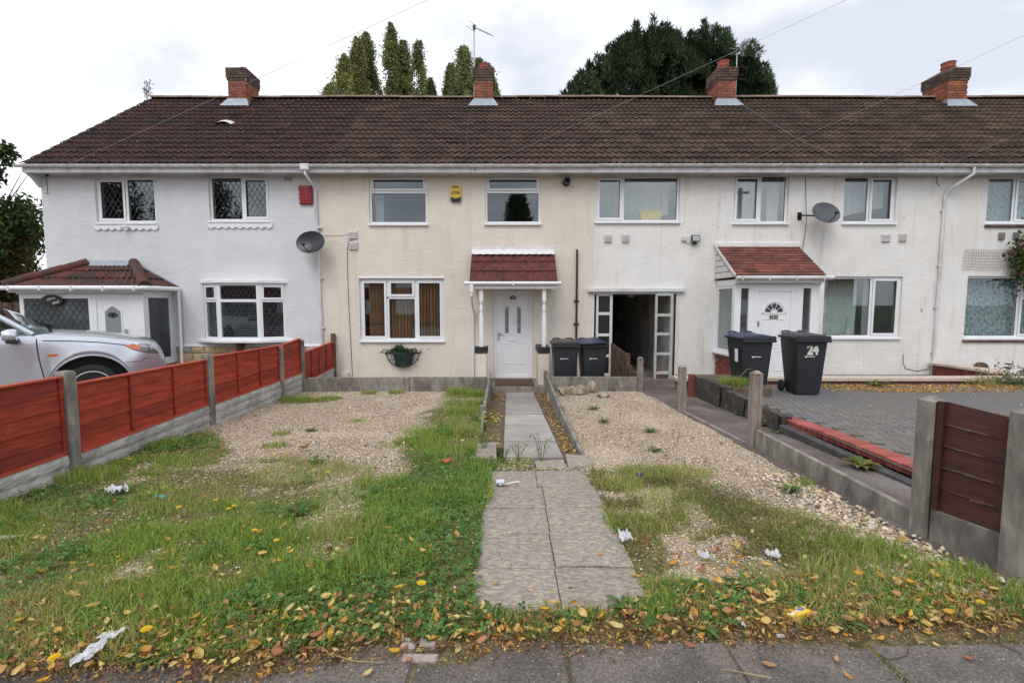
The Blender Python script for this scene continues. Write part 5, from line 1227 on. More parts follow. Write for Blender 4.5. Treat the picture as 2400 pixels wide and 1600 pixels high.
def gboard(parent, P0, P1, z0, z1, mat, th=.05, name="gravel_board", relief=False):
    A, B = V3((*P0, 0)), V3((*P1, 0)); d = (B - A); L_ = d.length; d.normalize(); nr = V3((d.y, -d.x, 0)); mb = MB()
    if relief:
        n = int(L_ / .05) + 2
        def f(u, v):
            z = z0[0] + (z0[1] - z0[0]) * u + (z1[0] + (z1[1] - z1[0]) * u - z0[0] - (z0[1] - z0[0]) * u) * v; s_ = L_ * u
            r_ = int(v * 3.99); k = (s_ + .13 * r_ + .6 * r_ * r_) / .23; e_ = abs(k % 1 - .5); ev = abs(v * 4 % 1 - .5)
            o_ = th / 2 + (.014 * min(1, (.5 - e_) * 8) * min(1, (.5 - ev) * 5)) + .006 * float(vnoise(s_, z * 3, 9)); p = A + d * s_ + nr * o_; return (p.x, p.y, z)
        mb.grid(f, np.linspace(0, 1, n), np.linspace(0, 1, 13))
        p = lambda s_, z, o_: tuple(A + d * s_ + nr * o_ + V3((0, 0, z)))
        mb.hexa([p(0, z0[0], th / 2 - .001), p(L_, z0[1], th / 2 - .001), p(L_, z0[1], -th / 2), p(0, z0[0], -th / 2), p(0, z1[0], th / 2 - .001), p(L_, z1[1], th / 2 - .001), p(L_, z1[1], -th / 2), p(0, z1[0], -th / 2)])
        return mb.build(name, mat, parent, fix=False)
    p = lambda s_, z, o_: tuple(A + d * s_ + nr * o_ + V3((0, 0, z)))
    mb.hexa([p(0, z0[0], th / 2), p(L_, z0[1], th / 2), p(L_, z0[1], -th / 2), p(0, z0[0], -th / 2), p(0, z1[0], th / 2), p(L_, z1[1], th / 2), p(L_, z1[1], -th / 2), p(0, z1[0], -th / 2)])
    return mb.build(name, mat, parent, bev=.006)
spans = [(2.68, 4.54, (.25, .25), (.985, .99), 5, (.33, .66)), (4.66, 6.73, (.22, .265), (.90, .895), 5, (.34, .68)), (6.85, 8.89, (.24, .26), (.925, .905), 5, (.33, .66)), (9.01, 9.82, (.25, .27), (.90, .965), 5, ()), (9.94, 11.66, (.06, .13), (.66, .75), 5, (.25, .5, .75))]
for y0, y1, zb, zt, nb, bt_ in spans:
    lap_panel(fence, (FX, y0), (FX, y1), zb, zt, nb, bt_, "fence_red", cap=True, cap_mat="fence_capping")
    gboard(fence, (FX, y0), (FX, y1), (-.25, -.25), (zb[0] - .003, zb[1] - .003), "concrete_white", relief=True)
MB().box(FX - .04, FX + .05, 11.67, 11.77, -.2, .97).build("end_post", "wood_dark", fence, bev=.008)
# brown shrubby fence behind the left house
bf = thing("timber_fence", "dark weathered upright board fence beside the left house", "fence", (-13.2, 13.0, 0))
for i in range(26): MB().box(-14.8 + i * .14, -14.8 + i * .14 + .125, 12.98 + .012 * (i % 2), 13.0 + .012 * (i % 2), -.1, 1.72 + rnd.uniform(-.02, .02)).build("board", "wood_dark", bf)

# right-hand concrete fence
rf_ = thing("concrete_fence", "weathered concrete posts and gravel boards with one dark brown panel", "fence", (2.85, 6, 0))
pp = [(2.73, 9.90, .60, .105, "concrete_warm"), (2.79, 7.66, .72, .105, "concrete_warm"), (2.915, 5.62, .915, .11, "concrete_warm"), (2.955, 3.32, 1.06, .115, "concrete"), (3.015, 2.745, 1.10, .12, "concrete")]
for x, y, zt, w_, mt in pp:
    q = MB(); h_ = w_ / 2; s_ = .022; n_ = .018                     # H-section with slots
    poly = [(-h_, -h_), (-s_, -h_), (-s_, -h_ + n_), (s_, -h_ + n_), (s_, -h_), (h_, -h_), (h_, h_), (s_, h_), (s_, h_ - n_), (-s_, h_ - n_), (-s_, h_), (-h_, h_)]
    q.prism([(x + a, y + b) for a, b in poly], -.5, zt - .035, 'z')
    q.add([(x - h_, y - h_, zt - .035), (x + h_, y - h_, zt - .035), (x + h_, y + h_, zt - .035), (x - h_, y + h_, zt - .035), (x - .02, y, zt), (x + .02, y, zt)], [(0, 1, 5, 4), (1, 2, 5), (2, 3, 4, 5), (3, 0, 4)])
    q.build("concrete_post", mt, rf_, bev=.002)
gboard(rf_, (2.738, 9.84), (2.785, 7.72), (-.4, -.35), (-.10, -.045), "concrete_warm", .045)
gboard(rf_, (2.80, 7.60), (2.905, 5.68), (-.3, -.3), (-.005, .015), "concrete_warm", .045)
gboard(rf_, (2.92, 5.56), (2.952, 3.38), (-.3, -.3), (.225, .205), "concrete", .05)
gboard(rf_, (2.96, 3.26), (3.01, 2.81), (-.2, -.2), (.28, .31), "concrete", .05)
lap_panel(rf_, (3.01, 2.81), (2.96, 3.26), (.315, .285), (1.02, 1.035), 5, (.93,), "fence_brown", side=-1, wear="worn_edge")

# edging along the yard
eb = thing("yard_edging", "concrete edging boards between the gravel and the cream house front", "edging", (-2.2, 9.9, 0))
gboard(eb, (-4.14, 9.90), (-2.12, 9.90), (-.35, -.35), (.165, .18), "concrete", .05); gboard(eb, (-2.03, 9.90), (-.44, 9.90), (-.35, -.35), (.185, .18), "concrete", .05)
MB().box(-2.115, -2.035, 9.85, 9.95, -.35, .17).build("stub_post", "concrete_warm", eb, bev=.006); MB().box(-4.245, -4.145, 9.80, 9.86, -.35, .15).build("stub_post", "concrete", eb, bev=.006)
eb2 = thing("yard_edging", "concrete edging board behind the heap of rockery stones", "edging", (1.8, 9.9, 0))
gboard(eb2, (.88, 9.90), (2.67, 9.90), (-.35, -.35), (.19, .185), "concrete", .05)
for sx, lab, segs in ((-.385, "concrete edging on the grassy side of the smooth path", [((-.385, 10.6), (-.38, 7.53), (.15, .05)), ((-.375, 7.42), (-.36, 6.3), (.03, -.02))]),
                      (.83, "concrete edging on the gravel side of the smooth path", [((.855, 10.6), (.83, 7.55), (.17, .05)), ((.83, 7.44), (.84, 5.12), (.055, .025))])):
    o = thing("path_edging", lab, "edging", (sx, 7.5, 0))
    for a, b, zt in segs: gboard(o, a, b, (-.55, -.4), zt, "concrete", .045)
    MB().box(sx - .05, sx + .05, 7.44, 7.53, -.4, .10).build("stub_post", "concrete_warm", o, bev=.008)
MB().box(.80, .90, 10.61, 10.70, -.4, .20).build("gate_stub", "concrete", None, bev=.01, label="short concrete stub post beside the doorstep", cat="post")

# broken brown fence by the passage
bk = thing("broken_fence", "short broken brown timber fence leaning by the passage", "fence", (2.6, 10.8, 0))
lap_panel(bk, (2.52, 11.68), (2.62, 10.62), (-.14, -.14), (.74, .60), 5, (), "wood_dark", side=-1)
MB().box(2.58, 2.68, 10.50, 10.60, -.2, .60).build("post", "wood_dark", bk, bev=.008)
for i, (y, z, zt) in enumerate(((10.42, -.14, .36), (10.33, -.14, .33), (10.24, -.14, .38), (10.15, -.14, .30), (10.06, -.14, .27))): MB().box(2.63, 2.645, y - .038, y + .038, z, zt).build("broken_board", "wood_dark", bk)
MB().bar((2.66, 10.48, .26), (2.69, 9.96, .20), .03, .07).build("rail", "wood_dark", bk, bev=.005); MB().bar((2.655, 10.5, -.02), (2.66, 10.15, .22), .02, .05).build("brace", "wood_dark", bk)

# rockery stones
def rock(c, s, lab, mat="rockery_stone", seed=0, group=None):
    bm = bmesh.new(); bmesh.ops.create_icosphere(bm, subdivisions=2, radius=1); r_ = random.Random(seed)
    cuts = [(V3((r_.uniform(-1, 1), r_.uniform(-1, 1), r_.uniform(-.6, 1))).normalized(), r_.uniform(.36, .7)) for _ in range(15)]
    for v in bm.verts:
        for n_, d_ in cuts:
            k = v.co.dot(n_) - d_
            if k > 0: v.co -= n_ * k
        v.co += V3((r_.uniform(-.03, .03), r_.uniform(-.03, .03), r_.uniform(-.03, .03)))
        v.co = V3((v.co.x * s[0], v.co.y * s[1], v.co.z * s[2]))
    me = bpy.data.meshes.new("rock"); bm.to_mesh(me); bm.free()
    o = obj("rock", me, mat, None, c, label=lab, cat="rock", group=group); o.rotation_euler.z = r_.uniform(0, 3); return o
for i, (px, py, sx, sz, lab) in enumerate([(1357, 915, .17, .115, "broad low buff rockery stone in front of the edging"), (1386, 908, .135, .16, "tallest angular rockery stone of the heap"), (1322, 918, .16, .12, "flat-sided rockery stone at the path end of the heap"), (1320, 901, .085, .06, "small rounded pale stone on top of the heap"), (1337, 905, .09, .085, "small tilted rockery stone between the larger ones"), (1412, 922, .15, .07, "low half-buried stone at the gravel end of the heap"), (1306, 898, .07, .07, "little rockery stone wedged against the path edging")]):
    p = onz(px, py, -.03); rock((p.x, min(p.y, 9.72), -.105 + sz * .85), (sx * 1.5, sx * 1.1, sz * 1.25), lab, seed=i + 3)

# ================================================================ BINS
def make_bin(label, lid_mat, group):
    b = thing("wheelie_bin", label, "bin", (0, 0, 0), group)
    def add(mb, nm, mt, **k): q = mb.build(nm, mt, None, **k); q.parent = b; return q
    # tapered tub, front is -y
    lv = [(0.02, .20, .22, .20), (.10, .215, .235, .21), (.80, .26, .285, .33), (.96, .27, .295, .345)]
    n = 8; mb = MB()
    def ring(hw, fr_, bk_, z):
        pts = []; r_ = .05
        for cx_, cy_, a0 in ((hw - r_, bk_ - r_, 0), (-hw + r_, bk_ - r_, 90), (-hw + r_, -fr_ + r_, 180), (hw - r_, -fr_ + r_, 270)):
            for k in range(4): a = R(a0 + 30 * k); pts.append((cx_ + r_ * math.cos(a), cy_ + r_ * math.sin(a), z))
        return pts
    rr = [ring(hw, f_, k_, z) for z, hw, f_, k_ in lv]
    mb.v = [p for r_ in rr for p in r_]; m_ = 16
    for i in range(len(rr) - 1):
        for k in range(m_): q = (k + 1) % m_; mb.f.append((i * m_ + k, i * m_ + q, (i + 1) * m_ + q, (i + 1) * m_ + k))
    mb.f.append(tuple(range(m_ - 1, -1, -1)))
    set_smooth_by_angle(add(mb, "tub", "bin_plastic"), 50)
    add(MB().prism([(-.29, -.33), (.29, -.33), (.30, -.28), (.30, .36), (-.30, .36), (-.30, -.28)], .945, .985, 'z'), "rim", "bin_plastic", bev=.008)
    add(MB().prism([(-.30, -.335), (.30, -.335), (.30, -.29), (-.30, -.29)], .90, .944, 'z'), "comb_bar", "bin_plastic", bev=.01)
    ld = MB(); ld.grid(lambda u, v: (-.285 + .57 * u, -.315 + .67 * v, .986 + .055 * math.sin(math.pi * min(max(u, .0), 1)) ** .35 * math.sin(math.pi * min(v * .92 + .06, 1)) ** .4 + .02 * (v > .8)), np.linspace(0, 1, 13), np.linspace(0, 1, 13))
    ld.box(-.285, .285, -.318, -.30, .986, 1.008)
    lid = add(ld, "lid", lid_mat, fix=False, smooth=True)
    for s_ in (-1, 1): add(MB().tube([(s_ * .22, .30, 1.0), (s_ * .22, .36, 1.045), (s_ * .17, .40, 1.05), (s_ * .10, .40, 1.05), (s_ * .05, .36, 1.03), (s_ * .05, .30, 1.0)], .016, 8), "handle", lid_mat, smooth=True)
    for s_ in (-1, 1):
        add(MB().lathe([(.03, -.03), (.085, -.03), (.098, -.018), (.098, .018), (.085, .03), (.03, .03)], (s_ * .245, .25, .098), 'x', 20), "wheel", "rubber", smooth=True)
        add(MB().lathe([(.045, -.033), (.05, 0), (.045, .033)], (s_ * .246, .25, .098), 'x', 12), "hub", "car_trim")
    add(MB().tube([(-.24, .25, .098), (.24, .25, .098)], .011, 8), "axle", "galvanised")
    add(MB().prism([(-.10, .30), (-.085, .42), (-.04, .46), (.04, .46), (.085, .42), (.10, .30), (.085, .30), (.07, .41), (.035, .445), (-.035, .445), (-.07, .41), (-.085, .30)], -.258, -.246, 'y'), "moulded_arch", "bin_plastic")
    # printed council mark: white tick and a line of small lettering
    yl = -.283
    add(MB().prism([(-.13, .672), (-.10, .665), (-.07, .675), (-.085, .66), (-.10, .635), (-.115, .655)], yl - .003, yl - .001, 'y'), "printed_mark", "print_white")
    add(MB().box(-.082, .05, yl - .003, yl - .001, .655, .666), "printed_line", "print_white")
    return b
b1 = make_bin("dark wheelie bin with black lid standing beside the white canopy pier", "bin_black", "wheelie bins")
b1.location = (1.24, 10.50, FLOOR)
b2 = make_bin("dark wheelie bin with blue lid by the passage screen", "bin_blue", "wheelie bins"); b2.location = (1.845, 10.52, FLOOR); b2.rotation_euler = (0, 0, R(3))
for c in b2.children:
    if c.name.startswith("lid"): c.rotation_euler = (R(3), R(-3), 0); c.location.z += .012
b3 = make_bin("dark wheelie bin with blue lid standing on the block driveway", "bin_blue", "wheelie bins"); b3.location = (4.40, 8.75, float(drive_z(8.75)) + .015); b3.rotation_euler = (0, 0, R(3)); b3.scale = (1, 1, 1.05)
q = MB().box(-.272, -.268, -.16, -.06, .58, .80).build("sticker", "print_white", None); q.parent = b3; q.rotation_euler = (0, R(-3), 0)
b4 = make_bin("dark wheelie bin numbered 24 with black lid on the driveway", "bin_black", "wheelie bins"); b4.location = (5.36, 8.72, float(drive_z(8.72)) + .015); b4.rotation_euler = (0, 0, R(-4)); b4.scale = (1, 1, 1.06)
q = text_mesh("bin_number", "24", .235, "print_cream", None, (.01, -.286, .77), bold=.012, sx=.8); q.parent = b4
for o in (b3, b4):
    for z_ in (1,): pass

# ================================================================ CAR
def make_car():
    car = thing("parked_car", "silver family car parked on the drive of the left house", "car", (0, 0, 0))
    def add(mb, nm, mt, ang=40, parent=None, **k):
        q = mb.build(nm, mt, None, **k); q.parent = parent or car
        if ang: set_smooth_by_angle(q, ang)
        return q
    tab = [(.93, .60), (.915, .70), (.88, .82), (.82, .92), (.72, .985), (.55, 1.03), (.35, 1.075), (.1, 1.12), (-.2, 1.152), (-.45, 1.17), (-.6, 1.17), (-3.4, 1.20), (-3.72, 1.15)]
    tx_, tz_ = [a for a, b in tab][::-1], [b for a, b in tab][::-1]
    zh = lambda x: float(np.interp(x, tx_, tz_))
    wdt = lambda x: .905 - .40 * max(0, (x - .30) / .63) ** 2.6 - .10 * max(0, (-3.2 - x) / .5) ** 2
    RA = .485
    def zarch(x):
        z = .26 + .05 * max(0, (x - .6) / .3)
        for xc in (0, -2.67):
            if abs(x - xc) < RA: z = max(z, .35 + math.sqrt(RA * RA - (x - xc) ** 2))
        return z
    def sect(x):
        w_, h_, za = wdt(x), zh(x), zarch(x); nose = max(0, (x - .5) / .43)
        fl = .022 * max(math.exp(-((math.hypot(x - xc, max(0, za - .35)) - RA) / .10) ** 2) * (abs(x - xc) < .6) for xc in (0, -2.67))
        zs = h_ - .13 + .04 * nose; zm = max(.62, za + .07)
        zm = min(zm, zs - .05)
        pts = [(w_ * .95 + fl, za), (w_ * .985 + fl, za + min(.06, (zs - za) * .25)), (w_ + fl * .6, zm), (w_ * .985, zs), (w_ * .945, h_ - .055), (w_ * .86, h_ - .02), (w_ * .5, h_ + .012), (0, h_ + .028)]
        out_ = []
        n_ = len(pts)
        for i in range(n_ - 1):
            p0, p1, p2, p3 = pts[max(i - 1, 0)], pts[i], pts[i + 1], pts[min(i + 2, n_ - 1)]
            for k in range(4):
                t_ = k / 4; a = [.5 * ((2 * p1[j]) + (-p0[j] + p2[j]) * t_ + (2 * p0[j] - 5 * p1[j] + 4 * p2[j] - p3[j]) * t_ ** 2 + (-p0[j] + 3 * p1[j] - 3 * p2[j] + p3[j]) * t_ ** 3) for j in (0, 1)]
                out_.append(tuple(a))
        out_.append(pts[-1]); return out_
    def side_y(x, z):
        s_ = sect(x)
        for (ya, za), (yb, zb) in zip(s_[:-1], s_[1:]):
            if za <= z <= zb + 1e-6 and zb > za: return ya + (yb - ya) * (z - za) / (zb - za)
        return s_[0][0]
    xs_ = sorted(set(list(np.linspace(-3.72, -.5, 60)) + list(np.linspace(-.5, .93, 70)) + [-RA, RA, -2.67 - RA, -2.67 + RA]))
    body = MB(); rows = []
    for x in xs_:
        s_ = sect(x); rows.append([(x, -y, z) for y, z in s_] + [(x, y, z) for y, z in s_[-2::-1]])
    nr = len(rows[0]); body.v = [p for r_ in rows for p in r_]
    for i in range(len(rows) - 1):
        for k in range(nr - 1): body.f.append((i * nr + k, (i + 1) * nr + k, (i + 1) * nr + k + 1, i * nr + k + 1))
    body.f.append(tuple(range(nr))); body.f.append(tuple((len(rows) - 1) * nr + k for k in range(nr)))
    add(body, "body", "car_silver", 35)
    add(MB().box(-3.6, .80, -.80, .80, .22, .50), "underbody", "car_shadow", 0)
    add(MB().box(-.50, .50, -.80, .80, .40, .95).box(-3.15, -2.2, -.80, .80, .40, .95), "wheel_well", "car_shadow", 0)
    # arch lips
    for xc in (0, -2.67):
        for s_ in (-1, 1):
            pts = []
            for a in np.linspace(R(5), R(175), 22):
                x = xc + RA * math.cos(a); z = .35 + RA * math.sin(a); pts.append((x, s_ * (side_y(x, z + .002) + .004), z))
            add(MB().tube(pts, .017, 8), "arch_lip", "car_silver", 60)
    # glasshouse
    B0, B1 = (-.40, .66), (-.62, .80); T0 = (-1.22, .56); ZT = 1.62; zb = 1.165
    ws = MB().add([(-.40, -.62, zb), (-.40, .62, zb), (T0[0], .54, ZT - .03), (T0[0], -.54, ZT - .03), (-.58, -.79, zb - .01), (-.58, .79, zb - .01), (T0[0] - .07, .60, ZT - .05), (T0[0] - .07, -.60, ZT - .05)], [(0, 1, 2, 3), (4, 0, 3, 7), (1, 5, 6, 2)])
    add(ws, "windscreen", "car_glass", 0, fix=False)
    for s_ in (-1, 1):
        add(MB().add([(-.72, s_ * .80, zb - .02), (-3.30, s_ * .80, zb + .02), (-3.15, s_ * .62, ZT - .09), (-1.36, s_ * .62, ZT - .07)], [(0, 1, 2, 3)]), "side_glass", "car_glass", 0, fix=False)
        add(MB().tube([(-.60, s_ * .80, zb - .01), (-.95, s_ * .70, 1.42), (T0[0] - .10, s_ * .61, ZT - .045), (-1.7, s_ * .63, ZT - .02), (-3.1, s_ * .62, ZT - .05), (-3.5, s_ * .72, zb)], .036, 10), "pillar", "car_silver", 60)
        add(MB().bar((-1.72, s_ * .805, zb - .02), (-1.82, s_ * .64, ZT - .06), .09, .03), "door_pillar", "car_trim", 0)
        add(MB().prism([(-.60, 1.02), (-.86, 1.03), (-.86, 1.20)], s_ * .86 - .012, s_ * .86 + .012, 'y'), "mirror_base", "car_trim", 0)
        mr = MB(); mr.lathe([(.02, -.10), (.07, -.085), (.092, -.03), (.095, .03), (.085, .07), (.05, .075)], (0, 0, 0), 'x', 16); mr.v = [(-.80 + p[0] * .9, s_ * (.985) + p[1] * 1.25, 1.16 + p[2] * .95) for p in mr.v]
        add(mr, "wing_mirror", "car_silver", 50)
        add(MB().box(-.84, -.72, s_ * .985 - .10, s_ * .985 + .10, 1.055, 1.10), "mirror_foot", "car_trim", 0, bev=.01)
        # door edge line, bonnet line, bumper line
        for x0, za, zb_ in ((-.56, .36, 1.10),):
            add(MB().tube([(x0 + .10 * (1 - (z - za) / (zb_ - za)) ** 2 * (1), s_ * (side_y(x0 + .10 * (1 - (z - za) / (zb_ - za)) ** 2, z) + .001), z) for z in np.linspace(za, zb_, 14)], .0075, 6), "door_seam", "car_trim", 0)
        add(MB().tube([(x, s_ * (side_y(x, zh(x) - .10) + .001), zh(x) - .10) for x in np.linspace(-.5, .42, 16)], .007, 6), "bonnet_seam", "car_trim", 0)
        add(MB().tube([(x, s_ * (side_y(x, .70) + .001), .70 + .02 * (x - .4)) for x in np.linspace(.39, .60, 6)] + [(x, s_ * (side_y(x, .74) + .001), .74) for x in np.linspace(.64, .70, 3)], .004, 6), "bumper_seam", "car_trim", 0)
        # headlight
        up = [(.40, .962), (.50, .972), (.60, .968), (.70, .945), (.78, .885), (.83, .80)]; lo = [(.40, .955), (.49, .885), (.58, .845), (.68, .812), (.77, .795), (.83, .79)]
        hl = MB(); nU = len(up)
        for off, nm, mt, i0, i1 in ((.004, "headlight", "lamp_smoke", 0, nU), (.009, "indicator", "lamp_amber", 0, 3), (.009, "lamp_reflector", "lamp_silver", 2, 4)):
            hm = MB()
            for i in range(i0, i1):
                for k in range(5):
                    f_ = k / 4
                    if nm != "headlight": f_ = .12 + .7 * f_
                    x = up[i][0] + (lo[i][0] - up[i][0]) * f_; z = up[i][1] + (lo[i][1] - up[i][1]) * f_
                    hm.v.append((x, s_ * (side_y(x, min(z, zh(x) - .03)) + off), z))
            for i in range(i1 - i0 - 1):
                for k in range(4): hm.f.append((i * 5 + k, i * 5 + k + 1, i * 5 + k + 6, i * 5 + k + 5))
            add(hm, nm, mt, 0, fix=False, smooth=True)
        add(MB().prism([(-.40 + .065 * math.cos(a), .86 + .017 * math.sin(a)) for a in np.linspace(0, 2 * math.pi, 14, endpoint=False)], s_ * side_y(-.4, .86) - .006, s_ * side_y(-.4, .86) + .006, 'y'), "side_repeater", "lamp_amber", 0)
    rfm = MB(); rfm.grid(lambda u, v: (-1.22 - 2.1 * u, -.62 + 1.24 * v, ZT - .05 + .07 * math.sin(math.pi * v) ** .6 + .03 * math.sin(math.pi * u)), np.linspace(0, 1, 12), np.linspace(0, 1, 11)); add(rfm, "roof_panel", "car_silver", 60, fix=False)
    add(MB().add([(-3.3, -.62, ZT - .05), (-3.3, .62, ZT - .05), (-3.62, .72, zb), (-3.62, -.72, zb)], [(0, 1, 2, 3)]), "rear_glass", "car_glass", 0, fix=False)
    add(MB().box(-1.0, -.45, -.7, .7, .9, 1.15).box(-1.9, -1.5, -.65, .65, .7, 1.35), "cabin", "car_trim", 0)
    add(MB().tube([(-.45, -.60, 1.175), (-.48, .1, 1.195)], .008, 6).tube([(-.45, -.05, 1.175), (-.48, .6, 1.195)], .008, 6), "wiper", "car_trim", 0, kind="stuff")
    for xc in (0, -2.67):
        for s_ in (-1, 1):
            yc = s_ * .78
            add(MB().lathe([(.235, -.10), (.30, -.105), (.335, -.085), (.348, -.04), (.348, .04), (.335, .085), (.30, .105), (.235, .10)], (xc, yc, .35), 'y', 36), "tyre", "rubber", 35)
            wl = add(MB().lathe([(.24, -.03), (.235, .02), (.05, .02), (.05, -.03)], (xc, yc + s_ * .03, .35), 'y', 30), "wheel", "car_trim", 35)
            q = add(MB().lathe([(.245, s_ * .085), (.25, s_ * .1), (.235, s_ * .105), (.222, s_ * .085), (.222, s_ * .04)], (xc, yc, .35), 'y', 36), "rim", "alloy", 35)
            for k in range(6):
                a = 2 * math.pi * k / 6 + .26; ca_, sa_ = math.cos(a), math.sin(a)
                def pt(r_, o_, d_): return (xc + r_ * ca_ - o_ * sa_, yc + s_ * d_, .35 + r_ * sa_ + o_ * ca_)
                sp_ = MB().hexa([pt(.03, -.028, .06), pt(.03, .028, .06), pt(.228, .05, .07), pt(.228, -.05, .07), pt(.03, -.022, .085), pt(.03, .022, .085), pt(.228, .040, .098), pt(.228, -.040, .098)])
                add(sp_, "spoke", "alloy", 0, bev=.006)
            add(MB().lathe([(.055, s_ * .06), (.055, s_ * .088), (.03, s_ * .095)], (xc, yc, .35), 'y', 16), "hub_cap", "alloy", 35)
    return car
car = make_car()
hd_ = R(38)
lf = V3((-math.sin(hd_), math.cos(hd_), 0))
car.location = V3((-6.18, 7.12, .10)) + lf * .86
car.rotation_euler.z = hd_

# ================================================================ THINGS FIXED TO THE HOUSES
def dish(px, py, face, label, arm_x, mat, lnb_side=-1):
    c = at(px, py, YF - .38); d = thing("satellite_dish", label, "satellite dish", (c.x, YF, c.z))
    fz = V3(face).normalized(); rx = V3((0, 0, 1)).cross(fz).normalized(); ry = fz.cross(rx)
    mb = MB(); A, B = .35, .27
    rings = 7; nseg = 32
    for side in (0, 1):
        base = len(mb.v)
        for i in range(rings + 1):
            r_ = i / rings
            for k in range(nseg):
                a = 2 * math.pi * k / nseg; p = c + rx * (A * r_ * math.cos(a)) + ry * (B * r_ * math.sin(a)) + fz * (.075 * r_ * r_ - .075 - side * .008); mb.v.append(tuple(p))
        for i in range(rings):
            for k in range(nseg): q = (k + 1) % nseg; mb.f.append((base + i * nseg + k, base + i * nseg + q, base + (i + 1) * nseg + q, base + (i + 1) * nseg + k))
    set_smooth_by_angle(mb.build("reflector", mat, d, fix=False), 40)
    bpos = c - fz * .09; wall_p = V3((c.x + arm_x, YF, c.z - .02))
    MB().tube([bpos, bpos - fz * .06, V3((wall_p.x, YF - .12, wall_p.z)), wall_p], .018, 8).build("wall_arm", "black_plastic", d, smooth=True)
    MB().box(wall_p.x - .05, wall_p.x + .05, YF - .012, YF - .001, wall_p.z - .09, wall_p.z + .09).build("wall_plate", "black_plastic", d)
    foot = c - ry * (B * .92) - fz * .01; head = c + fz * .27 - ry * .16 + rx * (.03 * lnb_side)
    MB().tube([foot, foot.lerp(head, .5) - ry * .015, head], .011, 8).build("feed_arm", "black_plastic", d, smooth=True)
    MB().tube([head, head - fz * .075 + ry * .02], .03, 12).build("feed_horn", "black_plastic", d, smooth=True)
    return d
dish(727, 567, (-.12, -1, .26), "dark satellite dish on the white wall beside the downpipe", .02, "dish_grey")
dish(1937, 498, (.12, -1, .40), "grey satellite dish between two upper windows of the weathered house", -.40, "dish_grey_light", 1)

# alarm boxes
q = px_rect(703, 733, 436, 480); al = thing("alarm_box", "red alarm box with peeling white edges on the white wall", "alarm box", ((q[0] + q[1]) / 2, YF, q[2]))
MB().box(q[0], q[1], YF - .07, YF - .001, q[2], q[3]).build("cover", "alarm_red", al, bev=.018, seg=2); MB().box(q[0] + .07, q[1] - .07, YF - .085, YF - .069, q[2] + .08, q[3] - .04).build("raised_panel", "alarm_red", al, bev=.012)
for i in range(5): MB().box(q[0] + .02 + .05 * i + rnd.uniform(0, .02), q[0] + .045 + .05 * i, YF - .0725, YF - .0695, q[3] - .035 - .01 * (i % 2), q[3] - .022).build("flaked_paint", "print_white", al)
for i in range(3): MB().box(q[0] + .012, q[0] + .024, YF - .0725, YF - .0695, q[2] + .05 + .1 * i, q[2] + .10 + .1 * i).build("flaked_paint", "print_white", al)
q = px_rect(1056, 1081, 437, 473); al = thing("alarm_box", "yellow and navy alarm box between the cream house's upper windows", "alarm box", ((q[0] + q[1]) / 2, YF, q[2]))
w_, h_ = q[1] - q[0], q[3] - q[2]; X = lambda f: q[0] + w_ * f; Zf = lambda f: q[2] + h_ * f
MB().prism([(X(0), Zf(.26)), (X(.5), Zf(.17)), (X(1), Zf(.26)), (X(1), Zf(.9)), (X(.93), Zf(1)), (X(.07), Zf(1)), (X(0), Zf(.9))], YF - .075, YF - .001, 'y').build("cover", "alarm_yellow", al, bev=.006)
MB().prism([(X(.08), Zf(0)), (X(.92), Zf(0)), (X(1), Zf(.255)), (X(.5), Zf(.165)), (X(0), Zf(.255))], YF - .07, YF - .001, 'y').build("lens", "alarm_navy", al, bev=.004)
MB().box(X(.2), X(.8), YF - .078, YF - .0752, Zf(.86), Zf(.94)).build("solar_panel", "print_dark", al)
for i in range(7): MB().box(X(.14 + .105 * i), X(.14 + .105 * i + .075), YF - .0768, YF - .0754, Zf(.58), Zf(.635)).build("printed_mark", "print_dark", al)
text_mesh("lettering", "ALARMS", .062, "print_dark", al, (X(.5), YF - .0765, Zf(.50)), bold=.001, sx=.9)
# flood light
q = px_rect(1617, 1637, 552, 569); fl = thing("flood_light", "small grey flood lamp left of the tiled porch", "lamp", ((q[0] + q[1]) / 2, YF, q[2]))
MB().hexa([(q[0], YF - .13, q[2] + .01), (q[1], YF - .13, q[2] + .01), (q[1], YF - .05, q[2] + .03), (q[0], YF - .05, q[2] + .03), (q[0], YF - .11, q[3]), (q[1], YF - .11, q[3]), (q[1], YF - .05, q[3]), (q[0], YF - .05, q[3])]).build("housing", "dish_grey", fl, bev=.006)
MB().hexa([(q[0] + .02, YF - .134, q[2] + .03), (q[1] - .02, YF - .134, q[2] + .03), (q[1] - .02, YF - .12, q[2] + .03), (q[0] + .02, YF - .12, q[2] + .03), (q[0] + .02, YF - .118, q[3] - .02), (q[1] - .02, YF - .118, q[3] - .02), (q[1] - .02, YF - .105, q[3] - .02), (q[0] + .02, YF - .105, q[3] - .02)]).build("lens", "lamp_silver", fl)
MB().box((q[0] + q[1]) / 2 - .03, (q[0] + q[1]) / 2 + .03, YF - .08, YF - .001, q[2] - .05, q[2] + .02).build("bracket", "dish_grey", fl)
j = px_rect(1597, 1605, 555, 565); MB().box(j[0], j[1] + .02, YF - .05, YF - .001, j[2], j[3]).build("junction_box", "vent_plastic", fl, bev=.004)
MB().tube([(j[1], YF - .02, j[2]), ((j[1] + q[0]) / 2, YF - .012, j[2] - .07), (q[0] + .02, YF - .03, q[2])], .005, 6).build("lamp_cable", "cable_dark", fl)
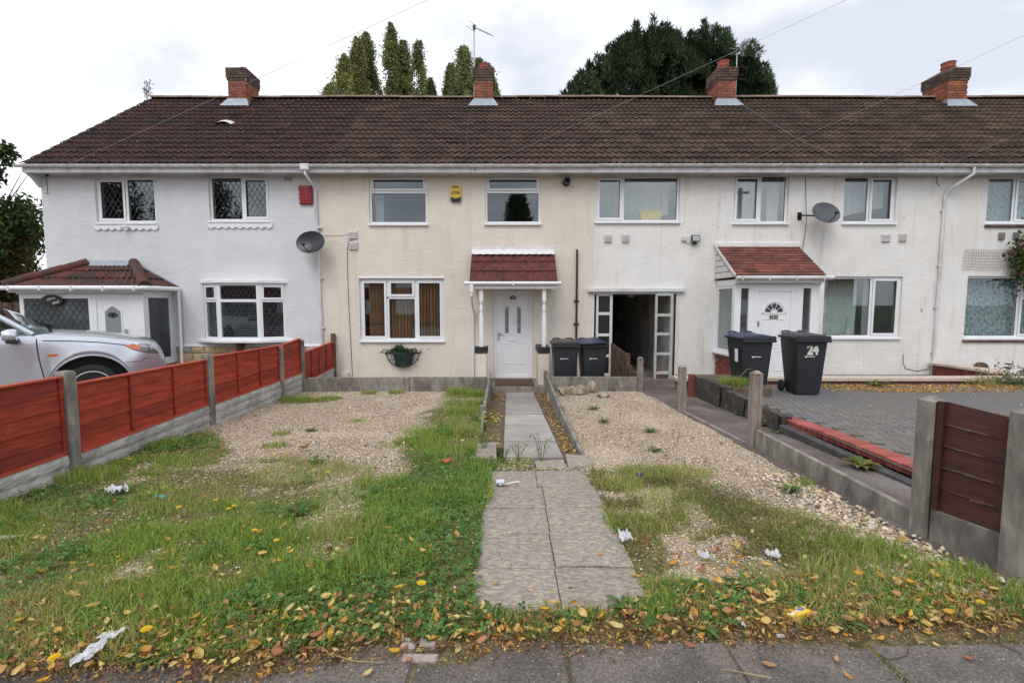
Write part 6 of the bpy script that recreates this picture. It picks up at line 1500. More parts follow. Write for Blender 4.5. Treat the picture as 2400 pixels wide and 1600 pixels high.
# security camera under the left upper window
c = at(292, 532, YF - .1); sc_ = thing("security_camera", "white bullet camera under the left upper window", "camera", (c.x, YF, c.z))
MB().tube([(c.x - .06, YF - .14, c.z - .01), (c.x + .07, YF - .07, c.z + .02)], .028, 12).build("barrel", "upvc", sc_, smooth=True); MB().tube([(c.x - .063, YF - .1415, c.z - .011), (c.x - .058, YF - .139, c.z - .01)], .02, 10).build("lens", "black_plastic", sc_); MB().tube([(c.x + .03, YF - .09, c.z), (c.x + .03, YF - .02, c.z + .03)], .01, 8).build("bracket", "upvc", sc_)

# aerials
def aerial(px, base_y, top_py, label, ang, L_):
    t_ = at(px, top_py, 15.5); a = thing("tv_aerial", label, "aerial", (t_.x, 15.5, base_y))
    MB().tube([(t_.x, 15.5, base_y), (t_.x, 15.5, t_.z)], .018, 8).build("mast", "galvanised", a)
    d = V3((math.cos(ang[0]) * math.cos(ang[1]), -math.sin(ang[0]) * math.cos(ang[1]), math.sin(ang[1]))); s_ = d.cross(V3((0, 0, 1))).normalized(); o_ = V3((t_.x, 15.45, t_.z - .08))
    MB().tube([o_ - d * .15, o_ + d * L_], .011, 6).build("boom", "galvanised", a)
    for k in range(9):
        c_ = o_ + d * (.15 + (L_ - .2) * k / 8); MB().tube([c_ - s_ * .13, c_ + s_ * .13], .005, 5).build("element", "galvanised", a)
    for k in (-1, 1):
        up = s_.cross(d); MB().tube([o_ - d * .1 - s_ * .2 + up * (.08 * k), o_ - d * .1 + s_ * .2 + up * (.08 * k)], .007, 5).build("reflector_rod", "galvanised", a)
    MB().box(o_.x - .03, o_.x + .05, 15.4, 15.47, o_.z - .07, o_.z + .05).build("clamp", "black_plastic", a)
    return a
aerial(1111, 7.7, 60, "tall television aerial on the cream house's chimney", (R(35), R(-33)), .85)
aerial(1728, 7.7, 112, "short television aerial beside the white house's chimney", (R(80), R(5)), .55)

# overhead wires to a street pole
PT_ = V3((11.0, .42, 6.95))
for i, (px, py) in enumerate(((110, 408), (1110, 400), (1722, 393), (2203, 396))):
    b = at(px, py, YF - .34 if i else YF - .2); n = 24
    tgt = PT_ + V3((0.0, -.02 * i, .10 * (i == 3) * 14))
    wire = MB().tube([b.lerp(PT_, f) + V3((0, 0, -.10 * math.sin(math.pi * f))) for f in np.linspace(0, 1, n)], .0023, 5)
    lab = ["overhead wire running to the left end of the terrace", "overhead wire running to the eaves of the cream house", "overhead wire crossing the roof to the weathered white house", "overhead wire running to the eaves past the tall downpipe"][i]
    o = wire.build("overhead_wire", "cable_grey", None, label=lab, cat="wire", group="overhead wires")
    MB().tube([b + V3((-.07, .05, -.03)), b + V3((.05, 0, .02))], .03, 8).build("insulator", "black_plastic", o)
tp = thing("telegraph_pole", "brown timber telegraph pole on the pavement carrying the wires", "pole", (11.0, .42, 0)); set_smooth_by_angle(MB().tube([(11.0, .42, -.1), (11.0, .42, 7.1)], .13, 14, r1=.09).build("pole_shaft", "bark", tp), 40); MB().box(10.6, 11.4, .37, .47, 6.85, 6.95).build("cross_arm", "bark", tp)
# loose cables on the walls
def cable(pxs, label, r_=.006, mat="cable_dark", y=YF - .012):
    return MB().tube([at(a, b, y) for a, b in pxs], r_, 6).build("wall_cable", mat, None, label=label, cat="cable")
cable([(756, 551), (790, 552), (816, 549), (818, 541)], "pale cable from the dark dish to the cream wall vent", .005, "coping")
cable([(826, 563), (817, 566), (814, 585), (815, 650), (818, 730), (822, 800), (826, 881)], "thin dark cable dropping beside the cream house's lower window")
cable([(1975, 411), (1930, 414), (1895, 407), (1888, 413), (1889, 470), (1890, 520), (1885, 560), (1881, 584)], "dark cable looping from the eaves to the porch roof")
cable([(2117, 830), (2117, 850), (2122, 863), (2150, 869), (2176, 864)], "thin loose cable at the foot of the weathered white wall")
cable([(103, 452), (112, 455), (111, 440), (108, 415)], "frayed cable hanging under the left eaves", .005)
cable([(2206, 396), (2196, 412), (2195, 428), (2203, 437)], "short cable bridging the eaves and tall downpipe")
# roof cables lying on the tiles
def roofpt(px, py):
    d = _ray(px, py); n_ = V3((0, -math.sin(SL), math.cos(SL))); p0 = V3((0, Y_E, Z_E)); t_ = (p0 - V3((0, 0, CAM_Z))).dot(n_) / d.dot(n_); return V3((0, 0, CAM_Z)) + d * t_ + n_ * .07
for i, (pts, lab) in enumerate(((((1105, 262), (1099, 290), (1094, 330), (1097, 350), (1094, 378)), "dark cable lying down the tiles below the cream house's chimney"), (((1730, 247), (1800, 292), (1880, 340), (1960, 376)), "pale cable slanting down the tiles right of the white house's chimney"))):
    MB().tube([roofpt(*p) for p in pts], .008, 6).build("roof_cable", "cable_dark" if i == 0 else "dish_grey_light", None, label=lab, cat="cable")

# hanging basket
c = at(944, 823, YF); hb = thing("wall_basket", "black half-round wire basket with trailing plants below the window", "basket", (c.x, YF, c.z - .4))
Rb = .41
rim = [(c.x + Rb * math.cos(a), YF - .01 - .26 * math.sin(a), c.z - .03) for a in np.linspace(0, math.pi, 22)]
MB().tube(rim, .012, 6).build("rim", "wire_black", hb); MB().tube([(c.x - Rb - .03, YF - .015, c.z - .03), (c.x + Rb + .03, YF - .015, c.z - .03)], .012, 6).build("back_bar", "wire_black", hb)
for k in range(11):
    a = math.pi * k / 10; MB().tube([(c.x + Rb * math.cos(a) * math.cos(b), YF - .012 - .26 * math.sin(a) * math.cos(b), c.z - .03 - .36 * math.sin(b)) for b in np.linspace(0, math.pi / 2, 9)], .006, 5).build("wire_rib", "wire_black", hb)
for b in (.45, .9, 1.25): MB().tube([(c.x + Rb * math.cos(a) * math.cos(b), YF - .012 - .26 * math.sin(a) * math.cos(b), c.z - .03 - .36 * math.sin(b)) for a in np.linspace(0, math.pi, 18)], .006, 5).build("wire_hoop", "wire_black", hb)
pt = MB(); pt.grid(lambda u, v: (c.x + .02 + .27 * math.cos(math.pi * u) * (1 - .25 * v), YF - .012 - .20 * math.sin(math.pi * u) * (1 - .2 * v), c.z - .02 - .30 * v), np.linspace(0, 1, 17), np.linspace(0, 1, 5)); pt.build("planter", "planter_green", hb, fix=False, smooth=True)
# ================================================================ VEGETATION
def fast(name, v, tris, cols, mat, parent=None, loc=(0, 0, 0), **k):
    """v (n,3) world coordinates minus loc, tris (m,3), cols (n,3)"""
    me = bpy.data.meshes.new(name); n, m_ = len(v), len(tris)
    me.vertices.add(n); me.vertices.foreach_set("co", np.asarray(v, dtype=np.float32).ravel())
    me.loops.add(m_ * 3); me.loops.foreach_set("vertex_index", np.asarray(tris, dtype=np.int32).ravel())
    me.polygons.add(m_); me.polygons.foreach_set("loop_start", np.arange(0, m_ * 3, 3, dtype=np.int32)); me.polygons.foreach_set("loop_total", np.full(m_, 3, dtype=np.int32))
    me.update(calc_edges=True)
    if cols is not None:
        ca = me.color_attributes.new("Col", 'FLOAT_COLOR', 'POINT'); ca.data.foreach_set("color", np.concatenate([cols, np.ones((n, 1))], 1).astype(np.float32).ravel())
    return obj(name, me, mat, parent, loc, **k)

def unit(a): return a / np.maximum(np.linalg.norm(a, axis=1, keepdims=True), 1e-9)
def leaf_quads(P, size, cols, droop=None, aspect=.55, fold=.25, dirs=None):
    """pointed leaves: 4 corners, 2 triangles each, free orientation"""
    n = len(P); d = unit(rng.normal(size=(n, 3))) if dirs is None else unit(dirs)
    if droop is not None: d = unit(d + np.array([0, 0, droop]))
    s = unit(np.cross(d, rng.normal(size=(n, 3)))); nn_ = np.cross(d, s)
    L_ = size[:, None]; a = P; b = P + d * L_ * .5 + s * L_ * aspect * .5 + nn_ * L_ * fold * .3; c = P + d * L_; e = P + d * L_ * .5 - s * L_ * aspect * .5 + nn_ * L_ * fold * .3
    v = np.stack([a, b, c, e], 1).reshape(-1, 3); i = np.arange(n)[:, None] * 4
    t = np.concatenate([i + np.array([0, 1, 2]), i + np.array([0, 2, 3])], 0)
    return v, t, np.repeat(cols, 4, 0)
def pick(n, pal, w=None, jit=.18):
    pal = np.array(pal); w = None if w is None else np.array(w) / np.sum(w)
    c = pal[rng.choice(len(pal), n, p=w)]; return np.clip(c * (1 + rng.normal(size=(n, 1)) * jit), .003, 1)

def limbs(parent, base, tops, r0, name="trunk"):
    b = V3(base); mb = MB(); c = V3((b.x, b.y, max(t_[2] for t_ in tops)))
    mb.tube([b, b.lerp(c, .35) + V3((.1, 0, 0)), b.lerp(c, .6), b.lerp(c, .78)], r0, 9, r1=r0 * .15)
    o = mb.build(name, "bark", parent, smooth=True)
    for t_ in tops:
        f = rnd.uniform(.25, .7); s_ = b.lerp(c, f); q = MB().tube([s_, s_.lerp(V3(t_), .5) + V3((0, 0, -.05)), V3(t_)], r0 * .32, 6, r1=r0 * .05); q.build("limb", "bark", parent, smooth=True)
    return o

# ---- Lombardy poplars far behind the roof
def poplar(px, top_py, halfw_px, Y, label, pal, dens=1.0):
    t_ = at(px, top_py, Y); z1 = t_.z; z0 = -0.5; hw = halfw_px * 1.4 * Y / FPX; cx_ = t_.x; zvis = 6.0 + (Y - 15.7) * .41 - 1.0
    root = thing("poplar_tree", label, "tree", (cx_, Y, z0), "poplars behind the terrace")
    limbs(root, (cx_, Y, z0), [(cx_ + rnd.uniform(-.5, .5) * hw, Y + rnd.uniform(-.5, .5) * hw, z0 + (z1 - z0) * f) for f in (.5, .65, .78, .9)], .35)
    lo = max(z0 + 3, zvis - 2); P = []; CL = []
    H = z1 - lo
    for k in range(int(80 * dens)):                                  # upright branch plumes
        u = rnd.random() ** .9; a = rnd.uniform(0, 6.283); zb = lo + H * u * .82
        r_ = hw * math.sqrt(rnd.random()) * min(1, 1.35 * (1 - (zb - lo) / H) ** .85) * .95
        ln = rnd.uniform(.16, .26) * H; ln = min(ln, z1 - zb) ; n_ = int(250)
        f = rng.random(n_) ** .8; w_ = (.105 * hw + .05) * np.sin(np.pi * np.clip(f * .85 + .12, 0, 1))
        w_ = w_ * np.where(rng.random(n_) < .2, 1.6, .9)
        p = np.stack([cx_ + r_ * math.cos(a) * (1 - .5 * f) + rng.normal(size=n_) * w_, Y + r_ * math.sin(a) * (1 - .5 * f) + rng.normal(size=n_) * w_, zb + ln * f], 1); P.append(p); CL.append(np.full((n_, 1), rnd.uniform(.55, 1.3)))
    P = np.concatenate(P); cl = pick(len(P), pal) * np.concatenate(CL)
    v, t, c = leaf_quads(P, rng.uniform(.13, .26, len(P)), cl, droop=.5, aspect=.8)
    fast("crown", v - np.array([cx_, Y, z0]), t, c, "leaf", root)
popl = [(.20, .25, .095), (.25, .29, .11), (.30, .31, .12), (.31, .28, .10), (.15, .19, .075)]
popl_y = popl + [(.36, .29, .07), (.32, .27, .08)]
for px, ty, hw, Y, lab in [(773, 195, 22, 62, "small poplar at the left end of the tall poplar row"), (812, 128, 36, 56, "broad yellowing poplar left of the row's middle"), (838, 90, 24, 54, "poplar next to the broad yellowing one"), (858, 80, 30, 57, "full dark-hearted poplar in the row"), (918, 55, 25, 55, "tallest slender poplar of the row"), (946, 98, 27, 56, "dense poplar right of the tallest one"), (981, 96, 28, 58, "thin pale poplar with sky showing through"), (1008, 185, 18, 60, "low poplar at the right end of the row"),
                           (1058, 150, 24, 60, "low yellowing poplar left of the cream house's chimney"), (1088, 112, 34, 57, "tall poplar behind the television aerial"), (1122, 138, 26, 58, "poplar showing above the cream house's chimney"), (1142, 143, 24, 59, "poplar just right of the cream house's chimney"), (1160, 190, 14, 61, "smallest poplar right of the chimney")]:
    poplar(px, ty, hw, Y, lab, popl_y if "yellow" in lab else popl, .45 if "thin" in lab else 1.0)

# ---- dark cypresses behind the roof, and the one across the road that the window mirrors
def cypress(cx_, Y, z0, plumes, label, group=None, n_per=420, size=(.14, .36), dens=1.0, pal=None):
    """plumes: (dx, dy, z_base, dx_tip, z_tip, radius)"""
    root = thing("cypress_tree", label, "tree", (cx_, Y, z0), group)
    limbs(root, (cx_, Y, z0), [(cx_ + p[3] * .8, Y + p[1], p[4] * .66) for p in plumes[::5]], .4)
    V_, D_, K_ = [], [], []
    for dx, dy, zb, dxt, zt, r_ in plumes:
        n_ = int(n_per * dens); f = rng.random(n_) ** .85; rad = r_ * (1 - f) ** .65 * np.sqrt(rng.random(n_)) * np.clip(f * 6, .35, 1); a = rng.random(n_) * 6.283
        p = np.stack([cx_ + dx + (dxt - dx) * f + rad * np.cos(a), Y + dy * (1 - .4 * f) + rad * np.sin(a), zb + (zt - zb) * f], 1)
        ax = np.array([dxt - dx, -dy * .4, zt - zb]); ax /= np.linalg.norm(ax)
        d = ax + .85 * np.stack([np.cos(a), np.sin(a), np.zeros(n_)], 1) + .38 * rng.normal(size=(n_, 3)); V_.append(p); D_.append(d); K_.append(np.full((n_, 1), rnd.uniform(.5, 1.45)))
    P = np.concatenate(V_); D = np.concatenate(D_); cl = pick(len(P), pal or [(.026, .048, .020), (.044, .078, .028), (.075, .115, .038), (.018, .034, .017)], jit=.25) * np.concatenate(K_)
    v, t, c = leaf_quads(P, rng.uniform(*size, len(P)), cl, aspect=.17, dirs=D)
    fast("crown", v - np.array([cx_, Y, z0]), t, c, "leaf", root)
    return root
def plume_set(cx_, Y, outline, n, rr, zlow, dy=1.6, tilt=.35):
    """plumes filling an outline given as (x, z_top) points"""
    xs_ = [o[0] for o in outline]; zs = [o[1] for o in outline]; out_ = []
    for x, z in outline: out_.append(((x - cx_) * .9, rnd.uniform(-.3, .3), max(zlow, z - 2.6), x - cx_, z, rr * .55))
    for k in range(n):
        x = rnd.uniform(xs_[0], xs_[-1]); zt = np.interp(x, xs_, zs); z = zlow + (zt - zlow) * rnd.random() ** .7 - .1
        h = rnd.uniform(1.0, 1.9); ddx = (x - cx_) * tilt * rnd.uniform(.3, 1) * .35; y = rnd.uniform(-dy, dy)
        out_.append((x - cx_ - ddx * .5, y, max(zlow - .5, z - h), x - cx_ + ddx * .5, min(z + .2, zt - .3), rr * rnd.uniform(.6, 1.1)))
    return out_
YCY = 27.0
def outl(pts): return [(at(a, b, YCY).x, at(a, b, YCY).z) for a, b in pts]
oA = outl([(1318, 226), (1338, 206), (1357, 178), (1378, 150), (1400, 128), (1425, 112), (1440, 100), (1460, 86), (1488, 60), (1496, 62), (1512, 75), (1531, 42), (1545, 70), (1566, 56), (1575, 74), (1592, 92), (1606, 118)])
cypress(at(1470, 200, YCY).x, YCY, -.3, plume_set(at(1470, 200, YCY).x, YCY, oA, 240, .46, 8.5), "spreading dark cypress behind the roof left of the white house's chimney", "cypresses behind the terrace")
YCY = 28.5
oB = outl([(1535, 150), (1560, 118), (1578, 106), (1600, 96), (1620, 72), (1648, 55), (1655, 62), (1676, 76), (1690, 86), (1706, 70), (1722, 96), (1742, 108), (1758, 126), (1766, 140), (1770, 165), (1788, 156), (1782, 190), (1794, 196), (1790, 228)])
cypress(at(1680, 200, YCY).x, YCY, -.3, plume_set(at(1680, 200, YCY).x, YCY, oB, 240, .46, 8.5), "dark cypress rising behind the white house's chimney and aerial", "cypresses behind the terrace")
cypress(1.0, -26.0, -.3, [(rnd.uniform(-2, 2) * (1 - z / 13), rnd.uniform(-1.5, 1.5) * (1 - z / 13), z, 0, 0, 0)[:3] + (0, 0, 0) for z in ()] + [((-1) ** k * (2.4 * (1 - z / 12.5)) * rnd.random(), rnd.uniform(-1.5, 1.5), z, (-1) ** k * (2.9 * (1 - z / 12.8)) * rnd.uniform(.5, 1), min(z + 2.4, 12.4), .9) for k, z in enumerate(np.linspace(1, 10.8, 54))] + [(0, 0, 9.5, .2, 12.6, .6)], "cypress across the road, mirrored in the cream house's upper window", n_per=140, size=(.35, .6))

# ---- leafy tree and shrubs at the far left
def leafy(name, label, c, r, n, pal, size, z_trunk, group=None, cat="tree", lobes=14, w=None):
    root = thing(name, label, cat, (c[0], c[1], z_trunk), group)
    tops = [(c[0] + rnd.uniform(-.8, .8) * r[0], c[1] + rnd.uniform(-.8, .8) * r[1], c[2] + rnd.uniform(-.3, .9) * r[2]) for _ in range(7)]
    limbs(root, (c[0], c[1], z_trunk), tops, .05 + .06 * r[2] / 2)
    P = []
    for k in range(lobes):
        q = V3((rnd.gauss(0, 1), rnd.gauss(0, 1), rnd.gauss(0, 1))).normalized() * (rnd.random() ** .4 * .8); lr = rnd.uniform(.22, .42)
        m_ = n // lobes; d = unit(rng.normal(size=(m_, 3))) * (rng.random((m_, 1)) ** .5) * lr
        P.append((np.array(q) + d) * np.array(r) + np.array(c))
    P = np.concatenate(P); v, t, cc = leaf_quads(P, rng.uniform(*size, len(P)), pick(len(P), pal, w), droop=-.35, aspect=.42)
    fast("crown", v - np.array([c[0], c[1], z_trunk]), t, cc, "leaf", root); return root
gl = [(.035, .075, .018), (.055, .10, .022), (.02, .045, .015), (.085, .12, .03), (.30, .22, .03)]
leafy("broadleaf_tree", "green leafy tree reaching past the left gable", (-13.9, 12.9, 4.0), (1.9, 1.2, 1.55), 8000, gl, (.09, .19), -.1, lobes=16, w=[3, 3, 3, 2, .5])
leafy("broadleaf_tree", "sparse upper sprays of the tree at the left picture edge", (-14.35, 13.4, 5.9), (1.0, 1.0, 1.4), 1900, gl, (.12, .22), -.1, lobes=9, w=[3, 3, 3, 2, .3])
leafy("autumn_shrub", "russet and olive shrub beside the left house wall", (-13.9, 13.7, 2.3), (2.1, .9, 2.1), 12000, [(.11, .085, .022), (.14, .075, .028), (.075, .08, .02), (.19, .125, .03), (.06, .045, .022)], (.06, .12), -.1, cat="shrub", lobes=14)
leafy("autumn_shrub", "dark lower shrub behind the porch roof", (-15.6, 15.0, 1.6), (2.6, 1.0, 2.2), 4200, [(.03, .04, .014), (.05, .05, .02), (.08, .06, .025)], (.08, .16), -.1, cat="shrub", lobes=14)
for x_, y_, lab in ((-19, 17.5, 'mid green tree well left of the end house'), (-25, 15.5, 'bushy tree far left of the end house'), (-32, 14, 'leafy tree at the far left boundary')): leafy('broadleaf_tree', lab, (x_, y_, 2.6), (3.2, 1.6, 2.9), 5000, gl, (.18, .34), -.1, lobes=18, w=[3, 3, 3, 2, .5])
sp_ = at(343, 215, 24); leafy("sapling", "thin bare sapling top above the left end of the ridge", (sp_.x, 24, sp_.z - .3), (.5, .4, .9), 190, [(.16, .15, .09), (.12, .12, .07)], (.08, .14), -.1, lobes=6)

# ---- grass, clover and moss in the garden (uncountable)
def scatter(n, x0, x1, y0, y1, dens):
    x = rng.uniform(x0, x1, n); y = y0 + (y1 - y0) * rng.random(n) ** 1.0
    k = rng.random(n) < dens(x, y); return x[k], y[k]
def in_path(x, y): return ((x > -.24 + .16 * fbm(x, y, 2.8, 50)) & (x < .80 - .14 * fbm(x, y, 2.8, 51)) & (y > 2.36 + .12 * fbm(x, y, 3.2, 52)) & (y < 4.72)) | ((x > -.36) & (x < .86) & (y > 5.12)) | ((x > .28) & (x < .9) & (y > 4.78) & (y < 5.2))
def blades(x, y, h, w, cols, lean=.5, z=None):
    n = len(x); a = rng.random(n) * 6.283; ca, sa = np.cos(a), np.sin(a); ln = lean * rng.random(n) * h; b = rng.random(n) * 6.283
    z0 = (gz(x, y) - .004) if z is None else z
    bx, by = np.cos(b) * ln, np.sin(b) * ln
    v = np.empty((n, 5, 3)); hw = w / 2
    v[:, 0] = np.stack([x - ca * hw, y - sa * hw, z0], 1); v[:, 1] = np.stack([x + ca * hw, y + sa * hw, z0], 1)
    mx_, my_, mz = x + bx * .35, y + by * .35, z0 + h * .6
    v[:, 2] = np.stack([mx_ - ca * hw * .8, my_ - sa * hw * .8, mz], 1); v[:, 3] = np.stack([mx_ + ca * hw * .8, my_ + sa * hw * .8, mz], 1)
    v[:, 4] = np.stack([x + bx, y + by, z0 + h * (1 - .25 * rng.random(n))], 1)
    i = np.arange(n)[:, None] * 5
    t = np.concatenate([i + np.array([0, 1, 3]), i + np.array([0, 3, 2]), i + np.array([2, 3, 4])], 0)
    return v.reshape(-1, 3), t, np.repeat(cols, 5, 0)
G1 = [(.31, .43, .075), (.25, .38, .065), (.40, .50, .10), (.19, .31, .055)]
GD = [(.50, .43, .20), (.42, .39, .15), (.58, .50, .27), (.34, .35, .11)]
def gdens(x, y): return S(np.maximum(cover(x, y), .55 * ((x > -.3) & (x < .3) & (y > 4.7) & (y < 5.13)))) * ~in_path(x, y) * (y > y_edge(x) + .05)
def patch(x, y): return fbm(x, y, 1.7, 8)
vs1, ts1, cs1, off = [], [], [], 0
def push(a):
    global off
    v, t, c = a; vs1.append(v); ts1.append(t + off); cs1.append(c); off += len(v)
for (n, y0, y1, hs) in ((165000, 1.95, 4.0, 1.0), (95000, 4.0, 6.8, 1.1), (30000, 6.8, 9.85, 1.15)):
    x, y = scatter(n, -4.25, 2.75, y0, y1, lambda a, b: gdens(a, b) * (.25 + .95 * S((patch(a, b) - .3) * 3)))
    pt_n = patch(x, y); dry = S((fbm(x, y, .9, 5) - .42) * 5 + np.where(x > .8, .35, 0) - np.where((x > -1.3) & (x < -.1), .9, 0)); isd = rng.random(len(x)) < dry * .75
    c = np.where(isd[:, None], pick(len(x), GD), pick(len(x), G1))
    h = hs * (.018 + .055 * rng.random(len(x)) ** 1.6) * (.55 + 1.0 * S((pt_n - .35) * 3))
    push(blades(x, y, h, rng.uniform(.003, .0058, len(x)), c, lean=1.1))
tufts = [(-.95, 9.6, .30, .17, 900, 0), (-.62, 9.3, .18, .18, 500, 0), (-.55, 8.3, .16, .16, 400, 0), (-.75, 7.6, .22, .16, 500, 0), (-3.9, 8.75, .30, .13, 900, 0), (-3.3, 8.9, .22, .10, 500, 0), (-2.75, 9.55, .16, .11, 380, 0), (-2.25, 9.6, .17, .11, 420, 0),
         (-.55, 6.1, .13, .22, 350, 1), (-.33, 5.3, .10, .22, 250, 0), (-2.0, 4.6, .5, .11, 900, 1), (-2.7, 3.9, .5, .09, 800, 1), (-1.15, 3.35, .28, .13, 800, 1), (-.75, 2.9, .3, .12, 900, 0), (-1.9, 2.6, .3, .09, 500, 0), (-4.1, 5.6, .25, .14, 600, 0), (-4.0, 4.5, .3, .15, 700, 0), (-4.05, 3.6, .3, .16, 700, 0), (-4.1, 2.8, .3, .15, 600, 0),
         (1.35, 4.55, .30, .13, 900, 1), (1.0, 4.25, .22, .13, 700, 1), (1.7, 4.6, .3, .10, 700, 1), (1.35, 3.95, .35, .09, 800, 1), (2.35, 3.0, .26, .12, 800, 0), (2.62, 2.72, .22, .12, 600, 0), (2.05, 2.75, .3, .13, 700, 1), (1.6, 2.62, .25, .10, 500, 1), (.75, 2.42, .14, .12, 300, 0), (.2, 2.38, .3, .09, 420, 0), (2.85, 2.45, .2, .15, 600, 0), (.95, 2.6, .2, .09, 300, 0), (2.7, 4.3, .10, .10, 160, 0), (-2.95, 6.2, .12, .07, 200, 0), (-2.2, 7.0, .12, .06, 160, 0), (-2.75, 5.6, .16, .08, 240, 0)]
for x0, y0, r_, h, n, d in tufts:
    a = rng.random(n) * 6.283; rr_ = r_ * np.sqrt(rng.random(n)); x, y = x0 + rr_ * np.cos(a), y0 + rr_ * np.sin(a) * .7
    k = ~in_path(x, y) & (x > -4.2) & (y > y_edge(x)); x, y = x[k], y[k]; n = len(x)
    c = np.where((rng.random(n) < (.65 if d else .15))[:, None], pick(n, GD), pick(n, G1)); push(blades(x, y, h * rng.uniform(.45, 1.05, n), rng.uniform(.003, .006, n), c, lean=.7))
# grass in the pavement joints
for xj in (1.70, 2.42):
    n = 700; t_ = rng.random(n); x = xj + rng.normal(size=n) * (.022 if xj < 2 else .012); y = 1.45 + .8 * t_; push(blades(x, y, rng.uniform(.012, .035, n), rng.uniform(.003, .005, n), pick(n, GD + G1), lean=.9, z=np.full(n, .075)))
fast("grass", np.concatenate(vs1), np.concatenate(ts1), np.concatenate(cs1), "grass_blade", label="rough mixed lawn grass with dry tufts", cat="grass", kind="stuff")

# clover and small round weeds
x, y = scatter(46000, -4.2, 2.7, 2.02, 6.8, lambda a, b: gdens(a, b) * np.clip(S((a + 1.25 + .5 * (fbm(a, b, 1.3, 2) - .5)) / .3) * S((-.12 - a) / .05) * S((5.6 - b) / 1.0) * .95 + .85 * S((fbm(a, b, 1.9, 12) - .56) * 8) + .9 * S((.32 - np.hypot((a + 1.05) / 1.3, b - 2.5)) / .12), 0, 1))
n = len(x); zc = gz(x, y) + rng.uniform(.012, .055, n); r_ = rng.uniform(.008, .0155, n); a0 = rng.random(n) * 6.283; vv_, tt_ = [], []
tlx, tly = rng.normal(size=n) * .35, rng.normal(size=n) * .35
for k in range(3):
    a = a0 + k * 2.094; pts = []
    for da, f in ((0, 0.0), (-.62, .85), (0, 1.05), (.62, .85)):
        dx, dy = np.cos(a + da) * r_ * f * 1.5, np.sin(a + da) * r_ * f * 1.5; pts.append(np.stack([x + dx, y + dy, zc + dx * tlx + dy * tly], 1))
    vv_.append(np.stack(pts, 1))
v = np.stack(vv_, 1).reshape(-1, 3); i = (np.arange(n * 3) * 4)[:, None]
t = np.concatenate([i + np.array([0, 1, 2]), i + np.array([0, 2, 3])], 0)
fast("clover", v, t, np.repeat(pick(n, [(.10, .225, .055), (.13, .26, .065), (.075, .18, .045), (.17, .29, .08)]), 12, 0), "grass_blade", label="dense low clover beside the stone path", cat="clover", kind="stuff")

# olive-brown matted weeds on the right
x, y = scatter(30000, .8, 2.5, 2.9, 5.0, lambda a, b: gdens(a, b) * S(.35 + 1.3 * S((fbm(a, b, 1.6, 40) - .35) * 4)))
P = np.stack([x, y, gz(x, y) + rng.uniform(.004, .06, len(x))], 1); v, t, c = leaf_quads(P, rng.uniform(.012, .026, len(x)), pick(len(x), [(.24, .20, .09), (.20, .21, .08), (.15, .19, .06), (.32, .22, .12), (.28, .25, .12)]), aspect=.5)
fast("matted_weeds", v, t, c, "grass_blade", label="olive-brown matted weeds over the right-hand gravel", cat="weeds", kind="stuff")

# ---- gravel
def pebbles(x, y, r_, cols, z):
    n = len(x); o = np.array([(1, 0, 0), (-1, 0, 0), (0, 1, 0), (0, -1, 0), (0, 0, 1), (0, 0, -1)], float)
    f = np.array([(0, 2, 4), (2, 1, 4), (1, 3, 4), (3, 0, 4), (2, 0, 5), (1, 2, 5), (3, 1, 5), (0, 3, 5)])
    a = rng.random(n) * 6.283; c, s = np.cos(a), np.sin(a); sc = r_[:, None] * rng.uniform([.8, .55, .35], [1.3, .95, .65], (n, 3))
    l = o[None] * sc[:, None] * rng.uniform(.8, 1.2, (n, 6, 1)) + rng.normal(size=(n, 6, 3)) * r_[:, None, None] * .12
    v = np.stack([x[:, None] + l[..., 0] * c[:, None] - l[..., 1] * s[:, None], y[:, None] + l[..., 0] * s[:, None] + l[..., 1] * c[:, None], z[:, None] + l[..., 2]], 2).reshape(-1, 3)
    t = (f[None] + (np.arange(n) * 6)[:, None, None]).reshape(-1, 3); return v, t, np.repeat(cols, 6, 0)
PEB = [(.60, .50, .37), (.52, .41, .28), (.64, .57, .46), (.55, .43, .30), (.44, .33, .23), (.58, .53, .47), (.50, .36, .25), (.34, .27, .20)]
vs1, ts1, cs1, off = [], [], [], 0
for n, y0, y1, r0, r1 in ((60000, 2.4, 5.2, .005, .0135), (85000, 5.2, 9.84, .006, .014)):
    x, y = scatter(n, -4.2, 2.76, y0, y1, lambda a, b: (.10 + .9 * S(1.15 - 1.6 * cover(a, b))) * ~in_path(a, b)); k = rng.uniform(r0, r1, len(x)) * np.where(rng.random(len(x)) < .06, 1.6, 1)
    push(pebbles(x, y, k, pick(len(x), PEB), gz(x, y) + k * .2))
x = 2.62 + rng.normal(size=900) * .16; y = rng.uniform(2.5, 4.6, 900); kk = x < 2.86 + .05 * (3.3 - y); x, y = x[kk], y[kk]; k = rng.uniform(.014, .032, len(x)); push(pebbles(x, y, k, pick(len(x), PEB), gz(x, y) + k * .3))
fast("gravel", np.concatenate(vs1), np.concatenate(ts1), np.concatenate(cs1), "pebble", label="pale buff gravel chippings over the front garden", cat="gravel", kind="stuff")

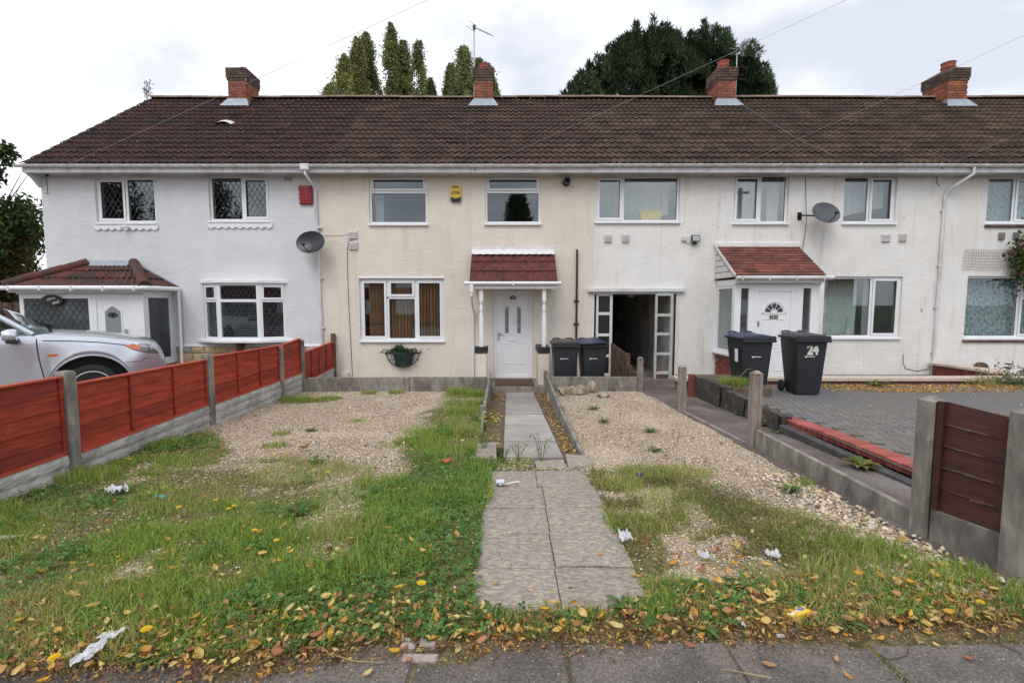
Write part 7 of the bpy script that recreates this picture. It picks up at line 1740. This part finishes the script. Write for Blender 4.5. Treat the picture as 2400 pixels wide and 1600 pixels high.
# ---- fallen leaves: the nearest ones singly, the rest as litter
def leaf_mesh(name, L_, wd, curl, cold, pal):
    n = 6; v = []; f = []
    for i in range(n + 1):
        u = i / n; w_ = wd * math.sin(math.pi * (u * .92 + .04)) ** .8; zc_ = curl * L_ * (2 * u - 1) ** 2
        v += [(-w_, L_ * (u - .5), zc_ + cold * wd), (0, L_ * (u - .5), zc_), (w_, L_ * (u - .5), zc_ + cold * wd)]
    for i in range(n):
        a = i * 3; f += [(a, a + 1, a + 4, a + 3), (a + 1, a + 2, a + 5, a + 4)]
    me = bpy.data.meshes.new(name); me.from_pydata(v, [], f); me.polygons.foreach_set("use_smooth", [True] * len(f))
    c = pal; ca = me.color_attributes.new("Col", 'FLOAT_COLOR', 'POINT'); ca.data.foreach_set("color", np.tile(np.array([*c, 1.0], dtype=np.float32), len(v))); me.materials.append(MATS["dry_leaf"]); return me
LP = [(.62, .36, .045), (.64, .43, .12), (.55, .27, .05), (.50, .28, .11), (.44, .23, .10), (.60, .46, .20), (.34, .14, .07), (.66, .49, .17)]
LM = [leaf_mesh("fallen_leaf", rnd.uniform(.036, .056), rnd.uniform(.010, .016), rnd.uniform(.0, .18), rnd.uniform(.1, .8), LP[i % 8]) for i in range(16)]
def leaf_dens(x, y): e_ = y - y_edge(x); return np.clip(1.0 * S((.50 + .15 * (fbm(x, y, 1.5) - .5) - e_) / .25) * S((e_ + .12) / .15) + .35 * S((3.6 - y) / 1.2) * (e_ > 0) + .16 * (e_ > 0), 0, 1)
cand = []
while len(cand) < 300:
    x = rnd.uniform(-2.6, 2.75); y = rnd.uniform(1.9, 3.4)
    on_slab = y < float(y_edge(x))
    if on_slab and rnd.random() < (.05 if x < .9 else .10): cand.append((x, y)); continue
    if on_slab and rnd.random() > .5: continue
    if rnd.random() < float(leaf_dens(x, y)) and not (bool(in_path(x, y)) and rnd.random() < .93): cand.append((x, y))
for i, (x, y) in enumerate(cand):
    z = .106 if y < float(y_edge(x)) else float(gz(x, y)) + rnd.uniform(.02, .055)
    if bool(in_path(x, y)): z = .105
    o = obj("fallen_leaf", LM[i % 16], None, None, (x, y, z), label="%s fallen leaf %s" % (("golden", "pale yellow", "orange", "tan", "light brown", "straw-coloured", "dark russet", "creamy yellow")[i % 8], "lying on a pavement slab" if z == .106 else "lying on the stone path" if bool(in_path(x, y)) else "in the drift along the pavement edge" if y < float(y_edge(x)) + .45 else "in the lawn between red fence and path" if x < 0 else "in the weeds between path and concrete fence"), cat="leaf", group="fallen leaves")
    o.rotation_euler = (rnd.uniform(-.5, .5) * (z != .106), rnd.uniform(-.5, .5) * (z != .106), rnd.uniform(0, 6.28)); s_ = rnd.uniform(.85, 1.4); o.scale = (s_, s_, s_)
x, y = scatter(8600, -4.2, 2.8, 1.9, 6.5, lambda a, b: leaf_dens(a, b) * np.where(in_path(a, b), .04, 1)); x2, y2 = scatter(9000, -4.2, 2.95, 1.92, 2.70, lambda a, b: np.where(in_path(a, b), .1, 1) * S((.50 - b + y_edge(a)) / .25) * (.6 + .4 * S((fbm(a, b, 2.2, 17) - .4) * 5)) * S((b - y_edge(a) + .05) / .08))
x3 = rng.uniform(-.33, -.06, 240); y3 = rng.uniform(5.8, 10.6, 240); x4 = rng.uniform(.64, .81, 500); y4 = rng.uniform(5.3, 10.6, 500); x5, y5 = scatter(420, -4.1, 2.7, 5, 9.8, lambda a, b: .6 * ~in_path(a, b))
x = np.concatenate([x, x2, x3, x4, x5]); y = np.concatenate([y, y2, y3, y4, y5]); n = len(x)
z = np.where(y < y_edge(x), .105, gz(x, y) + rng.uniform(.006, .045, n)); k_ = slice(n - len(x5) - 740, n - len(x5)); z[k_] = -.02 - .052 * (y[k_] - 5.2) + rng.random(740) * .02
sz = np.where(np.arange(n) < n - 1160, rng.uniform(.020, .048, n), rng.uniform(.03, .055, n)); d = rng.normal(size=(n, 3)); d[:, 2] *= .35
v, t, c = leaf_quads(np.stack([x, y, z], 1), sz, pick(n, LP + [(.26, .14, .07), (.34, .20, .10), (.20, .09, .05)]), aspect=.5, fold=.8, dirs=d)
fast("leaf_litter", v, t, c, "dry_leaf", label="scattered brown and yellow leaf litter", cat="leaf litter", kind="stuff")
n = 12000; x = rng.uniform(-4.2, 2.95, n); y = y_edge(x) + rng.normal(size=n) * .06 + .03; k = ~in_path(x, y); x, y = x[k], y[k]; n = len(x); d = rng.normal(size=(n, 3)); d[:, 2] *= .3
v, t, c = leaf_quads(np.stack([x, y, np.where(y < y_edge(x) - .02, .103, .103 + rng.random(n) * .02)], 1), rng.uniform(.007, .022, n), pick(n, [(.30, .17, .09), (.42, .26, .13), (.20, .11, .06), (.48, .33, .16), (.14, .10, .06)]), aspect=.4, fold=.6, dirs=d)
fast("edge_debris", v, t, c, "dry_leaf", label="crumbled leaf debris along the pavement edge", cat="leaf litter", kind="stuff")
# leaves blown against the coping wall on the driveway
x = 6.5 + rng.normal(size=1500) * 1.7; y = 9.72 - np.abs(rng.normal(size=1500)) * .22; k = (x > 5.6) & (x < 12) ; x, y = x[k], y[k]
xa = rng.uniform(4.2, 12, 160); ya = rng.uniform(4.5, 9.6, 160); xb = rng.normal(size=700) * .8 + 7.6; yb = rng.normal(size=700) * .13 + 9.05 - .05 * (xb - 7); xc_ = rng.uniform(9, 12.4, 900); yc_ = 9.75 - np.abs(rng.normal(size=900)) * .3 - .1 * (xc_ - 9)
x = np.concatenate([x, xa, xb, xc_]); y = np.concatenate([y, ya, yb, yc_]); n = len(x); d = rng.normal(size=(n, 3)); d[:, 2] *= .4
v, t, c = leaf_quads(np.stack([x, y, drive_z(y) + .02 + rng.random(n) * .02], 1), rng.uniform(.03, .06, n), pick(n, LP), aspect=.5, fold=.8, dirs=d)
fast("drifted_leaves", v, t, c, "dry_leaf", label="dry leaves drifted against the coping wall on the driveway", cat="leaf litter", kind="stuff")

# ---- broad-leaved weeds
def weed(x, y, label, n=11, L_=.11, wd=.02, up=.5, pal=G1, z=None, group=None, name="weed"):
    P, T, C_ = [], [], []; z0 = float(gz(x, y)) if z is None else z; off_ = 0
    for k in range(n):
        a = 6.283 * k / n + rnd.uniform(-.3, .3); ll = L_ * rnd.uniform(.6, 1.15); rise = up * rnd.uniform(.3, 1.2); c = np.array(rnd.choice(pal)) * rnd.uniform(.7, 1.25); m_ = 7
        for i in range(m_ + 1):
            u = i / m_; w_ = wd * math.sin(math.pi * min(1, u * .9 + .06)) ** .9 * (1 + .35 * (i % 2)); r_ = ll * u; h = ll * rise * (u - .75 * u * u)
            for s_ in (-1, 0, 1): P.append((r_ * math.cos(a) - s_ * w_ * math.sin(a), r_ * math.sin(a) + s_ * w_ * math.cos(a), h + .004 + .25 * abs(s_) * w_))
            C_ += [c] * 3
        for i in range(m_):
            b = off_ + i * 3; T += [(b, b + 1, b + 4), (b, b + 4, b + 3), (b + 1, b + 2, b + 5), (b + 1, b + 5, b + 4)]
        off_ += (m_ + 1) * 3
    o = fast(name, np.array(P), np.array(T), np.array(C_), "grass_blade", None, (x, y, z0), label=label, cat="weed", group=group); o.data.polygons.foreach_set("use_smooth", [True] * len(o.data.polygons)); return o
GW = [(.11, .20, .055), (.14, .235, .065), (.085, .165, .05)]
for i in range(30):
    x = rnd.uniform(-.15, .75) if i < 9 else rnd.uniform(.75, 2.5) if i < 20 else rnd.uniform(-2.2, -.3); y = float(y_edge(x)) + (rnd.uniform(.08, .24) if i < 9 else rnd.uniform(.05, .5))
    weed(x, y, "broad-leaved weed at the foot of the stone path" if i < 9 else "broad-leaved weed by the pavement below the right gravel" if i < 20 else "broad-leaved weed by the pavement below the left lawn", n=rnd.randint(8, 13), L_=rnd.uniform(.07, .13), wd=rnd.uniform(.011, .02), up=rnd.uniform(.4, 1.0), pal=GW, group="weeds along the pavement edge")
for px, py, L_, lab in ((700, 1225, .16, "flat rosette weed in the dry lawn"), (742, 1090, .14, "leafy weed at the gravel's edge of the lawn"), (1525, 1010, .13, "bluish green weed on the right gravel"), (1535, 1060, .11, "small weed lower on the right gravel"), (1850, 1165, .16, "light green weed beside the concrete board"), (1415, 985, .14, "dark straggly weed patch on the right gravel"), (1392, 952, .15, "dying dark weed near the rockery heap"), (728, 1008, .10, "grey-green weed on the left gravel"), (1965, 1105, .0, "")):
    if L_: p = onz(px, py, .0); weed(p.x, p.y, lab, n=18, L_=L_ * .9, wd=.012, up=1.2, pal=GW + [(.22, .2, .09)])
p = onz(2000, 895, .02); weed(p.x, 9.6, "bright green fern-like weed at the coping wall", n=22, L_=.24, wd=.02, up=1.4, pal=[(.16, .24, .05), (.12, .2, .04)], z=.02)
p = onz(2050, 1095, .0); weed(3.55, 4.75, "dock weed growing from the foot of the driveway wall", n=14, L_=.17, wd=.03, up=1.2, pal=[(.12, .17, .04), (.22, .2, .05)], z=.05)
for i, (y, L_) in enumerate(((7.4, .10), (6.7, .10), (6.3, .09))): weed(3.60 - .02 * i, y, "small green weed at the foot of the dark block wall", n=10, L_=L_, wd=.014, up=1.1, pal=GW, z=-.03, group="weeds under the block wall")
# grass tuft on the raised bed, with a bent seed stalk
n = 900; a = rng.random(n) * 6.283; rr_ = .16 * np.sqrt(rng.random(n)); x, y = 3.98 + rr_ * np.cos(a) * 1.5, 8.42 + rr_ * np.sin(a) * .8
v, t, c = blades(x, y, rng.uniform(.10, .22, n), rng.uniform(.004, .007, n), np.where((rng.random(n) < .35)[:, None], pick(n, GD), pick(n, G1)), lean=1.3, z=np.full(n, .245)); tg = fast("grass_tuft", v, t, c, "grass_blade", label="grass tuft on the wall top beside the blue-lidded bin", cat="grass tuft")
MB().tube([(3.98, 8.42, .25), (4.08, 8.42, .42), (4.20, 8.40, .55), (4.28, 8.38, .56)], .004, 5).build("seed_stalk", "dry_stalk", tg)
# dandelion-like flowers
def flower(px, py, r_, label, h=.07, group=None):
    p = onz(px, py, float(gz(0, onz(px, py, .05).y)) + h); o = thing("dandelion", label, "flower", (p.x, p.y, p.z - h), group)
    MB().tube([(p.x + .02, p.y + .01, p.z - h), (p.x + .008, p.y, p.z - h * .4), (p.x, p.y, p.z - .004)], .003, 5).build("stem", "stem", o)
    mb = MB()
    for lay, (rr2, n_, zz) in enumerate(((r_, 18, .0), (r_ * .72, 14, .005), (r_ * .4, 9, .009))):
        for k in range(n_):
            a = 6.283 * k / n_ + lay * .3; b = .16; mb.add([(p.x, p.y, p.z + zz), (p.x + rr2 * math.cos(a - b), p.y + rr2 * math.sin(a - b), p.z + zz + .004), (p.x + rr2 * 1.05 * math.cos(a), p.y + rr2 * 1.05 * math.sin(a), p.z + zz + .003), (p.x + rr2 * math.cos(a + b), p.y + rr2 * math.sin(a + b), p.z + zz + .004)], [(0, 1, 2, 3)])
    mb.build("flower_head", "petal", o, fix=False, kind="stuff"); return o
for px, py, r_, lab in ((988, 1366, .024, "bright round dandelion in the clover beside the stone path"), (343, 1474, .023, "dandelion on a pale stem behind the torn tissue"), (127, 1540, .022, "dandelion among fallen leaves at the left pavement edge"), (2298, 1411, .017, "dandelion in the weeds below the end concrete post")): flower(px, py, r_, lab, .09)
for px, py in ((1138, 966), (1150, 969), (1137, 977), (1126, 980), (1154, 977), (1176, 975), (1139, 987), (1159, 982), (1167, 982), (1162, 987)): flower(px, py, .022, "yellow dandelion in the cluster beside the smooth path", .12, "dandelion cluster by the path")
for px, py in ((736, 1102), (768, 1106), (420, 1188), (505, 1172), (536, 1192), (549, 1185), (648, 1266), (597, 1242), (685, 1095), (304, 1076)): flower(px, py, .018, "small yellow flower in the dry left lawn", .09, "yellow flowers in the lawn")
weed(-.40, 7.0, "leafy dandelion clump leaning over the path edging", n=26, L_=.26, wd=.016, up=1.3, pal=GW, z=-.08)
for i, (x, y, h) in enumerate(((-.28, 5.5, .34), (-.05, 5.0, .2), (.36, 5.02, .30), (.12, 5.03, .22), (-.5, 4.75, .3))):
    o = thing("seeding_weed", ["tall thin seeding weed at the path's left side", "seedy weed in the gap between the slabs", "upright branching weed rising from the broken slab row", "low seeding weed before the smooth slabs", "dry branched weed in the clover"][i], "weed", (x, y, 0))
    for k in range(7):
        a = rnd.uniform(0, 6.28); q = [(x + .02 * math.cos(a), y + .02 * math.sin(a), .0), (x + h * .2 * math.cos(a), y + h * .2 * math.sin(a), h * .6), (x + h * .38 * math.cos(a), y + h * .38 * math.sin(a), h * rnd.uniform(.7, 1.05))]
        MB().tube(q, .0028, 4).build("stalk", "dry_stalk" if i == 4 else "stem", o)
    nl = 60; f = rng.random(nl); a = rng.random(nl) * 6.283; P = np.stack([h * .36 * f * np.cos(a), h * .36 * f * np.sin(a), h * f], 1)
    if i != 4: v, t, c = leaf_quads(P, rng.uniform(.02, .045, nl), pick(nl, GW), aspect=.3); fast("leaves", v, t, c, "grass_blade", o, kind="stuff")
for i, (x, y) in enumerate(((-.24, 4.88), (-.05, 4.92), (.12, 4.86), (.22, 4.98))): weed(x, y, "leafy weed in the soil gap between riven and smooth slabs", n=12, L_=rnd.uniform(.08, .12), wd=.014, up=.9, pal=GW, z=.0, group="weeds in the slab gap")
# basket plants
nl = 700; P = np.stack([c_x := rng.normal(size=nl) * .19, rng.uniform(-.22, -.03, nl), np.zeros(nl)], 1); P[:, 2] = .40 + .02 + .13 * np.exp(-((P[:, 0] + .06) / .14) ** 2) * rng.random(nl) + rng.normal(size=nl) * .02
v, t, cc = leaf_quads(P, rng.uniform(.03, .08, nl), pick(nl, [(.04, .11, .06), (.02, .05, .03), (.08, .16, .10), (.30, .30, .28), (.03, .05, .025)], [4, 4, 2, .5, 3]), aspect=.4); fast("plants", v, t, cc, "leaf", hb, kind="stuff")
# climbing rose and wire trellis at the right
ro = thing("climbing_rose", "climbing rose with dark leaves and red flowers by the wire trellis", "plant", (12.6, 11.6, 0))
nl = 1700; cx_ = rng.normal(size=nl); cz_ = rng.normal(size=nl); P = np.stack([12.45 + .30 * cx_, 11.62 + rng.uniform(-.12, .1, nl), 2.62 + .30 * cz_ - .15 * cx_], 1); k = P[:, 0] > 11.95 + .0; P = P[k]
v, t, cc = leaf_quads(P, rng.uniform(.05, .11, len(P)), pick(len(P), [(.03, .07, .018), (.05, .10, .02), (.10, .13, .025), (.02, .04, .015), (.16, .12, .03)]), aspect=.6); fast("foliage", v - np.array([12.6, 11.6, 0]), t, cc, "leaf", ro)
MB().tube([(12.9, 11.7, -.1), (12.75, 11.68, 1.2), (12.55, 11.65, 2.2), (12.3, 11.6, 2.7)], .018, 6).build("stem", "bark", ro)
for px, py in ((2371, 592), (2385, 573), (2352, 598), (2390, 578), (2396, 640)):
    q = at(px, py, 11.48); bm = MB(); 
    for k in range(8): a = 6.283 * k / 8; bm.add([(q.x, q.y - .02, q.z), (q.x + .05 * math.cos(a - .4), q.y, q.z + .05 * math.sin(a - .4)), (q.x + .055 * math.cos(a), q.y - .015, q.z + .055 * math.sin(a)), (q.x + .05 * math.cos(a + .4), q.y, q.z + .05 * math.sin(a + .4))], [(0, 1, 2, 3)])
    bm.build("rose_flower", "rose_red", ro, fix=False)
tr = thing("wire_trellis", "rusty wire mesh trellis fixed above the lace-curtained lower window", "trellis", (11.6, YF, 2.6)); a0 = at(2262, 585, YF - .03); a1 = at(2385, 632, YF - .03)
for i in range(24): f = i / 23; x = a0.x + (a1.x - a0.x) * f; MB().tube([(x, YF - .03, a0.z), (x - .015, YF - .035, (a0.z + a1.z) / 2), (x - .03, YF - .03, a1.z)], .003, 4).build("wire", "rust_wire", tr)
for i in range(8): f = i / 7; z = a0.z + (a1.z - a0.z) * f; MB().tube([(a0.x - .03 * f, YF - .036, z), ((a0.x + a1.x) / 2, YF - .036, z - .02), (a1.x, YF - .036, z)], .003, 4).build("wire", "rust_wire", tr)
for px, lab, red in ((2372, "sedum plant with dark red flower heads at the coping wall", 1), (2315, "dry straw-coloured plant in front of the coping wall", 0)):
    q = at(px, 880, 9.7); o = thing("garden_plant", lab, "plant", (q.x, 9.7, 0)); nl = 420; P = np.stack([rng.normal(size=nl) * .22, rng.normal(size=nl) * .1, np.abs(rng.normal(size=nl)) * (.16 if red else .10)], 1)
    v, t, cc = leaf_quads(P, rng.uniform(.05, .10, nl), pick(nl, [(.08, .14, .04), (.12, .17, .05)] if red else GD), aspect=.3 if red else .1, droop=.8); fast("leaves", v, t, cc, "leaf", o, kind="stuff")
    for k in range(5 if red else 9):
        a = rnd.uniform(-.25, .25); h = rnd.uniform(.3, .5); MB().tube([(q.x + a * .4, 9.7, 0), (q.x + a * 1.4, 9.7, h)], .005, 5).build("stalk", "dry_stalk", o)
        if red and k < 3: MB().lathe([(.01, 0), (.07, .01), (.06, .03), (.01, .035)], (q.x + a * 1.4, 9.7, h), n=10).build("flower_head", "rose_red", o)
n = 1600; x = rng.uniform(11.0, 13, n); y = rng.uniform(8.6, 9.75, n); k = y > 9.6 - .45 * (x - 11); x, y = x[k], y[k]; v, t, c = blades(x, y, rng.uniform(.05, .16, len(x)), rng.uniform(.006, .012, len(x)), pick(len(x), G1 + GD[:1]), z=drive_z(y)); fast("verge_grass", v, t, c, "grass_blade", label="grass verge beside the driveway under the far right house", cat="grass", kind="stuff")

# ================================================================ LITTER AND LOOSE BITS
def crumple(name, px, py, w_, d_, h_, label, mat, cat="litter", rz=0, seed=1, zoff=.03):
    p = onz(px, py, float(gz(0, onz(px, py, .05).y)) + zoff); mb = MB(); r_ = random.Random(seed); ph = [r_.uniform(0, 6) for _ in range(6)]
    def f(u, v):
        x = (u - .5) * w_ * (1 + .25 * math.sin(v * 5 + ph[0])); y = (v - .5) * d_ * (1 + .25 * math.sin(u * 6 + ph[1])); z = h_ * (.5 + .5 * math.sin(u * 9 + ph[2]) * math.cos(v * 8 + ph[3]) + .35 * math.sin(u * 17 + v * 13 + ph[4]))
        c, s = math.cos(rz), math.sin(rz); return (p.x + x * c - y * s, p.y + x * s + y * c, p.z + abs(z))
    mb.grid(f, np.linspace(0, 1, 15), np.linspace(0, 1, 15)); return mb.build(name, mat, None, fix=False, label=label, cat=cat)
crumple("torn_tissue", 215, 1528, .06, .14, .02, "larger torn white tissue in the leaves near the pavement", "tissue", rz=-.15, seed=2, zoff=.05)
crumple("torn_tissue", 258, 1490, .09, .05, .015, "greyish tissue scrap beside the larger torn tissue", "tissue", rz=.6, seed=5, zoff=.04)
crumple("paper_scrap", 272, 1152, .16, .09, .05, "white plastic scrap in the grass near the red fence", "tissue", seed=6)
crumple("paper_scrap", 379, 1165, .08, .03, .02, "turquoise wrapper in the left lawn", pm("turquoise", (.12, .42, .45), rough=.5, var=.1), seed=3)
crumple("paper_scrap", 1464, 1263, .075, .085, .05, "crumpled white paper at the right side of the stone path", "tissue", seed=8)
crumple("paper_scrap", 1652, 1306, .06, .05, .03, "small white paper scrap among the right weeds", "tissue", seed=9)
crumple("paper_scrap", 1813, 1303, .07, .05, .03, "white scrap on the right gravel", "tissue", seed=10)
crumple("paper_scrap", 1738, 1460, .02, .05, .015, "tiny white scrap in the weeds left of the carton", "tissue", seed=12)
crumple("foil_wrapper", 1500, 1119, .05, .06, .04, "dark blue foil wrapper in the weeds", "foil_blue", seed=11)
p = onz(1829, 1490, .1); MB().box(p.x - .017, p.x + .017, p.y - .008, p.y + .008, .1, .106).build("cigarette_box_scrap", "print_white", None, label="flat white card scrap on the pavement edge", cat="litter")
p = onz(1173, 1140, .045); cup = thing("plastic_cup", "crushed clear plastic cup with a white straw on the path", "litter", (p.x, p.y, .06))
mb = MB().lathe([(.028, 0), (.03, .01), (.036, .07), (.040, .075), (.037, .075), (.034, .07), (.027, .012)], (0, 0, 0), 'x', 18); mb.v = [(p.x - .04 + a, p.y + b * 1.1, .092 + c * .62) for a, b, c in mb.v]; mb.build("cup", "clear_plastic", cup, smooth=True)
MB().tube([(p.x - .01, p.y - .035, .075), (p.x + .17, p.y + .03, .082)], .006, 8).build("straw", "print_white", cup)
p = onz(1869, 1432, .14); ct = thing("small_carton", "small yellow carton with a blue oval lying in the weeds", "carton", (p.x, p.y, .13)); ct.rotation_euler = (R(-8), R(-4), R(18))
for mb, nm, mt in ((MB().box(-.06, .06, -.032, .032, -.012, .012), "box", "carton_yellow"), (MB().prism([(.03 + .020 * math.cos(a), .006 + .013 * math.sin(a)) for a in np.linspace(0, 6.283, 18, endpoint=False)], .0122, .0130, 'z'), "blue_oval", "carton_blue"), (MB().prism([(-.042 + .018 * math.cos(a), .002 + .020 * math.sin(a)) for a in np.linspace(0, 6.283, 16, endpoint=False)], .0122, .0128, 'z'), "white_disc", "print_white"), (MB().prism([(-.044 + .010 * math.cos(a), .002 + .010 * math.sin(a)) for a in np.linspace(0, 6.283, 14, endpoint=False)], .0129, .0134, 'z'), "orange_disc", "alarm_yellow"), (MB().box(-.018, .012, -.004, .006, .0122, .0128), "white_band", "print_white")):
    q = mb.build(nm, mt, None); q.parent = ct
q = text_mesh("lettering", "P", .018, "print_white", None, (.03, .006, .0133), rot=(0, 0, 0), extrude=.0002); q.parent = ct
for i, (px, py, w_, d_, h_, lab) in enumerate(((955, 1508, .085, .05, .05, "chipped pale brick left of the little drain hole"), (1005, 1500, .10, .075, .055, "chipped pale brick right of the little drain hole"), (952, 1494, .07, .03, .05, "thin brick piece behind the drain hole"), (985, 1530, .20, .07, .015, "broken flat concrete piece at the pavement edge"), (15, 1255, .13, .05, .05, "broken pale stone in the grass at the left edge"))):
    p = onz(px, py, .12); w_, d_ = w_ * .8, d_ * .8; mb = MB().box(-w_ / 2, w_ / 2, -d_ / 2, d_ / 2, -.04, h_ * .35); mb.v = [(p.x + a + rnd.uniform(-.006, .006), p.y + b + rnd.uniform(-.006, .006), .10 + c) for a, b, c in mb.v]; mb.build("broken_brick", pm("old_brick%d" % i, (.36, .30, .27), rough=.95, var=.25, scale=40, bump=.5, bscale=90), None, bev=.006, label=lab, cat="brick")
for i, (pts, lab) in enumerate((([(735, 1505), (770, 1530), (830, 1548), (900, 1552)], "long pale twig along the left pavement edge"), ([(2070, 1540), (2095, 1545), (2125, 1535), (2135, 1500)], "curved brown twig on the pavement slab"), ([(2000, 1510), (2020, 1500), (2035, 1494)], "short brown twig by the mossy joint"), ([(1808, 1588), (1712, 1570), (1690, 1568)], "thin straw twig at the joint of the dark slabs"), ([(2255, 1460), (2300, 1490), (2395, 1530)], "long thin stem across the right-hand slab"))):
    MB().tube([onz(a, b, .112) for a, b in pts], .0035, 5, r1=.002).build("twig", "dry_stalk" if i in (0, 3) else "bark", None, label=lab, cat="twig")
for i, (px, py, s_, c_) in enumerate(((430, 1398, 1.9, (.25, .07, .04)), (765, 1305, 1.5, (.22, .05, .05)), (1047, 1085, 1.6, (.45, .15, .05)), (715, 1050, 1.5, (.5, .25, .05)), (1515, 1278, 1.5, (.40, .16, .06)), (1670, 1300, 1.5, (.42, .18, .08)), (1000, 1353, 1.2, (.35, .01, .01)))):
    p = onz(px, py, .06); o = obj("large_leaf", leaf_mesh("large_leaf", .07, .028, .25, .6, c_), None, None, p, label=["big curled rust-red leaf in the middle of the left lawn", "dark red leaf on the bare gravel patch", "orange-brown leaf on the green strip", "orange leaf on the left gravel", "tan curled leaf right of the stone path", "pale brown curled leaf beside a paper scrap", "small crimson leaf next to the bright dandelion"][i], cat="leaf"); o.rotation_euler = (rnd.uniform(-.4, .4), rnd.uniform(-.4, .4), rnd.uniform(0, 6)); o.scale = (s_, s_, s_)

# ---- house across the road (seen only as a reflection in the glass)
oh = thing("opposite_house", "house with red roof across the road, mirrored in the upper windows", "house", (20, -27, 0))
MB().box(10, 34, -33, -24, -.2, 5.2).build("wall", "red_brick", oh)
MB().add([(9.4, -23.6, 5.1), (34.6, -23.6, 5.1), (34.6, -33.4, 5.1), (9.4, -33.4, 5.1), (16, -28.5, 9.6), (30, -28.5, 9.6)], [(0, 1, 5, 4), (1, 2, 5), (2, 3, 4, 5), (3, 0, 4)]).build("roof", "plain_tile", oh)
for i in range(5): MB().box(12 + i * 4.4, 13.8 + i * 4.4, -24.02, -23.95, 3.2, 4.5).build("window", "upvc", oh); MB().box(12 + i * 4.4, 13.8 + i * 4.4, -24.02, -23.95, .6, 2.0).build("window", "upvc", oh)
oh = thing("opposite_house", "brick house across the road, mirrored in the lower windows", "house", (-20, -27, 0))
MB().box(-36, -7, -33, -24, -.2, 5.2).build("wall", "red_brick", oh)
MB().add([(-36.6, -23.6, 5.1), (-6.4, -23.6, 5.1), (-6.4, -33.4, 5.1), (-36.6, -33.4, 5.1), (-32, -28.5, 9.0), (-11, -28.5, 9.0)], [(0, 1, 5, 4), (1, 2, 5), (2, 3, 4, 5), (3, 0, 4)]).build("roof", "plain_tile", oh)
for i in range(6): MB().box(-34 + i * 4.6, -32 + i * 4.6, -24.02, -23.95, 3.2, 4.5).build("window", "upvc", oh); MB().box(-34 + i * 4.6, -32 + i * 4.6, -24.02, -23.95, .6, 2.0).build("window", "upvc", oh)
for x_, lab in ((-38, "tall tree across the road mirrored in the left house's first window"), (-28.5, "tall tree across the road mirrored beside the red alarm box")):
    leafy("broadleaf_tree", lab, (x_, -22, 9.0), (4.6, 3.0, 4.8), 9000, [(.03, .05, .015), (.05, .075, .02), (.02, .035, .012)], (.3, .55), -.1, lobes=22)
